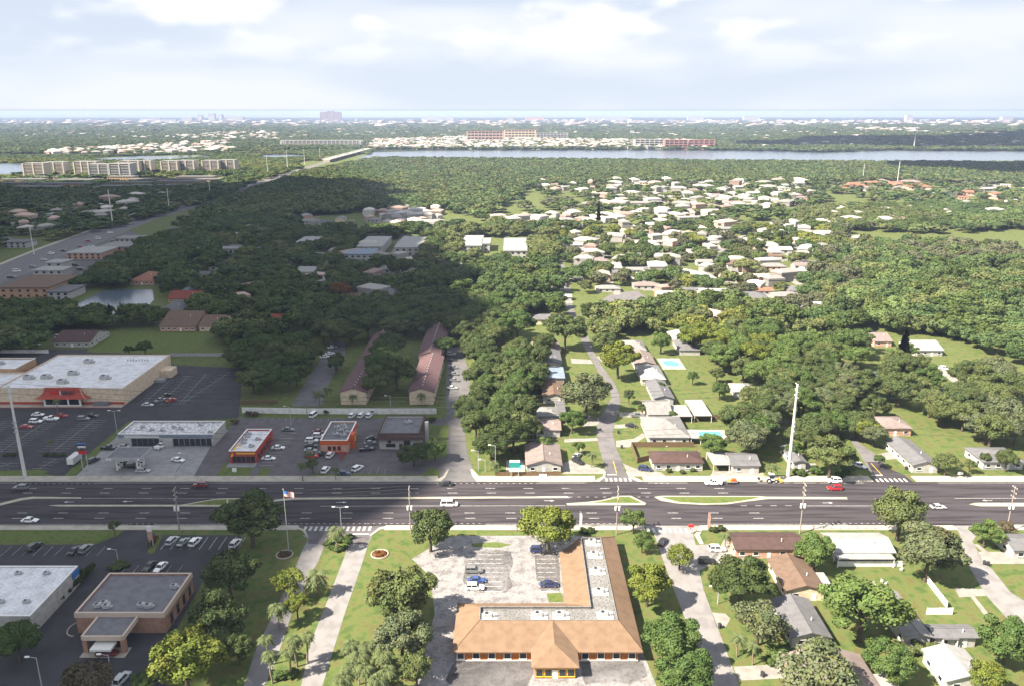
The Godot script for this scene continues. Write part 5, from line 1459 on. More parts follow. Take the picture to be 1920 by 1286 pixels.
	for a in [
[94.38,-739.37,1,"roof_white",0,"in the sunlit suburb beyond the curving street"],
[67.07,-618.85,1,"roof_pink",0,"in the sunlit suburb beyond the curving street"],
[95.34,-625.86,1,"roof_pale",0,"in the sunlit suburb beyond the curving street"],
[80.5,-571.67,1,"roof_grey",0,"in the sunlit suburb beyond the curving street"],
[90.94,-581.78,1,"roof_pale",0,"in the sunlit suburb beyond the curving street"],
[147.77,-663.3,1,"roof_pink",0,"in the sunlit suburb beyond the curving street"],
[149.86,-614.26,1,"roof_pale",0,"in the sunlit suburb beyond the curving street"],
[176.72,-603.06,1.3,"roof_tan",0,"in the sunlit suburb beyond the curving street"],
[137.16,-556.16,1.1,"roof_white",1.57,"in the sunlit suburb beyond the curving street"],
[128.5,-499.8,1.4,"roof_white",0,"in the sunlit suburb beyond the curving street"],
[146.77,-489.21,1.3,"roof_grey",0,"in the sunlit suburb beyond the curving street"],
[98.63,-501.35,1,"roof_white",0,"in the sunlit suburb beyond the curving street"],
[32.95,-495.21,0.8,"roof_white",0,"in the sunlit suburb beyond the curving street"],
[29.92,-534.34,0.7,"roof_terracotta",0,"in the sunlit suburb beyond the curving street"],
[87.66,-383.8,0.9,"roof_grey",1.57,"in the sunlit suburb beyond the curving street"],
[221.55,-690.71,1.2,"roof_white",0,"in the sunlit suburb beyond the curving street"],
[220.12,-736.14,1,"roof_pale",0,"in the sunlit suburb beyond the curving street"],
[178.04,-705.25,1,"roof_pale",0,"in the sunlit suburb beyond the curving street"],
[154.87,-769.73,1,"roof_grey",0,"in the sunlit suburb beyond the curving street"],
[129.12,-814.12,1,"roof_white",0,"in the sunlit suburb beyond the curving street"],
[56.58,-752.57,1,"roof_pale",0,"in the sunlit suburb beyond the curving street"],
[175.06,-556.16,1,"roof_white",0,"in the sunlit suburb beyond the curving street"],
[164.17,-512.45,0.9,"roof_terracotta",0,"in the sunlit suburb beyond the curving street"],
[18.79,-438.32,1,"roof_grey",0,"in the sunlit suburb beyond the curving street"],
[226.51,-668.61,1.2,"roof_white",0,"in the sunlit suburb beyond the curving street"],
[220.65,-596.52,1.2,"roof_pink",0,"in the sunlit suburb beyond the curving street"],
[193.24,-556.16,1.2,"roof_tan",0,"in the sunlit suburb beyond the curving street"],
[175.46,-496.73,1,"roof_pale",0,"in the sunlit suburb beyond the curving street"],
[172.88,-479.02,0.9,"roof_white",0,"in the sunlit suburb beyond the curving street"],
[295.55,-696.46,1,"roof_pink",0,"in the sunlit suburb beyond the curving street"],
[326.46,-736.14,1,"roof_white",0,"in the sunlit suburb beyond the curving street"],
[298.1,-759.35,1.3,"roof_white",0,"in the sunlit suburb beyond the curving street"],
[189.43,-512.45,1,"roof_grey",0,"in the sunlit suburb beyond the curving street"],
[136.41,-711.22,1,"roof_pale",0,"in the sunlit suburb beyond the curving street"],
[173.25,-759.35,1,"roof_white",0,"in the sunlit suburb beyond the curving street"],
[213.01,-795.04,1,"roof_pale",0,"in the sunlit suburb beyond the curving street"],
[107.47,-585.92,0.9,"roof_grey",0,"in the sunlit suburb beyond the curving street"],
[125.77,-618.85,0.9,"roof_pink",0,"in the sunlit suburb beyond the curving street"],
[169.51,-642.82,1,"roof_grey",0,"in the sunlit suburb beyond the curving street"],
[119.63,-696.46,1,"roof_white",0,"in the sunlit suburb beyond the curving street"],
[107.69,-711.22,1,"roof_pink",0,"in the sunlit suburb beyond the curving street"],
[63.17,-668.61,1,"roof_pale",0,"in the sunlit suburb beyond the curving street"],
[56.29,-696.46,1,"roof_white",0,"in the sunlit suburb beyond the curving street"],
[155.35,-556.16,1,"roof_pink",0,"in the sunlit suburb beyond the curving street"],
[198.38,-596.52,1,"roof_pale",0,"in the sunlit suburb beyond the curving street"],
[208.62,-642.82,1,"roof_tan",0,"in the sunlit suburb beyond the curving street"],
[257.19,-668.61,1,"roof_white",0,"in the sunlit suburb beyond the curving street"],
[238.87,-596.52,0.9,"roof_pale",0,"in the sunlit suburb beyond the curving street"],
[64.41,-556.16,0.9,"roof_pink",0,"in the sunlit suburb beyond the curving street"],
[52.63,-596.52,0.9,"roof_grey",0,"in the sunlit suburb beyond the curving street"],
[64.09,-520.67,0.8,"roof_pale",0,"in the sunlit suburb beyond the curving street"],
[104.79,-489.21,0.9,"roof_white",0,"in the sunlit suburb beyond the curving street"],
[119.27,-512.45,0.9,"roof_grey",0,"in the sunlit suburb beyond the curving street"],
[91.1,-529.13,0.9,"roof_pink",0,"in the sunlit suburb beyond the curving street"],
[-144.39,-668.61,1,"roof_white",0,"in the shade of the cloud beyond the pond"],
[-156.47,-642.82,1,"roof_white",0,"in the shade of the cloud beyond the pond"],
[-335.49,-795.04,1,"roof_grey",0,"in the shade of the cloud beyond the pond"],
[-270.07,-759.35,1,"roof_white",0,"in the shade of the cloud beyond the pond"],
[-266.95,-814.12,1,"roof_white",0,"in the shade of the cloud beyond the pond"],
[-239.56,-776.8,1,"roof_pale",0,"in the shade of the cloud beyond the pond"],
[-234.21,-834.1,1,"roof_white",0,"in the shade of the cloud beyond the pond"],
[-217.02,-855.05,1,"roof_pale",0,"in the shade of the cloud beyond the pond"],
[-181.06,-795.04,1,"roof_grey",0,"in the shade of the cloud beyond the pond"],
[-215.38,-711.22,1,"roof_white",0,"in the shade of the cloud beyond the pond"],
[-239.2,-682.26,1,"roof_grey",0,"in the shade of the cloud beyond the pond"],
[-330.03,-732.93,1,"roof_pale",0,"in the shade of the cloud beyond the pond"],
[-218.62,-596.52,1,"roof_grey",0,"in the shade of the cloud beyond the pond"],
[-223.35,-565.76,1,"roof_grey",0,"in the shade of the cloud beyond the pond"],
[-91.55,-585.92,1,"roof_pale",0,"in the shade of the cloud beyond the pond"],
[-72.72,-546.87,1,"roof_grey",0,"in the shade of the cloud beyond the pond"],
[-71.24,-565.76,1,"roof_white",0,"in the shade of the cloud beyond the pond"],
[-44.53,-596.52,1,"roof_grey",0,"in the shade of the cloud beyond the pond"],
[-32.39,-596.52,1,"roof_pale",0,"in the shade of the cloud beyond the pond"],
[-32.54,-529.13,0.7,"roof_white",0,"in the shade of the cloud beyond the pond"],
[-23.15,-520.67,0.7,"roof_white",0,"in the shade of the cloud beyond the pond"],
[-10.69,-441.97,0.9,"roof_grey",0,"in the shade of the cloud beyond the pond"],
[-17.02,-448.19,1,"roof_grey",0,"in the shade of the cloud beyond the pond"],
[-134.26,-546.87,0.9,"roof_white",0,"in the shade of the cloud beyond the pond"],
[-115.57,-556.16,0.8,"roof_pale",0,"in the shade of the cloud beyond the pond"],
[-102.21,-496.73,0.8,"roof_tan",0,"in the shade of the cloud beyond the pond"],
[-189.08,-537.86,0.9,"roof_grey",0,"in the shade of the cloud beyond the pond"],
[-171.28,-489.21,0.8,"roof_pale",0,"in the shade of the cloud beyond the pond"],
[-53.74,-489.21,0.7,"roof_white",0,"in the shade of the cloud beyond the pond"],
[-57.92,-496.73,0.7,"roof_grey",0,"in the shade of the cloud beyond the pond"]]:
		var roof: String = a[3]
		suburb_house(Vector2(a[0], a[1]), a[4], a[2], roof, walls[r.randi() % 4], "%s bungalow %s" % [names[roof], a[5]], "bungalows " + a[5], r.randi() % 4)
	for a in [
[[-35.4,-883.4,238.1,-940.7,227,-883.4,153.2,-848.8,0,-828.5],30,1,["roof_white","roof_pale","roof_white","roof_pink"],0.12,"in the crowded pale mobile home rows",1],
[[102.7,-1107.1,300.8,-1135.6,396.1,-1107.1,353.1,-983.1,88.6,-951],34,2,["roof_white","roof_pale","roof_pink"],0.2,"in the canal suburb before the mangroves",1],
[[33.4,-1265.5,210.8,-1331.9,456.6,-1331.9,453.1,-1181.2,106.6,-1150.4,39.1,-1181.2],44,3,["roof_white","roof_pale","roof_pink"],0.35,"on the edge of the mangrove wood",1.2],
[[509.3,-1331.9,659.4,-1352.1,617.3,-1197.1,468.7,-1181.2],36,4,["roof_terracotta","roof_pink","roof_terracotta"],0.15,"among the terracotta villas",1.5],
[[593.7,-1181.2,843,-1331.9,720.4,-1054,526.3,-940.7,530.1,-1023.3],55,5,["roof_pale","roof_terracotta","roof_white"],0.3,"among the villas beside the sports field woods",1.2],
[[-169.2,-940.7,-83.6,-966.8,-74.8,-828.5,-119.2,-809,-154.7,-857.2],30,6,["roof_grey","roof_pale","roof_white"],0.2,"in the shaded mobile home park",1],
[[-586.2,-916,-530.1,-1023.3,-408.6,-848.8,-417.6,-739.4,-440.8,-680.4],50,7,["roof_grey","roof_pale"],0.3,"across the diagonal highway",1],
[[-284.8,-870.1,-195.4,-916,-158.9,-848.8,-176.3,-772.7,-238.6,-739.4],36,8,["roof_white","roof_grey","roof_pale"],0.3,"in the shaded mobile home rows",1],
[[407.6,-739.4,443.1,-680.4,411.7,-629.8,376.5,-680.4],40,9,[],0.3,"behind the sports field",1]]:
		var palette: Array = a[3] if a[3].size() else roofs
		for p in spread(pv(a[0]), a[1], a[2]):
			if r.randf() < a[4]: continue
			var roof: String = palette[r.randi() % palette.size()]
			suburb_house(p, snappedf(r.randf_range(-0.4, 0.4), 0.2) + (PI / 2 if r.randf() < 0.4 else 0.0), r.randf_range(0.85, 1.2) * a[6], roof, walls[r.randi() % 4], "%s bungalow %s" % [names[roof], a[5]], "bungalows " + a[5], r.randi() % 4)
	# towns too far off to count: outline, metres between houses, seed, mean house width in metres, mean wall height in metres, label
	for a in [
[[-444.9,-2529.1,609.8,-2529.1,754.4,-3137.2,295.5,-3248.5,-231.3,-3564,-539.3,-3191.9],22,1,17.1,7.5,"crowded pale villas along the far shore"],
[[-461.4,-2529.1,-263.7,-2529.1,-338.4,-2889.5,-507.5,-2889.5],30,2,19,5.8,"pale houses around the bridge end"],
[[-1245.5,-2167.3,-782,-2304.8,-1062.7,-3084.3,-1185.1,-2758.6,-1341.8,-2364.8],36,3,20.9,9.2,"pale apartment houses behind the lagoon"],
[[-1626.3,-3430.8,-912.6,-3191.9,-1260.3,-4420.6,-1546.8,-4420.6,-1515.8,-3707.9],52,4,20.9,8,"red and white houses on the shore behind the lagoon"],
[[-2807.1,-3430.8,1058.7,-3707.9,2985.3,-3430.8,5037.7,-5812.6,-4736.9,-5812.6],120,5,24.7,6.9,"scattered pale houses in the far trees"],
[[653.1,-2638.9,2208.3,-2529.1,2985.3,-3430.8,846.6,-3430.8],110,6,22.8,6.9,"scattered houses on the shaded far shore"],
[[-4736.9,-5812.6,5037.7,-5812.6,8484.5,-9812.7,-7978,-9812.7],300,7,57,12.7,"specks of buildings in the far haze"],
[[1924.8,-4643.4,2132.6,-4218.2,2573.1,-5163,2234.2,-5311.5],90,8,47.5,11.5,"white block cluster beyond the river bend"],
[[-35.4,-883.4,238.1,-940.7,227,-883.4,153.2,-848.8,0,-828.5],22,11,15.2,5.2,"pale mobile homes packed between trees"],
[[105.3,-1135.6,411.2,-1150.4,362.2,-972.2,87.7,-940.7],33,12,16.1,5.2,"pale houses of the canal suburb"],
[[35.1,-1331.9,528.6,-1383.6,441.6,-1150.4,38.1,-1150.4],48,13,17.1,5.8,"pale villas on the mangrove edge"],
[[-171,-951,-84.5,-977.6,-73.8,-816.7,-118.2,-801.5,-153.2,-848.8],22,14,15.2,5.2,"pale mobile homes beside the long dark wood"],
[[44.4,-828.5,385.9,-848.8,318.2,-739.4,39.8,-739.4],40,15,16.1,5.2,"pale bungalows behind the sunlit suburb"],
[[50.8,-755.7,311.1,-772.7,247.2,-607,192.1,-490.4,57.1,-521.5,41.2,-607],36,16,15.2,5.2,"pale bungalow roofs between the garden trees"],
[[157.3,-476.1,104.3,-443.6,83.5,-399.4,97.3,-354.5,127.2,-346.6,178.2,-399.4,205.1,-497.8],62,17,15.2,5.2,"few pale roofs under the mixed wood"],
[[-183.7,-680.4,-60.9,-694.3,-47.9,-497.8,-100.8,-456.1,-162.7,-443.6,-208.2,-566],48,18,15.2,5.2,"few pale roofs under the shaded wood"],
[[379.9,-951,635.3,-1017.4,496,-786.9,365.2,-801.5,332.6,-828.5],44,19,17.1,5.8,"pale roofs in the belt of trees"],
[[-586.2,-916,-530.1,-1023.3,-520.2,-1230.4,-461.6,-1054,-441.7,-870.1,-440.8,-680.4],38,20,17.1,5.8,"roofs between the highway and the terraces"]]:
		var mm := MultiMesh.new()
		mm.transform_format = MultiMesh.TRANSFORM_3D
		mm.use_colors = true
		var b := MB.new()
		b.box(Vector3(0, 0.5, 0), Vector3(1, 1, 1))
		pitched(b, 1.06, 1.06, 0.28, 0.3, 0.0, Vector3(0, 1.0, 0))
		if not M.has("town"):
			var tm := flat_mat("town", [1, 1, 1], 0.9)
			tm.vertex_color_use_as_albedo = true
		mm.mesh = b.done(M.town)
		var ps := spread(pv(a[0]), a[1], a[2])
		mm.instance_count = ps.size()
		for k in ps.size():
			var w: float = r.randf_range(0.63, 1.37) * a[3]
			mm.set_instance_transform(k, Transform3D(Basis.from_euler(Vector3(0, r.randf() * PI, 0)) * Basis.from_scale(Vector3(w, r.randf_range(0.61, 1.39) * a[4], w * r.randf_range(0.5, 0.8))), Vector3(ps[k].x, 0.5, ps[k].y)))
			var g := r.randf_range(0.2, 0.48)
			var warm := r.randf()
			mm.set_instance_color(k, Color(g, g * (0.72 if warm < 0.25 else 0.95), g * (0.62 if warm < 0.25 else 0.9)))
		var o := MultiMeshInstance3D.new()
		o.name = numbered("distant_town")
		o.multimesh = mm
		add_child(o)
		o.set_meta("kind", "stuff")
		tag(o, a[5], "town")

# ---------- woods ----------
# trees one can tell apart, each a thing; far woods are one mass
func woods() -> void:
	for a in [
[[-141,-384.9,-111.7,-384.9,-104.7,-346.6,-99.1,-310.2,-113.7,-310.2],11,1,0.52,0.72,["leaf_oak","leaf_green","leaf_oak","leaf_olive"],"in the shaded wood beside the store lot"],
[[-117,-399.4,-95.3,-429.4,-72.4,-399.4,-84.8,-378.4,-96.9,-384.9],12,2,0.52,0.72,["leaf_oak","leaf_green","leaf_oak","leaf_olive"],"in the shaded wood behind the apartment drive"],
[[-68,-373,-52.2,-376.6,-44.8,-307.7,-56,-306.5],12,3,0.52,0.72,["leaf_oak","leaf_green","leaf_oak","leaf_olive"],"between the plum apartment roofs"],
[[-36.9,-375.7,-33,-380.2,-27.5,-305.3,-30.5,-305.3],9,4,0.52,0.72,["leaf_oak","leaf_green","leaf_oak","leaf_olive"],"along the apartment parking strip"],
[[-20.4,-362.7,11.7,-369.5,12.2,-331.7,8.1,-299.2,4.8,-264.7,-4.4,-240.7,-10.9,-240.7,-14.2,-257.8,-17.5,-282.4,-17.2,-318],10.5,5,0.52,0.72,["leaf_oak","leaf_green","leaf_oak","leaf_olive","leaf_dark"],"in the sunlit wood by the grey lane"],
[[87.9,-306.5,117.2,-316.7,150.4,-310.2,134.1,-273,120.9,-264.7,110.1,-261.4,94.2,-248.1,79.7,-248.1,78.7,-263.3],11,6,0.52,0.72,["leaf_oak","leaf_olive","leaf_grey","leaf_green","leaf_oak"],"in the wood around the tall concrete pole"],
[[189.5,-321.3,246,-362.7,182.2,-260,166.8,-257.8,160.4,-263.3,165,-282.4],12,7,0.52,0.72,["leaf_oak","leaf_grey","leaf_oak","leaf_olive"],"in the spreading oak wood beyond the corner lawn"],
[[142.6,-384.9,180.3,-384.9,160.2,-346.6,124.9,-326.1],11,8,0.52,0.72,["leaf_green","leaf_olive","leaf_oak","leaf_bright"],"around the small dark pond"],
[[80.8,-399.4,144.8,-399.4,124.5,-331.7,105.3,-314.7,98.7,-331.7,87.4,-354.5,84.3,-369.5],12,9,0.52,0.72,["leaf_green","leaf_oak","leaf_olive","leaf_bright","leaf_yellow"],"in the wood beyond the open green lawn"],
[[-98.2,-443.6,-35.6,-469.2,12.3,-443.6,0,-380.2,-20.6,-366.9,-33.4,-399.4,-70.8,-389.6],13,10,0.52,0.72,["leaf_oak","leaf_green","leaf_oak","leaf_olive"],"behind the plum apartment roofs"],
[[212.7,-354.5,225.9,-354.5,189.2,-316.7,167.8,-305.3,161.3,-312.8,176.3,-326.1,192,-326.1],12,11,0.52,0.72,["leaf_oak","leaf_green","leaf_olive"],"between the pond and the oak wood"],
[[171.7,-354.5,180.9,-346.6,176.8,-328.2,164.8,-299.2,177.7,-299.2,170.7,-282.4,160.5,-274.6,157.8,-298.1,147.7,-299.2],12,12,0.52,0.72,["leaf_oak","leaf_olive","leaf_grey","leaf_oak"],"between the pond and the corner lawn"],
[[132,-346.6,146.1,-321.3,150.4,-310.2,117.2,-316.7],12,13,0.52,0.72,["leaf_oak","leaf_grey","leaf_olive"],"behind the tall concrete pole wood"],
[[-108.7,-384.9,-98.1,-387.7,-92.5,-326.1,-94,-310.2,-101,-331.7],10,14,0.52,0.72,["leaf_oak","leaf_green","leaf_oak","leaf_olive"],"on the near side of the apartment drive"],
[[-83,-369.5,-76.1,-354.5,-74.5,-319.3,-78,-318,-81.2,-346.6],9,15,0.4,0.55,["leaf_oak","leaf_green","leaf_oak","leaf_olive"],"between the apartment drive and the plum roofs"]]:
		var r := RandomNumberGenerator.new()
		r.seed = a[2]
		for p in spread(pv(a[0]), a[1], a[2]):
			var leaf: String = a[5][r.randi() % a[5].size()]
			var rad: float = a[1] * r.randf_range(a[3], a[4])
			var word: String = {"leaf_oak": "deep green", "leaf_dark": "dark green", "leaf_green": "mid green", "leaf_bright": "bright green", "leaf_yellow": "yellow-green", "leaf_olive": "olive green", "leaf_grey": "grey-green", "leaf_orange": "orange", "leaf_brown": "brownish"}[leaf]
			tree("broadleaf_tree", p.x, p.y, rad, rad * r.randf_range(1.25, 1.6) + 2.5, leaf, "%s tree %s" % [word, a[6]], "%s trees %s" % [word, a[6]])
	var off: Array = []
	for k in [
[-264.9,-462.6,-294.5,-521.5,-244.2,-533.3,-205,-443.6,-223.3,-429.4],
[-345.2,-497.8,-430.9,-629.8,-394.7,-940.7,-437.5,-1667.1,-421.1,-2304.8,-386.7,-2193.5,-395.9,-1565.3,-370.2,-994.3,-321.4,-680.4,-300.8,-566,-278.6,-476.1],
[434,-772.7,518.3,-801.5,430,-659.2,401,-659.2],
[-210.5,-373,-225.9,-422.6,-166.8,-429.4,-146.5,-373],
[-129.6,-596.2,-135.3,-745.9,-80.9,-752.4,-66.8,-596.2],
[-42.4,-625.1,-49.1,-745.9,20.2,-752.4,16.5,-607],
[30.6,-733.1,36.5,-733.1,42.5,-613.7,43.2,-566,38.1,-505.5,43,-443.6,37.9,-437.6,32.8,-497.8,37.5,-585.8],
[60.7,-521.5,92.4,-529.8,92.7,-472,54.2,-462.6],
[146.1,-321.3,161,-354.5,179.1,-358.6,163.2,-324.7],
[-385,-2045,-398.4,-2349.5,-253.3,-2427.9,64,-2454.1,543.9,-2454.1,757.8,-2421.5,907.9,-2319.6,1096.5,-2437.7,2146.7,-2284.6,1767.7,-1875.3,969.8,-1875.3,669.7,-1895,307.2,-1956.6,0,-1988.8,-263,-2010.9],
[-1362.6,-1875.3,-1142.3,-1856,-1082.7,-1837.2,-946,-1667.1,-930.1,-1538.5,-1112.8,-1525.3],
[-1057.6,-2022.2,-979.2,-2141.7,-886.4,-2154.4,-757.2,-2167.3,-757,-2068.4,-835.8,-1935.6,-977.5,-1915.1],
[-658.9,-2092.3,-666.7,-2220.3,-605.2,-2234,-544.2,-2193.5,-527.2,-2068.4,-608.1,-2022.2]]: off.append(pv(k))
	for b in built:
		off.append(pv([b.position.x - 1, b.position.y - 1, b.end.x + 1, b.position.y - 1, b.end.x + 1, b.end.y + 7, b.position.x - 1, b.end.y + 7]))
	for a in [
[[277.6,-685.9,397.9,-702.9,411.7,-629.8,240.8,-354.5,229.7,-391.5,209,-405.5,195.7,-413.9,167.1,-399.4,144.8,-399.4,141.9,-426,177,-476.1],11,31,0.45,0.9,[[0.07,0.11,0.04],[0.1,0.14,0.05],[0.07,0.1,0.03],[0.11,0.13,0.05],[0.07,0.11,0.04],[0.1,0.14,0.05],[0.11,0.12,0.07]],"mid",6,0.05,15,"woodland","bright green wood rolling down from the sports field"],
[[44.7,-462.6,97,-469.2,157.3,-476.1,177,-476.1,141.9,-426,144.8,-399.4,80.8,-399.4,77.9,-415,44.6,-399.4],11,32,0.45,0.9,[[0.07,0.11,0.04],[0.07,0.1,0.03],[0.11,0.13,0.05],[0.1,0.14,0.05],[0.14,0.16,0.04]],"mid",6,0.12,13,"woodland","mixed green trees beyond the curving street"],
[[43.4,-809,377,-828.5,275.5,-680.4,198.2,-497.8,157.3,-476.1,41.5,-462.6,30.9,-566],15,33,0.35,0.6,[[0.07,0.1,0.03],[0.11,0.13,0.05],[0.07,0.11,0.04],[0.11,0.12,0.07],[0.07,0.1,0.03],[0.14,0.16,0.04]],"mid",6,0.46,11,"garden_trees","garden trees among the sunlit bungalows"],
[[-70.5,-809,43.4,-809,30.9,-566,27.6,-443.6,12.3,-443.6,-35.6,-469.2,-54.7,-497.8,-53.6,-607],12,34,0.45,0.9,[[0.07,0.1,0.03],[0.07,0.11,0.04],[0.11,0.13,0.05]],"mid",6,0.15,13,"woodland","half-shaded trees around the white apartment blocks"],
[[-271.9,-607,-207.4,-772.7,-68.9,-790.5,-53.6,-607,-54.7,-497.8,-35.4,-466.6,-97.7,-441.2,-117,-399.4,-142.6,-384.9,-149.1,-380.2,-192.7,-420.4,-216,-483.1],12.5,35,0.45,0.9,[[0.07,0.1,0.03],[0.07,0.11,0.04],[0.11,0.13,0.05],[0.07,0.1,0.03],[0.07,0.11,0.04],[0.07,0.1,0.03]],"mid",6,0.26,13,"woodland","trees of the cloud-shaded neighbourhood"],
[[-277.1,-354.5,-354.2,-462.6,-287.2,-462.6,-233.2,-443.6,-202.6,-443.6,-190.4,-415,-219.5,-409.7,-220.5,-389.6,-239.5,-380.2],12,36,0.45,0.9,[[0.07,0.1,0.03],[0.07,0.11,0.04],[0.11,0.13,0.05]],"mid",6,0.2,12,"woodland","dark trees behind the discount store"],
[[-299.9,-521.5,-311.9,-596.2,-271.9,-607,-232,-521.5,-273.7,-526.5,-271.9,-494.8],11,37,0.45,0.9,[[0.07,0.1,0.03],[0.07,0.11,0.04]],"mid",6,0.1,12,"woodland","dark trees on the pond shore"],
[[-220.5,-389.6,-171.5,-389.6,-150.4,-399.4,-129.8,-354.5,-159.4,-366.1,-174.1,-376.6,-212,-378.4],13,38,0.45,0.9,[[0.07,0.1,0.03],[0.07,0.11,0.04],[0.11,0.13,0.05]],"mid",6,0.5,9,"woodland","scattered shaded trees behind the pale roof"],
[[-373.1,-966.8,-394.4,-1499.8,-340,-1999.8,0,-1956.6,300.8,-1915.1,656.2,-1856,950.4,-1837.2,1344.6,-1800.5,1001.1,-1331.9,825.4,-1331.9,674.4,-1383.6,460,-1341.9,210.8,-1331.9,33.4,-1265.5,-35.4,-883.4,-83.6,-966.8,-171,-951,-289,-883.4,-326.7,-772.7,-351.8,-848.8],13,39,0.45,0.9,[[0.07,0.11,0.04],[0.1,0.14,0.05],[0.11,0.13,0.05],[0.07,0.1,0.03],[0.07,0.11,0.04],[0.1,0.12,0.04]],"far",4,0.03,10,"mangrove_wood","dense mangrove wood between the suburb and the river"],
[[33.4,-1265.5,456.6,-1331.9,674.4,-1383.6,913.2,-1331.9,797.4,-1054,517,-739.4,393.2,-694.3,371.8,-816.7,43,-801.5,-34.9,-870.1],21,40,0.4,0.6,[[0.07,0.1,0.03],[0.11,0.13,0.05],[0.07,0.11,0.04],[0.11,0.12,0.07],[0.07,0.1,0.03]],"far",4,0.55,9,"garden_trees","trees among the villas before the mangroves"],
[[347.4,-966.8,570.9,-1023.3,714.3,-940.7,612.2,-801.5,435.6,-772.7,360.4,-790.5,299.4,-828.5],13,41,0.45,0.9,[[0.07,0.11,0.04],[0.1,0.14,0.05],[0.07,0.1,0.03],[0.11,0.13,0.05]],"mid",6,0.36,10,"woodland","belt of trees behind the sports field"],
[[-715,-848.8,-601.5,-940.7,-545.6,-1054,-534.7,-1265.5,-434.4,-1265.5,-396.1,-1107.1,-368.2,-772.7,-385.7,-680.4,-409.5,-629.8,-485.8,-566],14,42,0.45,0.9,[[0.07,0.1,0.03],[0.07,0.11,0.04],[0.11,0.13,0.05]],"far",4,0.48,8,"woodland","shaded trees across the diagonal highway"],
[[-984.3,-1181.2,-605.5,-1205.3,-434.4,-1265.5,-500,-1181.2,-539.3,-1041.5,-601.5,-940.7,-715,-848.8],13,43,0.45,0.9,[[0.07,0.1,0.03],[0.07,0.11,0.04],[0.11,0.13,0.05]],"far",4,0.15,9,"woodland","dark wood before the low terraces"],
[[-1193.5,-1439.4,-538.2,-1607.4,-437.5,-1667.1,-523,-1999.8,-627.7,-1999.8,-644.9,-1895,-789.5,-1915.1,-1066.6,-1895,-897.3,-1499.8,-1222.4,-1475.1],15,44,0.45,0.9,[[0.1,0.14,0.05],[0.07,0.11,0.04],[0.14,0.16,0.04],[0.11,0.13,0.05]],"far",4,0.1,7,"mangrove_wood","pale mangroves around the lagoon"],
[[-1740.5,-1956.6,-1080,-2092.3,-913.1,-2220.3,-691.7,-2304.8,-440.1,-2247.8,-444.9,-2529.1,-791.9,-2334.4,-1217.2,-2167.3,-1902.5,-2141.7],15,45,0.45,0.9,[[0.1,0.14,0.05],[0.07,0.11,0.04],[0.11,0.13,0.05]],"far",3,0.1,7,"mangrove_wood","mangrove fringe on the far side of the lagoon"],
[[-1902.5,-2141.7,-782,-2304.8,-438.9,-2494.5,64.6,-2477.5,549,-2477.5,919.5,-2349.5,1106.8,-2460.8,2040.6,-2334.4,3838.2,-4420.6,-3895.5,-4420.6],26,46,0.45,0.9,[[0.07,0.1,0.03],[0.07,0.11,0.04],[0.11,0.13,0.05],[0.07,0.1,0.03]],"far",4,0.25,12,"distant_woodland","hazy wooded land across the river"],
[[-3895.5,-4420.6,3838.2,-4420.6,6200.2,-7161.7,-6292.8,-7161.7],62,47,0.45,0.9,[[0.07,0.1,0.03],[0.11,0.13,0.05],[0.07,0.11,0.04]],"far",3,0.25,16,"distant_woodland","hazy woods fading towards the horizon"],
[[-432.8,-1107.1,-407.8,-1551.8,-349.3,-1475.1,-140.6,-1181.2,-109.4,-966.8,-171,-951,-289,-883.4,-316.6,-786.9],12,48,0.45,0.9,[[0.07,0.11,0.04],[0.07,0.1,0.03],[0.11,0.13,0.05]],"far",3,0.1,11,"mangrove_wood","cloud-shaded end of the mangrove wood"],
[[-969.1,-1265.5,-760.7,-1341.9,-510.4,-1383.6,-457.5,-1283.8,-601.5,-1197.1,-883.2,-1150.4],24,49,0.45,0.9,[[0.07,0.1,0.03],[0.07,0.11,0.04]],"far",2,0.45,6,"woodland","trees between the low terraces"],
[[-491.8,-1331.9,-503.1,-1667.1,-422.1,-1607.4,-434.4,-1265.5],16,50,0.45,0.9,[[0.07,0.1,0.03],[0.07,0.11,0.04],[0.11,0.13,0.05]],"far",2,0.3,8,"woodland","trees along the highway bend"],
[[-319.9,-667,-334.9,-930.7,-253.3,-951,-207.4,-772.7,-259.6,-607,-273.8,-566],14,51,0.45,0.9,[[0.07,0.11,0.04],[0.07,0.1,0.03],[0.11,0.13,0.05]],"mid",6,0.3,10,"woodland","dark garden trees beside the highway shops"],
[[-1039.8,-1302.6,-861.9,-1362.5,-508.6,-1487.3,-499.6,-1551.8,-543.5,-1607.4,-821.1,-1451.1,-1119.7,-1405.4],17,52,0.45,0.9,[[0.07,0.11,0.04],[0.11,0.13,0.05],[0.07,0.1,0.03]],"far",3,0.3,8,"woodland","trees round the feet of the condominiums"],
[[-921.3,-1150.4,-749.9,-1181.2,-449,-1283.8,-510.4,-1383.6,-849.2,-1341.9,-1025.1,-1283.8],22,53,0.45,0.9,[[0.07,0.1,0.03],[0.07,0.11,0.04],[0.11,0.13,0.05]],"far",3,0.4,6,"woodland","trees between the rows of low terraces"],
[[-276.2,-443.6,-229.3,-429.4,-169.7,-437.6,-144.2,-389.6,-183.8,-399.4,-220.8,-418.2,-252.3,-422.6],12,54,0.45,0.9,[[0.07,0.1,0.03],[0.07,0.11,0.04],[0.11,0.13,0.05]],"mid",6,0.35,10,"woodland","trees beside the shaded lawn"],
[[-302.3,-456.1,-274.9,-469.2,-256,-446,-238.8,-436.4,-249.9,-418.2,-267.3,-399.4],11,55,0.45,0.9,[[0.07,0.1,0.03],[0.07,0.11,0.04],[0.11,0.13,0.05]],"mid",6,0.15,11,"woodland","trees between the pond and the store"],
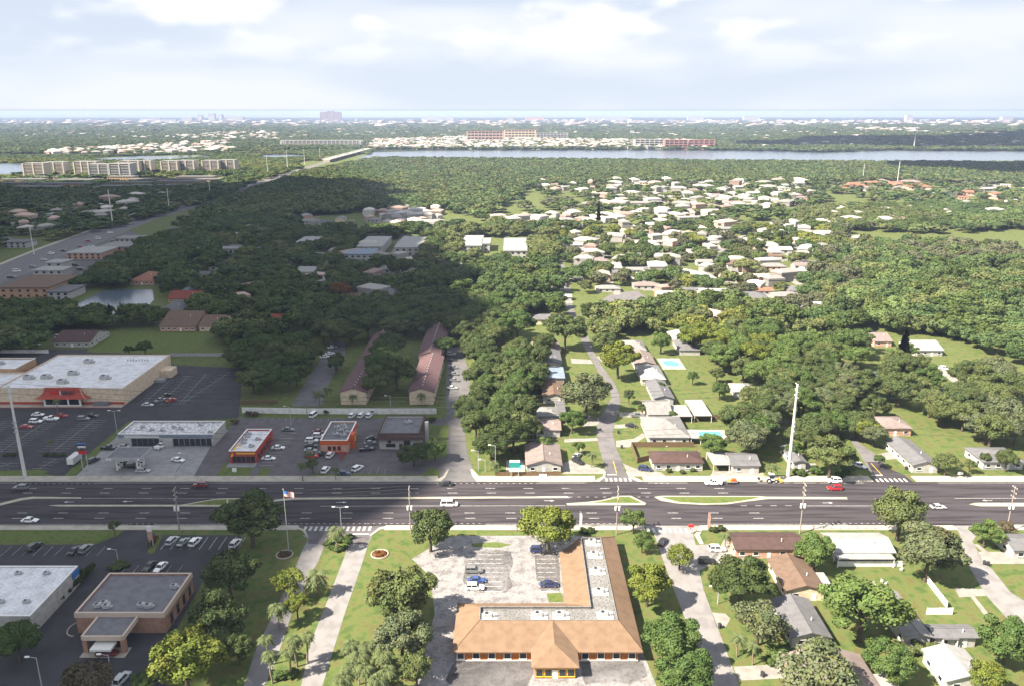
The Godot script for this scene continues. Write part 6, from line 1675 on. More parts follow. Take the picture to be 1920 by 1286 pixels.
[[-300.8,-566,-330.3,-733.1,-316.3,-772.7,-247.9,-680.4,-242.9,-566,-239.2,-529.8,-275.4,-529.8],12,56,0.45,0.9,[[0.07,0.1,0.03],[0.07,0.11,0.04],[0.11,0.13,0.05]],"mid",6,0.2,11,"woodland","trees behind the pond"],
[[-1722.2,-1935.6,-1067.8,-2068.4,-704.2,-2247.8,-417.1,-2460.8,-391.4,-2220.3,-460.7,-1956.6,-589.2,-1875.3,-1045,-1856,-1604,-1800.5],14,57,0.45,0.9,[[0.1,0.14,0.05],[0.07,0.11,0.04],[0.11,0.13,0.05],[0.14,0.16,0.04]],"far",3,0.1,7,"mangrove_wood","mangroves on the banks of the lagoon"]]:
		var r := RandomNumberGenerator.new()
		r.seed = a[2]
		var ps := spread(pv(a[0]), a[1], a[2], off)
		var n: int = a[7]
		var drift := noise(0.0035, 3, a[2])
		for v in n:
			var mm := MultiMesh.new()
			mm.transform_format = MultiMesh.TRANSFORM_3D
			mm.use_colors = true
			mm.mesh = crowns["%s%d" % [a[6], v]]
			var mine := PackedVector2Array()
			for i in range(v, ps.size(), n):
				if r.randf() >= a[8] + 0.5 * maxf(0.0, drift.get_noise_2d(ps[i].y, -ps[i].x) - 0.12): mine.append(ps[i])
			if mine.size() < 1: continue
			mm.instance_count = mine.size()
			for i in mine.size():
				var rad: float = a[1] * r.randf_range(a[3], a[4])
				var h := clampf(rad * r.randf_range(1.0, 1.5) + 2.0, 3.0, a[9])
				mm.set_instance_transform(i, Transform3D(Basis(Vector3.UP, r.randf() * TAU) * Basis.from_scale(Vector3(rad * r.randf_range(0.8, 1.2), h * r.randf_range(0.44, 0.62), rad * r.randf_range(0.8, 1.2))), Vector3(mine[i].x, h * 0.5, mine[i].y)))
				var pal: Array = a[5]
				# kinds grow in stands
				var at := clampf(drift.get_noise_2d(mine[i].x, mine[i].y) * 1.1 + 0.5 + r.randf_range(-0.3, 0.3), 0.0, 0.999)
				var c: Array = pal[int(at * pal.size())]
				var g := r.randf_range(0.8, 1.25)
				mm.set_instance_color(i, Color(c[0] * g, c[1] * g, c[2] * g))
			var o := MultiMeshInstance3D.new()
			o.name = numbered(a[10])
			o.multimesh = mm
			add_child(o)
			o.set_meta("kind", "stuff")
			tag(o, a[11], "woodland")

func near_trees() -> void:
	for a in [
[-71.56,-195.26,9.31,16.25,"leaf_oak","huge dark oak overhanging the road beside the boulevard lawn","near"],
[-69.03,-170.32,7.27,12.98,"leaf_oak","dark oak beside the bank roof","near"],
[-66.51,-152.52,7.1,12.72,"leaf_oak","dark spreading tree behind the drive-through wing","near"],
[-66.74,-137.42,7.81,13.84,"leaf_yellow","sunlit yellow-green tree by the boulevard lawn","near"],
[-59.22,-146.42,3.45,7.17,"leaf_oak","low dark tree on the edge of the shaded lawn","near"],
[-107.8,-147.77,4.86,9.27,"leaf_green","deep green tree in front of the white block","near"],
[-86.25,-135.48,4.53,8.77,"leaf_brown","brownish thinning tree beside two lamp posts","loose"],
[-75.14,-136.84,2.83,6.27,"leaf_green","small green tree beside the silver car","near"],
[-112.41,-201.03,1.95,4.99,"leaf_olive","thin young tree on the road verge","loose"],
[-54.91,-171.04,4.18,8.25,"leaf_yellow","airy yellow-green crape myrtle over the boulevard lane","loose"],
[-50.68,-162.66,3.26,6.9,"leaf_yellow","yellow-leaved tree on the boulevard strip","near"],
[-25.27,-160.53,8.38,14.75,"leaf_olive","broad olive oak beside the boulevard","near"],
[-23.86,-146.8,6.88,12.38,"leaf_grey","grey-olive oak behind the cabbage palms","near"],
[-19.94,-139.98,3.99,7.97,"leaf_olive","smaller olive tree over the stained parking lot","near"],
[-22.22,-192.81,6.93,12.44,"leaf_oak","deep green tree beside the parking lot wooden post","near"],
[9.76,-191.71,7.6,13.51,"leaf_yellow","round olive-yellow tree over the parked dark cars","near"],
[34.4,-202.31,3.77,7.65,"leaf_bright","feathery bright tree at the pavement edge","loose"],
[35.4,-192.17,2.89,6.35,"leaf_bright","small feathery tree behind the pavement","loose"],
[32.85,-167.9,6.54,11.85,"leaf_yellow","round yellow-green tree against the orange roof","near"],
[43.87,-183.57,3.89,7.82,"leaf_yellow","sparse yellow tree over the pale street","loose"],
[34.44,-145.68,6.61,11.96,"leaf_green","mid green tree at the corner of the orange roof","near"],
[35.65,-136.28,6.27,11.42,"leaf_green","green tree overhanging the pale street","near"],
[55.52,-168.44,7.45,13.27,"leaf_dark","dark dense tree beside the tan gabled house","near"],
[55.19,-153.1,5.71,10.56,"leaf_grey","sparse pale-limbed tree on a front lawn","loose"],
[78.66,-182.69,5.52,10.27,"leaf_bright","bright green tree between brown and white roofs","near"],
[107.86,-198.6,8.42,14.82,"leaf_olive","olive tree standing over the road fence","near"],
[105.56,-178.35,8.89,15.57,"leaf_grey","broad grey-olive tree beside the white metal roof","near"],
[78.7,-154.52,9.3,16.24,"leaf_bright","broad bright green tree between two pale roofs","near"],
[61.18,-132.94,8.65,15.18,"leaf_grey","sparse spreading oak over the pink-tan roof","loose"],
[78.23,-140.52,5.1,9.64,"leaf_green","leafy green tree behind the white shed","near"],
[106.86,-146.55,6.19,11.3,"leaf_green","dense green tree beside the pale long road","near"],
[96.72,-136.78,4.35,8.5,"leaf_yellow","yellow-olive tree before the white roof","near"],
[130.03,-194.95,4.24,8.33,"leaf_bright","bright spreading tree on the corner verge","near"],
[138.58,-199.65,2.39,5.62,"leaf_brown","thin bare tree on the corner verge","loose"],
[29.13,-292.72,9.57,16.68,"leaf_grey","spreading grey oak over the curving street","near"],
[22.41,-276.38,4.96,9.42,"leaf_green","round green tree beside the curving street","near"],
[47.56,-339.21,10.46,18.16,"leaf_yellow","yellow-green tree at the street bend","near"],
[46.02,-374.98,6.8,12.24,"leaf_olive","olive tree behind the yellow-green tree","near"],
[69.11,-254.52,4.98,9.44,"leaf_bright","round bright tree beside the long pool","near"],
[103.89,-238.07,8.31,14.64,"leaf_olive","olive tree at the mouth of the side street","near"],
[142.98,-240.22,4.21,8.29,"leaf_olive","small sparse tree on the corner lawn","loose"],
[164.58,-242.92,4.07,8.09,"leaf_oak","round dark tree before the grey house","near"],
[159.18,-246.17,2.33,5.54,"leaf_oak","small round tree before the grey house","near"],
[127.36,-268.13,5.4,10.09,"leaf_yellow","yellowing tree behind the side street","near"],
[129.47,-263.91,4.57,8.83,"leaf_grey","grey-green tree by the pink-roofed house","near"],
[73.51,-376.52,6.3,11.47,"leaf_bright","bright round tree beyond the oval pool","near"],
[15.75,-376.52,6.3,11.47,"leaf_oak","deep green tree over the pink house","near"],
[26.63,-383.63,10.65,18.48,"leaf_oak","broad oak over the upper street","near"],
[43.99,-430.91,7.73,13.71,"leaf_dark","round dark tree at the upper street bend","near"],
[7.72,-268,4.25,8.35,"leaf_oak","dark round tree beside the narrow pink-grey house","near"],
[11.2,-257.77,2.99,6.49,"leaf_bright","bright leafy tree before the narrow house","loose"],
[0,-274.74,4.74,9.08,"leaf_olive","olive tree behind the corner pool lawn","near"],
[-66.15,-241.76,2.47,5.74,"leaf_olive","thin tree on the lot verge","loose"],
[-33.28,-247.45,5.4,8,"leaf_oak","dark spreading tree before the mansard restaurant","near"],
[-26.48,-251.7,4.02,8.01,"leaf_green","green tree on the mansard restaurant lawn","near"],
[-107.76,-487.38,7.34,13.09,"leaf_orange","tall orange-leaved tree in the cloud-shaded wood","near"],
[-38.15,-532.83,4.36,8.52,"leaf_orange","orange-brown tree beside the sunlit wood","near"],
[342.45,-638.29,6.89,12.39,"leaf_oak","round tree at the edge of the sports field","near"],
[400.34,-659.17,8.88,15.55,"leaf_oak","lone round tree beside the sports field","near"],
[47.99,-306.76,3.05,6.59,"leaf_oak","round tree beside the dark grey gabled house","near"],
[97.18,-252.73,3.3,6.95,"leaf_green","green tree beside the small grey house","near"],
[62.3,-288.06,1.65,4.55,"leaf_green","small tree behind the patio roofs","near"],
[188.8,-364.86,5.61,10.41,"leaf_green","upright green tree beside the white-roofed house","near"],
[187.17,-345.91,4.86,9.27,"leaf_olive","pointed olive tree beside the pond lane","near"],
[-241.44,-382.63,4.27,8.38,"leaf_oak","dark round tree behind the brown-roofed house","near"],
[-180.01,-373.44,4.17,8.24,"leaf_green","green tree on the shaded lawn","near"],
[-187.4,-372.2,2.6,5.93,"leaf_green","small green tree behind the pale store roof","near"],
[79.4,-330.68,3.04,6.57,"leaf_green","small green tree on the open lawn edge","near"],
[90.45,-333,3.76,7.63,"leaf_olive","olive tree beside the white-roofed house","near"],
[51.38,-293.44,1.89,4.9,"leaf_oak","small tree beside the pale gabled house","near"],
[63.57,-320.44,2.04,5.12,"leaf_green","small tree behind the dark grey gables","near"],
[33.51,-293.1,2.09,5.2,"leaf_olive","small tree at the street curve","near"],
[23.24,-256.54,2.23,5.39,"leaf_bright","bright little tree on a corner lawn","near"],
[86.25,-311.61,3.98,7.95,"leaf_green","green tree before the wood edge","near"],
[123.44,-245.57,2.15,5.27,"leaf_green","small tree at the side street lawn","near"],
[151.55,-241.41,2.11,5.23,"leaf_olive","young tree on the corner lawn","loose"]]: tree("shade_tree", a[0], a[1], a[2], a[3], a[4], a[5], "", a[6])
	for a in [
[-47.96,-172.43,3.28,6,"feather","date palm with dark fronds over the boulevard strip",""],
[-48.02,-193.15,2.6,6.5,"fan","golden palm in the hedged boulevard island",""],
[-52.67,-146.44,1.95,7,"fan","cabbage palm on the boulevard centre strip","cabbage palms on the boulevard strip"],
[-50.41,-140.68,1.88,7,"fan","cabbage palm on the boulevard centre strip","cabbage palms on the boulevard strip"],
[-46.57,-145.9,1.94,7,"fan","cabbage palm on the boulevard centre strip","cabbage palms on the boulevard strip"],
[-44.65,-147.35,1.96,7,"fan","cabbage palm on the boulevard centre strip","cabbage palms on the boulevard strip"],
[-47.13,-142.91,1.91,7,"fan","cabbage palm on the boulevard centre strip","cabbage palms on the boulevard strip"],
[-34.06,-143.78,2.48,7,"fan","cabbage palm in the dense clump beside the boulevard","cabbage palms clumped beside the boulevard"],
[-30.51,-144.13,2.49,7,"fan","cabbage palm in the dense clump beside the boulevard","cabbage palms clumped beside the boulevard"],
[-27.19,-141.7,2.45,7,"fan","cabbage palm in the dense clump beside the boulevard","cabbage palms clumped beside the boulevard"],
[-33.08,-137.05,2.39,7,"fan","cabbage palm in the dense clump beside the boulevard","cabbage palms clumped beside the boulevard"],
[-29.66,-136.72,2.38,7,"fan","cabbage palm in the dense clump beside the boulevard","cabbage palms clumped beside the boulevard"],
[-25.37,-136.24,2.37,7,"fan","cabbage palm in the dense clump beside the boulevard","cabbage palms clumped beside the boulevard"],
[-33.99,-133.56,2.34,7,"fan","cabbage palm in the dense clump beside the boulevard","cabbage palms clumped beside the boulevard"],
[-27.01,-133.09,2.33,7,"fan","cabbage palm in the dense clump beside the boulevard","cabbage palms clumped beside the boulevard"],
[-32.07,-140.35,2.43,7,"fan","cabbage palm in the dense clump beside the boulevard","cabbage palms clumped beside the boulevard"],
[-53.96,-158.81,2.45,6,"fan","palm leaning over the boulevard lane",""],
[-77.84,-301.86,3,7,"feather","tall palm beside the apartment drive",""],
[-76.33,-309.18,2.63,6,"feather","palm among shrubs beside the apartment drive",""],
[-64.66,-302.98,2.16,5,"feather","palm against the cream gable of the apartment row beside the wood",""],
[-36.78,-304.24,2.16,5,"feather","palm against the cream gable beside the parking strip",""],
[-5.63,-241.15,2.29,4,"fan","squat fan palm by the corner pool",""],
[26.89,-246.59,2.15,5,"feather","palm on the corner verge of the curving street",""],
[84.59,-237.36,2.25,5,"fan","fan palm at the foot of the tall concrete pole",""],
[-68.08,-245.22,1.6,6,"fan","palm on the verge of the restaurant lot",""],
[-68.05,-236.01,1.72,6,"fan","palm at the driveway of the restaurant lot",""],
[-57.55,-237.07,1.56,4,"fan","dark palm beside the white van",""],
[49.56,-149.14,2.1,5,"feather","palm on the lawn by the pale street",""],
[52.26,-146.43,1.61,5,"feather","small palm beside the pale-limbed tree",""],
[193.94,-327.13,2.08,6,"feather","palm by the pond lane",""],
[-180.34,-295.33,1.68,6,"fan","palm before the red store entrance",""],
[-161.65,-257.42,1.3,5,"fan","palm on the store lot island",""],
[58.73,-194.68,1.75,4,"feather","golden palm on the corner lawn",""]]: palm(a[0], a[1], a[2], a[3], a[4], a[5], a[6])
	for a in [
[-109.62,-182.47,1.4,3,"leaf_dark","dark shrub along the white block wall","shrubs along the white block"],
[-110,-179.99,1.52,3,"leaf_dark","dark shrub along the white block wall","shrubs along the white block"],
[-110.38,-177.32,1.64,3,"leaf_dark","dark shrub along the white block wall","shrubs along the white block"],
[-110.88,-174.95,1.62,3,"leaf_dark","dark shrub along the white block wall","shrubs along the white block"],
[-111.38,-172.4,1.74,3,"leaf_dark","dark shrub along the white block wall","shrubs along the white block"],
[-111.48,-169.7,1.58,3,"leaf_dark","dark shrub along the white block wall","shrubs along the white block"],
[-103.63,-184.9,2.54,1.6,"leaf_oak","low hedge behind the bank",""],
[-50.99,-196.35,1.49,1.4,"leaf_green","clipped hedge shrub round the boulevard island","hedge round the boulevard island"],
[-49.47,-194.11,1.47,1.4,"leaf_green","clipped hedge shrub round the boulevard island","hedge round the boulevard island"],
[-47.83,-193.27,1.47,1.4,"leaf_green","clipped hedge shrub round the boulevard island","hedge round the boulevard island"],
[-46.34,-193.83,1.47,1.4,"leaf_green","clipped hedge shrub round the boulevard island","hedge round the boulevard island"],
[-45.93,-196.92,1.49,1.4,"leaf_green","clipped hedge shrub round the boulevard island","hedge round the boulevard island"],
[-45.91,-199.81,1.51,1.4,"leaf_green","clipped hedge shrub round the boulevard island","hedge round the boulevard island"],
[-48.25,-198.07,1.5,1.4,"leaf_green","clipped hedge shrub round the boulevard island","hedge round the boulevard island"],
[20.52,-202.93,1.53,1.6,"leaf_dark","dark shrub beside the near pavement","shrubs beside the near pavement"],
[22.53,-203.23,1.22,1.6,"leaf_dark","dark shrub beside the near pavement","shrubs beside the near pavement"],
[57.68,-203.83,1.38,1.6,"leaf_dark","dark shrub beside the near pavement","shrubs beside the near pavement"],
[59.97,-204.44,1.38,1.6,"leaf_dark","dark shrub beside the near pavement","shrubs beside the near pavement"],
[87.23,-150,1.91,3,"leaf_olive","olive hedge shrub before the green back lawn","hedge before the back lawn"],
[90.35,-150.36,2.15,3,"leaf_olive","olive hedge shrub before the green back lawn","hedge before the back lawn"],
[93.31,-150.36,2.03,3,"leaf_olive","olive hedge shrub before the green back lawn","hedge before the back lawn"],
[58.1,-149.18,2.37,2.5,"leaf_bright","bright shrub beside the grey gabled house",""],
[56.24,-146.86,1.4,1.5,"leaf_green","low shrub on the lawn",""],
[-49.24,-142.55,1.82,1.6,"leaf_green","low hedge on the boulevard strip","hedge on the boulevard strip"],
[-46.76,-143.05,1.6,1.6,"leaf_green","low hedge on the boulevard strip","hedge on the boulevard strip"],
[-99.84,-196.22,1.04,1.6,"leaf_orange","orange-flowered shrub in the kerbed parking island","shrubs in the parking island"],
[-99.95,-198.51,1.05,1.6,"leaf_orange","orange-flowered shrub in the kerbed parking island","shrubs in the parking island"],
[-3.87,-267.69,1.75,2,"leaf_green","shrub behind the corner pool house","shrubs behind the corner pool house"],
[4.88,-270.15,1.77,2,"leaf_green","shrub behind the corner pool house","shrubs behind the corner pool house"],
[9.68,-267.69,1.56,2,"leaf_green","shrub behind the corner pool house","shrubs behind the corner pool house"],
[0.94,-258.24,1.7,2,"leaf_green","shrub behind the corner pool house","shrubs behind the corner pool house"],
[52.38,-242.65,1.07,1.5,"leaf_oak","shrub along the front of the road houses","shrubs along the road houses"],
[56.65,-241.83,1.07,1.5,"leaf_oak","shrub along the front of the road houses","shrubs along the road houses"],
[60.55,-243.47,1.07,1.5,"leaf_oak","shrub along the front of the road houses","shrubs along the road houses"],
[75.25,-245.13,1.26,1.5,"leaf_oak","shrub along the front of the road houses","shrubs along the road houses"],
[95.09,-240.5,2.13,2.6,"leaf_green","leafy shrub on the verge by the side street","shrubs by the side street"],
[100.82,-241.72,2.5,2.6,"leaf_green","leafy shrub on the verge by the side street","shrubs by the side street"],
[111.77,-242.54,2.51,2.6,"leaf_green","leafy shrub on the verge by the side street","shrubs by the side street"],
[107.19,-237.7,1.76,2.6,"leaf_green","leafy shrub on the verge by the side street","shrubs by the side street"],
[137.99,-248.93,1.65,2,"leaf_oak","shrub beside the long grey house","shrubs beside the long grey house"],
[139.44,-246.38,1.45,2,"leaf_oak","shrub beside the long grey house","shrubs beside the long grey house"],
[-101.38,-293.67,1.69,2,"leaf_brown","reddish shrub at the end of the white wall","shrubs at the white wall end"],
[-106.74,-285.8,1.65,2,"leaf_brown","reddish shrub at the end of the white wall","shrubs at the white wall end"],
[-104.3,-294.24,1.49,2,"leaf_brown","reddish shrub at the end of the white wall","shrubs at the white wall end"],
[-31,-288.01,1.67,2,"leaf_dark","dark shrub before the white wall","shrubs before the white wall"],
[-55.27,-297.16,1.93,2,"leaf_dark","dark shrub before the white wall","shrubs before the white wall"],
[-74.14,-295.99,1.71,2,"leaf_dark","dark shrub before the white wall","shrubs before the white wall"],
[-176.73,-255.78,1.12,1.2,"leaf_oak","low shrub in the store lot island","shrubs in the store lot islands"],
[-173.94,-255.78,1.12,1.2,"leaf_oak","low shrub in the store lot island","shrubs in the store lot islands"],
[-162.78,-255.78,1.12,1.2,"leaf_oak","low shrub in the store lot island","shrubs in the store lot islands"],
[-159.98,-255.78,1.12,1.2,"leaf_oak","low shrub in the store lot island","shrubs in the store lot islands"],
[-157.19,-255.78,1.12,1.2,"leaf_oak","low shrub in the store lot island","shrubs in the store lot islands"]]: shrub(a[0], a[1], a[2], a[3], a[4], a[5], a[6])
	for a in [
[-233.9,-439.97,1.83,9.08,"dark pointed cypress on the pond bank","cypresses on the pond bank"],
[-229.92,-441.17,1.83,9.72,"dark pointed cypress on the pond bank","cypresses on the pond bank"],
[-223.2,-441.17,2.14,10.35,"dark pointed cypress on the pond bank","cypresses on the pond bank"],
[-212.23,-446.04,1.85,8.55,"dark pointed cypress on the pond bank","cypresses on the pond bank"],
[180.33,-350.5,4.45,19.72,"tall dark conifer beside the small dark pond",""],
[91.93,-848.8,2.84,24.72,"dark spire of a conifer among pale roofs",""],
[236.39,-694.29,1.87,13.59,"thin dark conifer in the suburb",""]]:
		var t := thing("conifer", a[4], "tree", Vector3(a[0], 0, a[1]), rng.randf() * TAU, a[5])
		var c := part("crown", crowns.cone, t, Vector3(0, a[3] * 0.36, 0))
		c.scale = Vector3(a[2], a[3] * 0.24, a[2])
		var k := part("trunk", trunk_mesh, t)
		k.scale = Vector3(2.0, a[3] * 0.7, 2.0)
	# kerbed planting rings on the grass
	for a in [
[-61.74,-191.2,2.2,"round kerbed bed at the flagpole foot","leaf_brown"],
[-35.9,-191.47,2.3,"round kerbed flower bed on the sunlit lawn","leaf_orange"]]:
		var t := thing("planting_bed", a[3], "flower bed", Vector3(a[0], 0, a[1]))
		var b := MB.new()
		for k in 18:
			var p := Vector3(cos(TAU * k / 18) * a[2], 0.1, sin(TAU * k / 18) * a[2])
			var q := Vector3(cos(TAU * (k + 1) / 18) * a[2], 0.1, sin(TAU * (k + 1) / 18) * a[2])
			b.tube(p, q, 0.2, 0.2, 5)
		part("kerb", b.done(M.kerb), t)
		b = MB.new()
		var ring := PackedVector2Array()
		for k in 18: ring.append(Vector2(cos(TAU * k / 18), sin(TAU * k / 18)) * a[2])
		b.sheet(ring, 0.09)
		part("soil", b.done(M.mulch), t)
		for k in 5:
			var o := part("flower", crowns["mid%d" % (k % 4)], t, Vector3(cos(k * 1.9) * a[2] * 0.45, 0.35, sin(k * 1.9) * a[2] * 0.45), M[a[4]])
			o.scale = Vector3(0.8, 0.5, 0.8)

# ---------- vehicles ----------
# cross-section ring at length x: half width at sill / waist, bottom and top
func ring(x: float, y0: float, y1: float, w0: float, w1: float) -> Array:
	var c := 0.12 * (y1 - y0)
	return [Vector3(x, y0, w0 * 0.94), Vector3(x, y0 + c, w0), Vector3(x, y1 - c, w1), Vector3(x, y1, w1 * 0.88), Vector3(x, y1, -w1 * 0.88), Vector3(x, y1 - c, -w1), Vector3(x, y0 + c, -w0), Vector3(x, y0, -w0 * 0.94)]
var car_parts := {}
func car_kit(kind: String) -> Dictionary:
	if car_parts.has(kind): return car_parts[kind]
	var k := {}
	var L: float = {"sedan": 4.7, "suv": 4.8, "pickup": 5.6, "van": 5.3}[kind]
	var h := L / 2
	var hood: float = {"sedan": 0.86, "suv": 1.02, "pickup": 1.08, "van": 1.05}[kind]
	var top: float = {"sedan": 1.46, "suv": 1.74, "pickup": 1.84, "van": 2.05}[kind]
	var w: float = {"sedan": 0.9, "suv": 0.95, "pickup": 0.99, "van": 0.98}[kind]
	var g: Array = {"sedan": [0.95, 0.35, -1.05, -1.75], "suv": [1.05, 0.45, -1.9, -2.25], "pickup": [1.0, 0.45, -0.75, -1.0], "van": [1.7, 1.0, -2.35, -2.55]}[kind]
	var b := MB.new()
	b.loft([ring(-h, 0.5, hood - 0.12, w * 0.86, w * 0.84), ring(-h + 0.25, 0.28, hood + 0.02, w * 0.97, w * 0.94), ring(-h * 0.4, 0.24, hood + 0.03, w, w * 0.97), ring(h * 0.3, 0.24, hood, w, w * 0.96), ring(h - 0.5, 0.26, hood - 0.1, w * 0.97, w * 0.9), ring(h, 0.45, hood - 0.3, w * 0.82, w * 0.78)])
	if kind == "pickup":
		for s in [-1, 1]: b.box(Vector3(-1.9, hood + 0.1, s * (w - 0.08)), Vector3(1.7, 0.2, 0.12))
		b.box(Vector3(-h + 0.1, hood + 0.1, 0), Vector3(0.12, 0.2, w * 1.8))
	k.body = b.done(M.paint_white)
	b = MB.new()
	b.loft([ring(g[3], hood - 0.05, hood + 0.02, w * 0.9, w * 0.88), ring(g[2], hood - 0.05, top - 0.1, w * 0.9, w * 0.74), ring(g[1], hood - 0.05, top - 0.08, w * 0.9, w * 0.74), ring(g[0], hood - 0.06, hood + 0.02, w * 0.88, w * 0.86)])
	k.glass = b.done(M.glass)
	b = MB.new()
	b.loft([ring(g[2] + 0.05, top - 0.14, top - 0.03, w * 0.76, w * 0.72), ring((g[1] + g[2]) / 2, top - 0.14, top, w * 0.77, w * 0.73), ring(g[1] + 0.02, top - 0.14, top - 0.03, w * 0.76, w * 0.72)])
	for s in [-1, 1]:
		for x in [g[2] + 0.05, (g[1] + g[2]) / 2, g[1]]:
			var lean: float = 0.0
			if x == g[1]: lean = (g[0] - g[1]) * 0.85
			if x == g[2] + 0.05: lean = (g[3] - g[2]) * 0.75
			b.tube(Vector3(x, top - 0.1, s * w * 0.75), Vector3(x + lean, hood, s * w * 0.905), 0.055, 0.06, 4)
	k.roof = b.done(M.paint_white)
	b = MB.new()
	b.tube(Vector3(0, 0, -0.12), Vector3(0, 0, 0.12), 0.34, 0.34, 14)
	k.wheel = b.done(M.tyre)
	b = MB.new()
	b.tube(Vector3(0, 0, -0.13), Vector3(0, 0, 0.13), 0.2, 0.2, 10)
	k.rim = b.done(M.rim)
	k.headlight = box_mesh(Vector3(0.16, 0.16, 0.36), M.headlight)
	k.taillight = box_mesh(Vector3(0.12, 0.2, 0.3), M.taillight)
	k.plate = [L, hood, w]
	car_parts[kind] = k
	return k
func car(kind: String, x: float, z: float, turn: float, paint: String, label: String, group := "", y := 0.04) -> void:
	var k := car_kit(kind)
	var t := thing({"sedan": "car", "suv": "sport_utility_car", "pickup": "pickup_truck", "van": "van"}[kind], label, {"sedan": "car", "suv": "car", "pickup": "pickup", "van": "van"}[kind], Vector3(x, y, z), deg_to_rad(turn), group)
	var m: Material = M["paint_" + paint]
	part("body", k.body, t, Vector3.ZERO, m)
	part("windows", k.glass, t)
	part("roof", k.roof, t, Vector3.ZERO, m)
	var L: float = k.plate[0]
	for s in [[-1, -1], [1, -1], [-1, 1], [1, 1]]:
		var o := part("wheel", k.wheel, t, Vector3(s[0] * L * 0.3, 0.34, s[1] * (k.plate[2] - 0.1)))
		part("rim", k.rim, o)
	for s in [-1, 1]:
		part("headlight", k.headlight, t, Vector3(L / 2 - 0.08, k.plate[1] - 0.38, s * 0.58))
		part("taillight", k.taillight, t, Vector3(-L / 2 + 0.05, k.plate[1] - 0.25, s * 0.62))

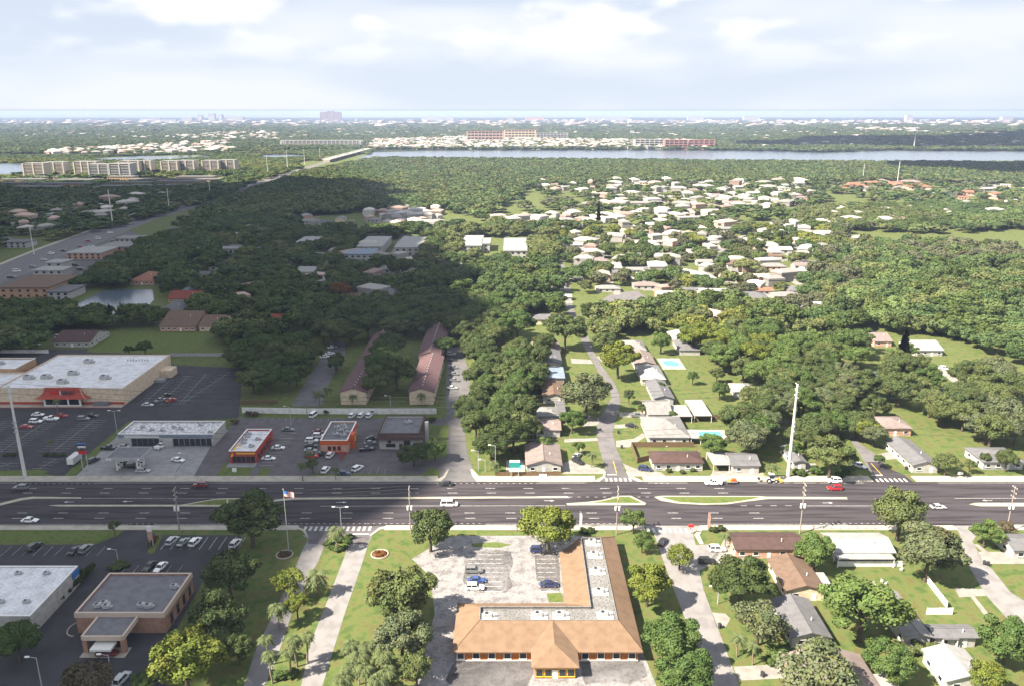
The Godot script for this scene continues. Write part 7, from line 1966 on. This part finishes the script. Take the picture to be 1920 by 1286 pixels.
func vehicles() -> void:
	for a in [
["sedan",-141.27,-209.3,0,"white","white car driving on the near lanes",""],
["suv",-156.38,-230.31,180,"grey","grey car in the far lanes by the store",""],
["suv",-99.93,-232.19,180,"maroon","dark maroon car in the far lane",""],
["sedan",-21.24,-232.95,180,"black","black car at the grey lane mouth",""],
["pickup",64.94,-233.72,180,"white","white work pickup parked on the far lane",""],
["suv",104.54,-235.26,180,"white","white car stopped in the far kerb lane",""],
["suv",102.64,-229.93,180,"red","red car stopped beside the white car",""],
["sedan",129.09,-217.49,0,"silver","silver car in the turn lane",""],
["van",-19.17,-219.2,0,"white","white van behind the deep green tree",""],
["sedan",-187.36,-293.92,0,"white","white car in the front row of the store lot",""],
["suv",-183.99,-286.6,0,"white","white car beside a red car in the store lot",""],
["pickup",-179.57,-289.38,0,"white","white pickup in the store lot",""],
["sedan",-177.47,-292.77,0,"red","red car parked by the store entrance palm",""],
["sedan",-184.52,-281.18,0,"red","red car alone on the store lot line",""],
["suv",-167.11,-289.38,0,"grey","grey car near the store cart shelter",""],
["sedan",-165.31,-292.77,0,"black","black car near the store corner",""],
["sedan",-145.87,-316.08,60,"black","black car in the side lot of the store",""],
["sedan",-141.45,-310.26,60,"red","red car in the side lot of the store",""],
["pickup",-145.61,-309.63,60,"grey","grey pickup in the side lot of the store",""],
["sedan",-148.71,-304.64,0,"silver","silver car in the side lot of the store",""],
["pickup",-125.49,-263.12,70,"white","white pickup at the station shop door",""],
["sedan",-114.81,-251.31,-15,"white","white car crossing the station forecourt",""],
["sedan",-131.89,-248.29,0,"black","black car under the fuel canopy edge",""],
["suv",-128.2,-246.17,0,"black","dark car fuelling under the canopy",""],
["sedan",-123.13,-242.85,0,"silver","silver car leaving the fuel canopy",""],
["pickup",-143.26,-261.24,0,"black","black pickup behind the fuel canopy",""],
["suv",-143.71,-250.87,70,"black","dark car beside the price sign",""],
["sedan",-138.61,-262.64,0,"silver","pale car before the station shop",""],
["sedan",-84.26,-278.54,0,"grey","grey car in the restaurant lot by a lamp post",""],
["sedan",-83.32,-261.7,0,"white","white car in the bay beside the red restaurant",""],
["sedan",-84.07,-252.62,0,"white","white car in the bay closest to the restaurant lawn",""],
["van",-78.17,-293.35,75,"white","white van backed to the white wall",""],
["sedan",-72.34,-276.46,0,"maroon","maroon car beside the orange restaurant",""],
["suv",-71.39,-272.38,0,"white","white car beside the maroon car",""],
["suv",-72.87,-267.92,0,"white","white car in the middle of the packed row",""],
["sedan",-72.01,-263.59,0,"black","black car in the packed row",""],
["sedan",-71.18,-259.38,0,"green","pale green car in the packed row",""],
["suv",-69.6,-254.39,0,"red","red car at the end of the packed row",""],
["sedan",-66.86,-256.19,0,"black","black car before the orange restaurant",""],
["suv",-63.31,-255.29,80,"white","white car before the orange restaurant",""],
["suv",-62.28,-243.26,80,"white","white car by the verge palms",""],
["suv",-51.83,-244.5,60,"white","white car pulling out by the verge",""],
["sedan",-55.55,-240.81,0,"navy","navy car beside the verge",""],
["suv",-62.93,-292.77,80,"white","white car backed to the white wall behind the mansard restaurant","white cars by the white wall"],
["suv",-59.37,-292.77,80,"white","white car backed to the white wall behind the mansard restaurant","white cars by the white wall"],
["suv",-56.22,-292.77,80,"white","white car backed to the white wall behind the mansard restaurant","white cars by the white wall"],
["pickup",-51.38,-260.31,15,"black","black pickup beside the mansard restaurant",""],
["sedan",-51.22,-265.98,15,"grey","grey car beside the mansard restaurant",""],
["sedan",-51.19,-270.39,15,"black","black car beside the mansard restaurant",""],
["suv",-29.96,-375.23,0,"white","car in the shaded apartment parking strip","cars in the apartment parking strip"],
["sedan",-28.74,-365.58,0,"black","car in the shaded apartment parking strip","cars in the apartment parking strip"],
["sedan",-27.4,-353.94,0,"grey","car in the shaded apartment parking strip","cars in the apartment parking strip"],
["sedan",-26.49,-344.49,0,"grey","car in the shaded apartment parking strip","cars in the apartment parking strip"],
["sedan",-25.62,-335.49,0,"grey","car in the shaded apartment parking strip","cars in the apartment parking strip"],
["sedan",-25.85,-325.52,0,"silver","car in the shaded apartment parking strip","cars in the apartment parking strip"],
["sedan",-91.44,-387.24,30,"white","car on the shaded apartment drive","cars on the apartment drive"],
["sedan",-90.08,-376.13,30,"white","car on the shaded apartment drive","cars on the apartment drive"],
["sedan",-91.5,-370.78,30,"white","car on the shaded apartment drive","cars on the apartment drive"],
["suv",-131.44,-194.43,80,"black","black car at the verge of the bank lot",""],
["sedan",-119.14,-192.76,80,"black","black car in the bank lot row",""],
["suv",-116.66,-193.32,80,"grey","grey car in the bank lot row",""],
["suv",-94.77,-197.54,80,"silver","silver car parked nose out by the verge",""],
["sedan",-91.42,-196.97,80,"green","pale green car between silver and white cars",""],
["suv",-88.16,-196.97,80,"white","white car parked nose out by the verge",""],
["suv",-76.62,-196.12,80,"white","white car under the huge dark oak",""],
["sedan",-92.41,-184.29,-100,"white","white car parked behind the bank roof",""],
["sedan",-95.43,-184.8,-100,"black","black car parked behind the bank roof",""],
["suv",-89.53,-149.75,0,"maroon","dark red car at the drive-through lane",""],
["suv",-82.38,-141.31,80,"silver","silver car beside the brownish tree",""],
["suv",-10.01,-182.77,0,"grey","dark grey car in the stained office lot",""],
["sedan",-8.99,-178.34,0,"blue","blue car in the stained office lot",""],
["suv",-9.38,-175.01,0,"white","white car in the stained office lot",""],
["suv",7.27,-192.76,0,"navy","navy car under the olive-yellow tree",""],
["sedan",9.86,-191.94,0,"black","black car under the olive-yellow tree",""],
["sedan",9.45,-176.42,0,"navy","navy car by the small lawn",""],
["suv",56.14,-193.32,0,"white","white car on the paved drive by the road",""],
["suv",51.91,-187.13,0,"black","black car at the corner of the pale street",""],
["sedan",41.98,-197.25,60,"black","black car half under sparse trees",""],
["suv",22.6,-250.01,-50,"black","black car on the corner house drive",""],
["sedan",22.62,-254.84,60,"silver","silver car on the corner house drive",""],
["pickup",30.26,-288.82,0,"black","black pickup beside the round green tree",""],
["sedan",45.47,-282.25,-20,"black","black car on a driveway by the street",""],
["pickup",49.51,-292.77,0,"grey","grey pickup on the driveway of the pale house",""],
["suv",44.62,-244.08,-15,"navy","navy car on the brown house drive",""],
["sedan",135.63,-260.31,0,"black","black car on the corner lawn drive",""],
["suv",117.41,-246.59,-50,"white","white car under the side street trees",""],
["van",-239.15,-405.1,0,"white","white van before the brown-roofed house",""],
["van",-222.87,-403.05,20,"white","white van behind the brown-roofed house",""],
["sedan",-244.62,-392.06,0,"silver","silver car beside the brown-roofed house",""],
["suv",201.44,-352.33,-50,"white","white car on the pond lane",""],
["suv",185.55,-367.3,0,"silver","silver car by the pond house",""],
["van",-389.24,-744.57,20,"white","vehicle parked along the diagonal highway shops","vehicles by the highway shops"],
["van",-365.07,-725.52,20,"black","vehicle parked along the diagonal highway shops","vehicles by the highway shops"],
["pickup",-346.01,-698.62,20,"silver","vehicle parked along the diagonal highway shops","vehicles by the highway shops"],
["van",-339.27,-609.96,20,"black","vehicle parked along the diagonal highway shops","vehicles by the highway shops"],
["van",-326.11,-592.63,20,"black","vehicle parked along the diagonal highway shops","vehicles by the highway shops"],
["van",-301.59,-518.32,20,"black","vehicle parked along the diagonal highway shops","vehicles by the highway shops"],
["pickup",-330.36,-562.53,20,"white","vehicle parked along the diagonal highway shops","vehicles by the highway shops"],
["pickup",-347.22,-681.73,20,"white","vehicle parked along the diagonal highway shops","vehicles by the highway shops"],
["pickup",-371.9,-698.62,20,"silver","vehicle parked along the diagonal highway shops","vehicles by the highway shops"],
["pickup",-343.98,-603.35,20,"white","vehicle parked along the diagonal highway shops","vehicles by the highway shops"],
["van",-370.68,-586.37,22,"white","vehicle driving along the diagonal highway","vehicles on the diagonal highway"],
["suv",-377.15,-633.03,22,"silver","vehicle driving along the diagonal highway","vehicles on the diagonal highway"],
["suv",-384.28,-676.27,22,"black","vehicle driving along the diagonal highway","vehicles on the diagonal highway"],
["suv",-368.55,-603.35,22,"grey","vehicle driving along the diagonal highway","vehicles on the diagonal highway"],
["van",-389.59,-728.63,22,"red","vehicle driving along the diagonal highway","vehicles on the diagonal highway"],
["suv",-395.96,-782.11,22,"white","vehicle driving along the diagonal highway","vehicles on the diagonal highway"],
["suv",-398.58,-827.41,22,"silver","vehicle driving along the diagonal highway","vehicles on the diagonal highway"],
["suv",-408.44,-887.08,22,"black","vehicle driving along the diagonal highway","vehicles on the diagonal highway"],
["van",-406.8,-925.04,22,"grey","vehicle driving along the diagonal highway","vehicles on the diagonal highway"],
["suv",-381.32,-698.62,22,"red","vehicle driving along the diagonal highway","vehicles on the diagonal highway"],
["suv",-387.38,-662.98,22,"white","vehicle driving along the diagonal highway","vehicles on the diagonal highway"],
["suv",-407.2,-971.67,22,"silver","vehicle driving along the diagonal highway","vehicles on the diagonal highway"],
["van",-360.25,-562.53,22,"black","vehicle driving along the diagonal highway","vehicles on the diagonal highway"]]: car(a[0], a[1], a[2], a[3], a[4], a[5], a[6])
	# backhoe loader at the kerb
	var p := Vector2(84.30, -235.53)
	var t := thing("backhoe_loader", "white backhoe loader with raised front bucket parked against the kerb", "loader", Vector3(p.x, 0.04, p.y))
	var b := MB.new()
	b.loft([ring(-1.9, 0.7, 1.5, 0.55, 0.5), ring(-0.2, 0.6, 1.6, 0.6, 0.55), ring(1.7, 0.7, 1.5, 0.5, 0.45)])
	part("body", b.done(M.paint_white), t)
	b = MB.new()
	b.loft([ring(-0.9, 1.55, 2.7, 0.7, 0.62), ring(0.5, 1.55, 2.75, 0.7, 0.62)])
	part("cab_glass", b.done(M.glass), t)
	part("cab_roof", box_mesh(Vector3(1.7, 0.14, 1.5), M.paint_white), t, Vector3(-0.2, 2.84, 0))
	for s in [-1, 1]:
		b = MB.new()
		b.tube(Vector3(0, 0, -0.22), Vector3(0, 0, 0.22), 0.75, 0.75, 16)
		var o := part("rear_wheel", b.done(M.tyre), t, Vector3(-1.1, 0.75, s * 0.85))
		b = MB.new()
		b.tube(Vector3(0, 0, -0.24), Vector3(0, 0, 0.24), 0.38, 0.38, 12)
		part("rim", b.done(M.paint_white), o)
		b = MB.new()
		b.tube(Vector3(0, 0, -0.18), Vector3(0, 0, 0.18), 0.52, 0.52, 14)
		o = part("front_wheel", b.done(M.tyre), t, Vector3(1.2, 0.52, s * 0.8))
		b = MB.new()
		b.tube(Vector3(0, 0, -0.2), Vector3(0, 0, 0.2), 0.26, 0.26, 10)
		part("rim", b.done(M.paint_white), o)
		b = MB.new()
		b.tube(Vector3(0.5, 1.5, s * 0.75), Vector3(2.6, 0.8, s * 0.75), 0.1, 0.1, 6)
		part("loader_arm", b.done(M.yellow_trim), t)
	b = MB.new()
	b.loft([[Vector3(2.5, 0.3, 1.1), Vector3(2.5, 1.1, 1.1), Vector3(2.9, 1.1, 1.1), Vector3(3.4, 0.3, 1.1)], [Vector3(2.5, 0.3, -1.1), Vector3(2.5, 1.1, -1.1), Vector3(2.9, 1.1, -1.1), Vector3(3.4, 0.3, -1.1)]])
	part("front_bucket", b.done(M.yellow_trim), t)
	b = MB.new()
	b.tube(Vector3(-1.9, 1.2, 0), Vector3(-3.0, 3.0, 0), 0.16, 0.14, 6)
	b.tube(Vector3(-3.0, 3.0, 0), Vector3(-4.1, 1.6, 0), 0.13, 0.1, 6)
	part("digger_boom", b.done(M.yellow_trim), t)
	b = MB.new()
	b.box(Vector3(-4.2, 1.2, 0), Vector3(0.6, 0.7, 0.8), 0.0)
	part("digger_bucket", b.done(M.dark), t)
	# flat trailer behind the work pickup
	p = Vector2(71.06, -234.56)
	t = thing("utility_trailer", "low flat trailer with orange gear behind the white work pickup", "trailer", Vector3(p.x, 0.04, p.y))
	part("deck", box_mesh(Vector3(3.6, 0.18, 1.9), M.gravel_roof), t, Vector3(0, 0.65, 0))
	for s in [-1, 1]:
		for x in [-0.5, 0.4]: part("wheel", car_kit("sedan").wheel, t, Vector3(x, 0.34, s * 1.0))
	b = MB.new()
	b.tube(Vector3(-1.8, 0.62, 0), Vector3(-2.9, 0.6, 0), 0.06, 0.06, 5)
	part("drawbar", b.done(M.dark), t)
	part("load", box_mesh(Vector3(1.4, 0.8, 1.1), M.orange_trim), t, Vector3(0.7, 1.15, 0))
	part("load", box_mesh(Vector3(0.8, 0.5, 0.8), M.yellow_trim), t, Vector3(-0.8, 1.0, 0))
	# box lorry by the price sign
	p = Vector2(-149.47, -249.80)
	t = thing("box_lorry", "pale box trailer parked beside the filling station price sign", "trailer", Vector3(p.x, 0.03, p.y), deg_to_rad(90))
	part("box", box_mesh(Vector3(5.6, 2.3, 2.3), M.paint_silver), t, Vector3(0, 1.85, 0))
	part("door_frame", box_mesh(Vector3(0.1, 2.1, 2.1), M.trim_white), t, Vector3(-2.83, 1.85, 0))
	for s in [-1, 1]:
		for x in [-0.8, 0.2]: part("wheel", car_kit("sedan").wheel, t, Vector3(x, 0.36, s * 1.0))
	part("chassis", box_mesh(Vector3(6.4, 0.2, 1.2), M.dark), t, Vector3(0.4, 0.6, 0))

# ---------- street furniture ----------
func street_furniture() -> void:
	for a in [
[-160.45,-239.34,31.81,"tall concrete transmission pole on the store verge",""],
[90.93,-239.34,32.17,"tall concrete transmission pole before the roadside wood",""],
[-399.67,-659.24,23.59,"tall pole in the line beside the diagonal highway","poles beside the diagonal highway"],
[-417.16,-832.46,37.9,"tall pole in the line beside the diagonal highway","poles beside the diagonal highway"],
[-411.46,-961.46,27.13,"tall pole in the line beside the diagonal highway","poles beside the diagonal highway"],
[-417.74,-1114.08,26.11,"tall pole in the line beside the diagonal highway","poles beside the diagonal highway"],
[-429.41,-1265.52,24.57,"tall pole in the line beside the diagonal highway","poles beside the diagonal highway"],
[-459.15,-1525.35,35.18,"tall pole in the line beside the diagonal highway","poles beside the diagonal highway"],
[-460.43,-1667.08,39.37,"tall pole in the line beside the diagonal highway","poles beside the diagonal highway"],
[-463.34,-1818.63,33.6,"tall pole in the line beside the diagonal highway","poles beside the diagonal highway"],
[-465.69,-1977.96,28.93,"tall pole in the line beside the diagonal highway","poles beside the diagonal highway"],
[634.88,-1331.9,36.02,"thin mast standing in the mangrove wood","thin masts in the mangroves"],
[599.69,-1383.62,27.63,"thin mast standing in the mangrove wood","thin masts in the mangroves"],
[1259.84,-2564.68,77.33,"thin mast standing in the mangrove wood","thin masts in the mangroves"]]:
		var t := thing("transmission_pole", a[3], "power pole", Vector3(a[0], 0, a[1]), 0.0, a[4])
		var h: float = a[2]
		var b := MB.new()
		b.tube(Vector3.ZERO, Vector3(0, h, 0), h * 0.019, h * 0.009, 10)
		part("pole", b.done(M.pole_concrete), t)
		for k in 3:
			b = MB.new()
			var y := h - 0.6 - k * h * 0.06
			b.tube(Vector3(0, y, 0), Vector3(0, y + 0.5, 1.9), 0.14, 0.1, 6)
			b.tube(Vector3(0, y, 0), Vector3(0, y + 0.5, -1.9), 0.14, 0.1, 6)
			part("insulator_arm", b.done(M.pole_concrete), t)
		if h > 30.0 and a[4] == "":
			for k in 3:
				b = MB.new()
				var y := h * 0.62 - k * 1.6
				b.tube(Vector3(0, y, 0), Vector3(0, y - 0.2, 1.6), 0.1, 0.1, 6)
				b.tube(Vector3(0, y - 1.0, 0.5), Vector3(0, y - 0.1, 0.5), 0.28, 0.28, 8)
				part("bracket", b.done(M.galvanised), t)
	for a in [
[-94.39,-201.97,14.66,"utility pole beside the parking lot of the bank"],
[-28.86,-202.56,14.69,"utility pole behind the deep green tree"],
[29.7,-201.97,14.99,"utility pole beside the orange-roofed office"],
[82.02,-202.56,15.84,"utility pole at the end of the metal railing"],
[141.32,-203.16,14.56,"utility pole beside the thin bare tree"]]:
		var t := thing("utility_pole", a[3], "utility pole", Vector3(a[0], 0, a[1]), 0.0, "utility poles along the near pavement")
		var h: float = a[2]
		var b := MB.new()
		b.tube(Vector3.ZERO, Vector3(0, h, 0), 0.2, 0.13, 8)
		part("pole", b.done(M.pole_wood), t)
		for y in [h - 0.5, h - 2.0, h - 3.4]:
			b = MB.new()
			b.box(Vector3(0, y, 0), Vector3(0.16, 0.16, 2.2))
			var c := part("crossarm", b.done(M.pole_wood), t)
			for s in [-1, 0.3, 1]:
				b = MB.new()
				b.tube(Vector3(0, y + 0.08, s), Vector3(0, y + 0.35, s), 0.07, 0.05, 6)
				part("insulator", b.done(M.trim_white), c)
		for s in [-1, 1]:
			b = MB.new()
			b.tube(Vector3(s * 0.5, h * 0.52, 0.2), Vector3(s * 0.5, h * 0.6, 0.2), 0.3, 0.3, 10)
			part("transformer", b.done(M.trim_white), t)
	for a in [
[-48.98,-204.36,7.29,"twin-headed lamp behind the golden palm","",2],
[-11.24,-243.91,7.16,"single-arm lamp at the grey lane mouth","",1],
[-147.59,-276.08,8.93,"twin-headed lamp before the store corner","",2],
[-106.78,-239.46,8.2,"slim lamp on the station forecourt","",1],
[-84.76,-283.97,7.62,"slim dark lamp in the restaurant lot","",1],
[-98.07,-139.25,7.46,"pale lamp post beside the brownish tree","",1],
[-83.17,-139.25,8.11,"pale lamp post before the drive-through","",1],
[50.26,-168.82,4.76,"white post lamp on the street lawn","",1],
[-104.96,-187.22,4,"short lamp behind the bank","",1],
[-49.69,-305.26,4.17,"small lamp between the apartment rows","",1],
[-8.9,-243.09,4.26,"short post on the corner verge","",1],
[-5.48,-241.47,10.15,"tall slim lamp beside the squat palm","",1]]:
		var t := thing("street_lamp", a[3], "street lamp", Vector3(a[0], 0, a[1]), 0.0, a[4])
		var h: float = a[2]
		var b := MB.new()
		b.tube(Vector3.ZERO, Vector3(0, h, 0), 0.13, 0.08, 8)
		part("pole", b.done(M.galvanised), t)
		for s in ([-1, 1] if a[5] > 1 else [-1]):
			b = MB.new()
			b.tube(Vector3(0, h - 0.1, 0), Vector3(s * 1.6, h + 0.2, 0), 0.06, 0.05, 6)
			var ar := part("arm", b.done(M.galvanised), t)
			part("lamp_head", box_mesh(Vector3(0.9, 0.2, 0.4), M.trim_white), ar, Vector3(s * 1.9, h + 0.2, 0))
	# overhead wires
	for a in [
[-160.4,31.8,-237.4,90.9,32.2,-237.4,5],
[-160.4,31.8,-237.4,-410.4,31.8,-237.4,5],
[90.9,32.2,-237.4,340.9,32.2,-237.4,5],
[-160.4,31.8,-241.2,90.9,32.2,-241.2,5],
[-160.4,31.8,-241.2,-410.4,31.8,-241.2,5],
[90.9,32.2,-241.2,340.9,32.2,-241.2,5],
[-160.4,29.9,-237.4,90.9,30.3,-237.4,5],
[-160.4,29.9,-237.4,-410.4,29.9,-237.4,5],
[90.9,30.3,-237.4,340.9,30.3,-237.4,5],
[-160.4,19.8,-237.7,90.9,20.2,-237.7,5],
[-160.4,19.8,-237.7,-410.4,19.8,-237.7,5],
[90.9,20.2,-237.7,340.9,20.2,-237.7,5],
[-160.4,17.8,-238.1,90.9,18.2,-238.1,5],
[-160.4,17.8,-238.1,-410.4,17.8,-238.1,5],
[90.9,18.2,-238.1,340.9,18.2,-238.1,5],
[-94.4,14.5,-201,-28.9,14.5,-201.6,1.2],
[-94.4,14.5,-203,-28.9,14.5,-203.6,1.2],
[-94.4,13,-201.7,-28.9,13,-202.3,1.2],
[-28.9,14.5,-201.6,29.7,14.8,-201,1.2],
[-28.9,14.5,-203.6,29.7,14.8,-203,1.2],
[-28.9,13,-202.3,29.7,13.3,-201.7,1.2],
[29.7,14.8,-201,82,15.7,-201.6,1.2],
[29.7,14.8,-203,82,15.7,-203.6,1.2],
[29.7,13.3,-201.7,82,14.2,-202.3,1.2],
[82,15.7,-201.6,141.3,14.4,-202.2,1.2],
[82,15.7,-203.6,141.3,14.4,-204.2,1.2],
[82,14.2,-202.3,141.3,12.9,-202.9,1.2]]:
		var p := Vector3(a[0], a[1], a[2])
		var q := Vector3(a[3], a[4], a[5])
		var b := MB.new()
		var n := 14
		var last := p
		for k in range(1, n + 1):
			var f := float(k) / n
			var e := p.lerp(q, f) - Vector3(0, a[6] * 4.0 * f * (1.0 - f), 0)
			b.tube(last, e, 0.04, 0.04, 4, false)
			last = e
		var o := structure("power_line", b.done(M.dark))
		o.set_meta("kind", "thing")
		tag(o, "thin overhead power line strung along the road poles", "power line", "overhead power lines")
	# fences of panels between posts
	for a in [
[-107.55,-296.88,-81.75,-295.71,2.4,"white_fence","white wall behind the restaurant lot, end by reddish shrubs","panel"],
[-81.33,-295.71,-30.08,-295.71,2.4,"white_fence","white wall behind the parked white cars and mansard restaurant","panel"],
[84.34,-204.82,104.28,-204.82,1.2,"galvanised","grey metal railing along the near pavement","rail"],
[42.77,-263.3,64.93,-263.3,2,"wood_fence","long wooden fence behind the brown-roofed house","panel"],
[42.77,-263.3,42.84,-249.8,2,"wood_fence","wooden side fence returning to the road","panel"],
[64.11,-290.02,82.84,-290.02,2,"wood_fence","weathered wooden fence beside the white patio covers","panel"],
[42.84,-249.8,48.19,-252.4,2,"wood_fence","short wooden fence joining the brown-roofed house","panel"],
[-5.27,-239.46,16.18,-239.86,1.6,"wood_fence","brown wall along the road before the corner pool","panel"],
[106.14,-180.15,105.33,-167.08,1.8,"white_fence","white fence crossing the back lawn","panel"],
[99.15,-164.53,105.26,-164.53,1.8,"white_fence","white fence returning to the low grey wing","panel"],
[85.93,-185.41,103.12,-185.41,1.6,"white_fence","white wall round the veranda patio","panel"],
[-112.19,-307.11,-96.42,-307.11,1.6,"wood_fence","dark fence at the foot of the shaded wood","panel"],
[-280.88,-378.42,-230.54,-378.42,1.8,"white_fence","pale wall behind the discount store","panel"],
[-167.9,-373.04,-135.99,-373.04,1.6,"stucco_grey","grey wall behind the side lot","panel"]]:
		var p := Vector3(a[0], 0, a[1])
		var q := Vector3(a[2], 0, a[3])
		var t := thing("fence", a[6], "fence", p, -atan2(q.z - p.z, q.x - p.x))
		var len := p.distance_to(q)
		var n := maxi(1, int(len / 2.4))
		var w := len / n
		var post := box_mesh(Vector3(0.14, a[4] + 0.08, 0.14), M[a[5]])
		var panel: ArrayMesh
		if a[7] == "rail":
			var b := MB.new()
			b.box(Vector3(0, a[4] - 0.04, 0), Vector3(w - 0.15, 0.08, 0.06)); b.box(Vector3(0, 0.2, 0), Vector3(w - 0.15, 0.06, 0.05))
			for k in 8: b.box(Vector3(-w / 2 + w * (k + 0.5) / 8, a[4] / 2, 0), Vector3(0.05, a[4] - 0.2, 0.03))
			for i in b.v.size(): b.v[i].y -= a[4] / 2
			panel = b.done(M[a[5]])
		else:
			panel = box_mesh(Vector3(w - 0.14, a[4], 0.08), M[a[5]])
		for k in n:
			part("panel", panel, t, Vector3(w * (k + 0.5), a[4] / 2 + 0.02, 0))
			part("post", post, t, Vector3(w * k, a[4] / 2 + 0.04, 0))
		part("post", post, t, Vector3(len, a[4] / 2 + 0.04, 0))
	for a in [
[125.4,-186.44],
[126.09,-185.93],
[48.42,-159.41],
[39.84,-276.08],
[33.28,-278.15],
[39.21,-262.36],
[53.34,-142.84],
[132.48,-244.74]]:
		var w := thing("wheelie_bin", "dark wheeled rubbish bin standing at a house kerb", "bin", Vector3(a[0], 0.03, a[1]), rng.randf() * TAU, "wheeled bins at the kerbs")
		part("body", box_mesh(Vector3(0.6, 0.95, 0.7), M.dark), w, Vector3(0, 0.55, 0))
		part("lid", box_mesh(Vector3(0.66, 0.08, 0.78), M.dark), w, Vector3(0, 1.07, 0.02))
		for s in [-1, 1]:
			var wb := MB.new()
			wb.tube(Vector3(s * 0.26, 0.12, -0.34), Vector3(s * 0.34, 0.12, -0.34), 0.12, 0.12, 8)
			part("wheel", wb.done(M.tyre), w)
	for a in [
[87.29,-178.46],
[94.58,-177.98],
[95.1,-177.02],
[101.88,-183.38],
[91.92,-176.55],
[63.28,-192.56],
[74.74,-189.86],
[77.8,-190.4],
[65.59,-257.75],
[24.55,-260.04],
[55.38,-263.3]]:
		var w := thing("garden_chair", "white garden chair standing on a back lawn or patio", "chair", Vector3(a[0], 0.02, a[1]), rng.randf() * TAU, "white garden chairs in the yards")
		part("seat", box_mesh(Vector3(0.6, 0.06, 0.55), M.trim_white), w, Vector3(0, 0.42, 0))
		part("backrest", box_mesh(Vector3(0.6, 0.6, 0.06), M.trim_white), w, Vector3(0, 0.75, -0.27))
		for s in [[-1, -1], [1, -1], [-1, 1], [1, 1]]: part("leg", box_mesh(Vector3(0.05, 0.4, 0.05), M.trim_white), w, Vector3(s[0] * 0.26, 0.2, s[1] * 0.23))
	# flagpole in its ring bed
	var f := Vector3(-61.03, 18.75, -192.84)
	var t := thing("flagpole", "tall white flagpole flying a striped flag in a round bed", "flagpole", Vector3(f.x, 0, f.z))
	var b := MB.new()
	b.tube(Vector3.ZERO, Vector3(0, f.y, 0), 0.14, 0.07, 8)
	part("pole", b.done(M.galvanised), t)
	b = MB.new()
	b.ball(Vector3(0, f.y + 0.1, 0), Vector3.ONE * 0.16, 8, 6)
	part("finial", b.done(M.chrome), t)
	for k in 13:
		b = MB.new()
		var n := 8
		for i in n:
			var u := 2.6 * i / n
			var u2 := 2.6 * (i + 1) / n
			var y0 := -0.13 * k
			b.quad(Vector3(u, y0 - 0.13 - u * 0.25, 0.2 * sin(u * 2.4)), Vector3(u2, y0 - 0.13 - u2 * 0.25, 0.2 * sin(u2 * 2.4)), Vector3(u2, y0 - u2 * 0.25, 0.2 * sin(u2 * 2.4)), Vector3(u, y0 - u * 0.25, 0.2 * sin(u * 2.4)))
		part("flag_stripe", b.done(M.red_sign if k % 2 == 0 else M.trim_white), t, Vector3(0.1, f.y - 0.3, 0))
	b = MB.new()
	for i in 4:
		var u := 1.05 * i / 4
		var u2 := 1.05 * (i + 1) / 4
		for s in [-0.012, 0.012]: b.quad(Vector3(u, -0.91 - u * 0.25, s + 0.2 * sin(u * 2.4)), Vector3(u2, -0.91 - u2 * 0.25, s + 0.2 * sin(u2 * 2.4)), Vector3(u2, -u2 * 0.25, s + 0.2 * sin(u2 * 2.4)), Vector3(u, -u * 0.25, s + 0.2 * sin(u * 2.4)))
	part("flag_canton", b.done(M.blue_sign), t, Vector3(0.1, f.y - 0.3, 0))
	# signs
	for a in [
[-142.79,-243.91,10.03,"tall filling station price sign with blue, white and red panels",2.6,0,[["blue_sign",0.9],["trim_white",1],["dark",0.5],["red_sign",1.3]],2],
[0.88,-239.06,6.11,"white and teal sign board at the corner pool wall",3.4,0,[["trim_white",0.7],["teal_sign",1.8],["trim_white",0.6]],2],
[-99.66,-195.61,6.42,"white-topped pink sign in the kerbed parking island",1.2,0,[["trim_white",1.6],["stucco_pink",2.6]],2],
[50.89,-202.56,3.05,"small red warning sign at the street corner",1.6,0,[["red_sign",0.8]],1],
[147.52,-239.46,1.73,"small white sign on the corner lawn",1.6,0,[["trim_white",0.8]],1],
[-92,-241.47,2.12,"small white sign on the restaurant lawn",1.4,0,[["trim_white",1.2]],1],
[10.17,-239.06,1.15,"low white box sign by the road wall",2.4,0,[["trim_white",0.9]],1]]:
		t = thing("sign", a[3], "sign", Vector3(a[0], 0, a[1]))
		var h: float = a[2]
		for s in ([-1, 1] if a[7] > 1 else [0]): part("post", box_mesh(Vector3(0.2, h, 0.2), M.galvanised), t, Vector3(s * a[4] * 0.35, h / 2, 0))
		var y := h
		for pnl in a[6]:
			part("panel", box_mesh(Vector3(a[4], pnl[1], 0.3), M[pnl[0]]), t, Vector3(0, y - pnl[1] / 2, 0.28))
			y -= pnl[1] + 0.05
	for a in [
[19.31,-204.67,5.95,"white feather banner beside the olive-yellow tree","trim_white"],
[55.95,-204.06,6,"pink and white feather banner on the corner lawn","stucco_pink"]]:
		t = thing("feather_flag", a[3], "banner", Vector3(a[0], 0, a[1]))
		b = MB.new()
		b.tube(Vector3.ZERO, Vector3(0.1, a[2], 0), 0.05, 0.03, 6)
		part("pole", b.done(M.galvanised), t)
		b = MB.new()
		b.loft([[Vector3(0.1, 0.8, 0.03), Vector3(0.7, 0.9, 0.03), Vector3(0.7, 0.9, -0.03), Vector3(0.1, 0.8, -0.03)], [Vector3(0.1, a[2] * 0.75, 0.03), Vector3(0.85, a[2] * 0.75, 0.03), Vector3(0.85, a[2] * 0.75, -0.03), Vector3(0.1, a[2] * 0.75, -0.03)], [Vector3(0.1, a[2], 0.03), Vector3(0.5, a[2] * 0.96, 0.03), Vector3(0.5, a[2] * 0.96, -0.03), Vector3(0.1, a[2], -0.03)]])
		part("banner", b.done(M[a[4]]), t)
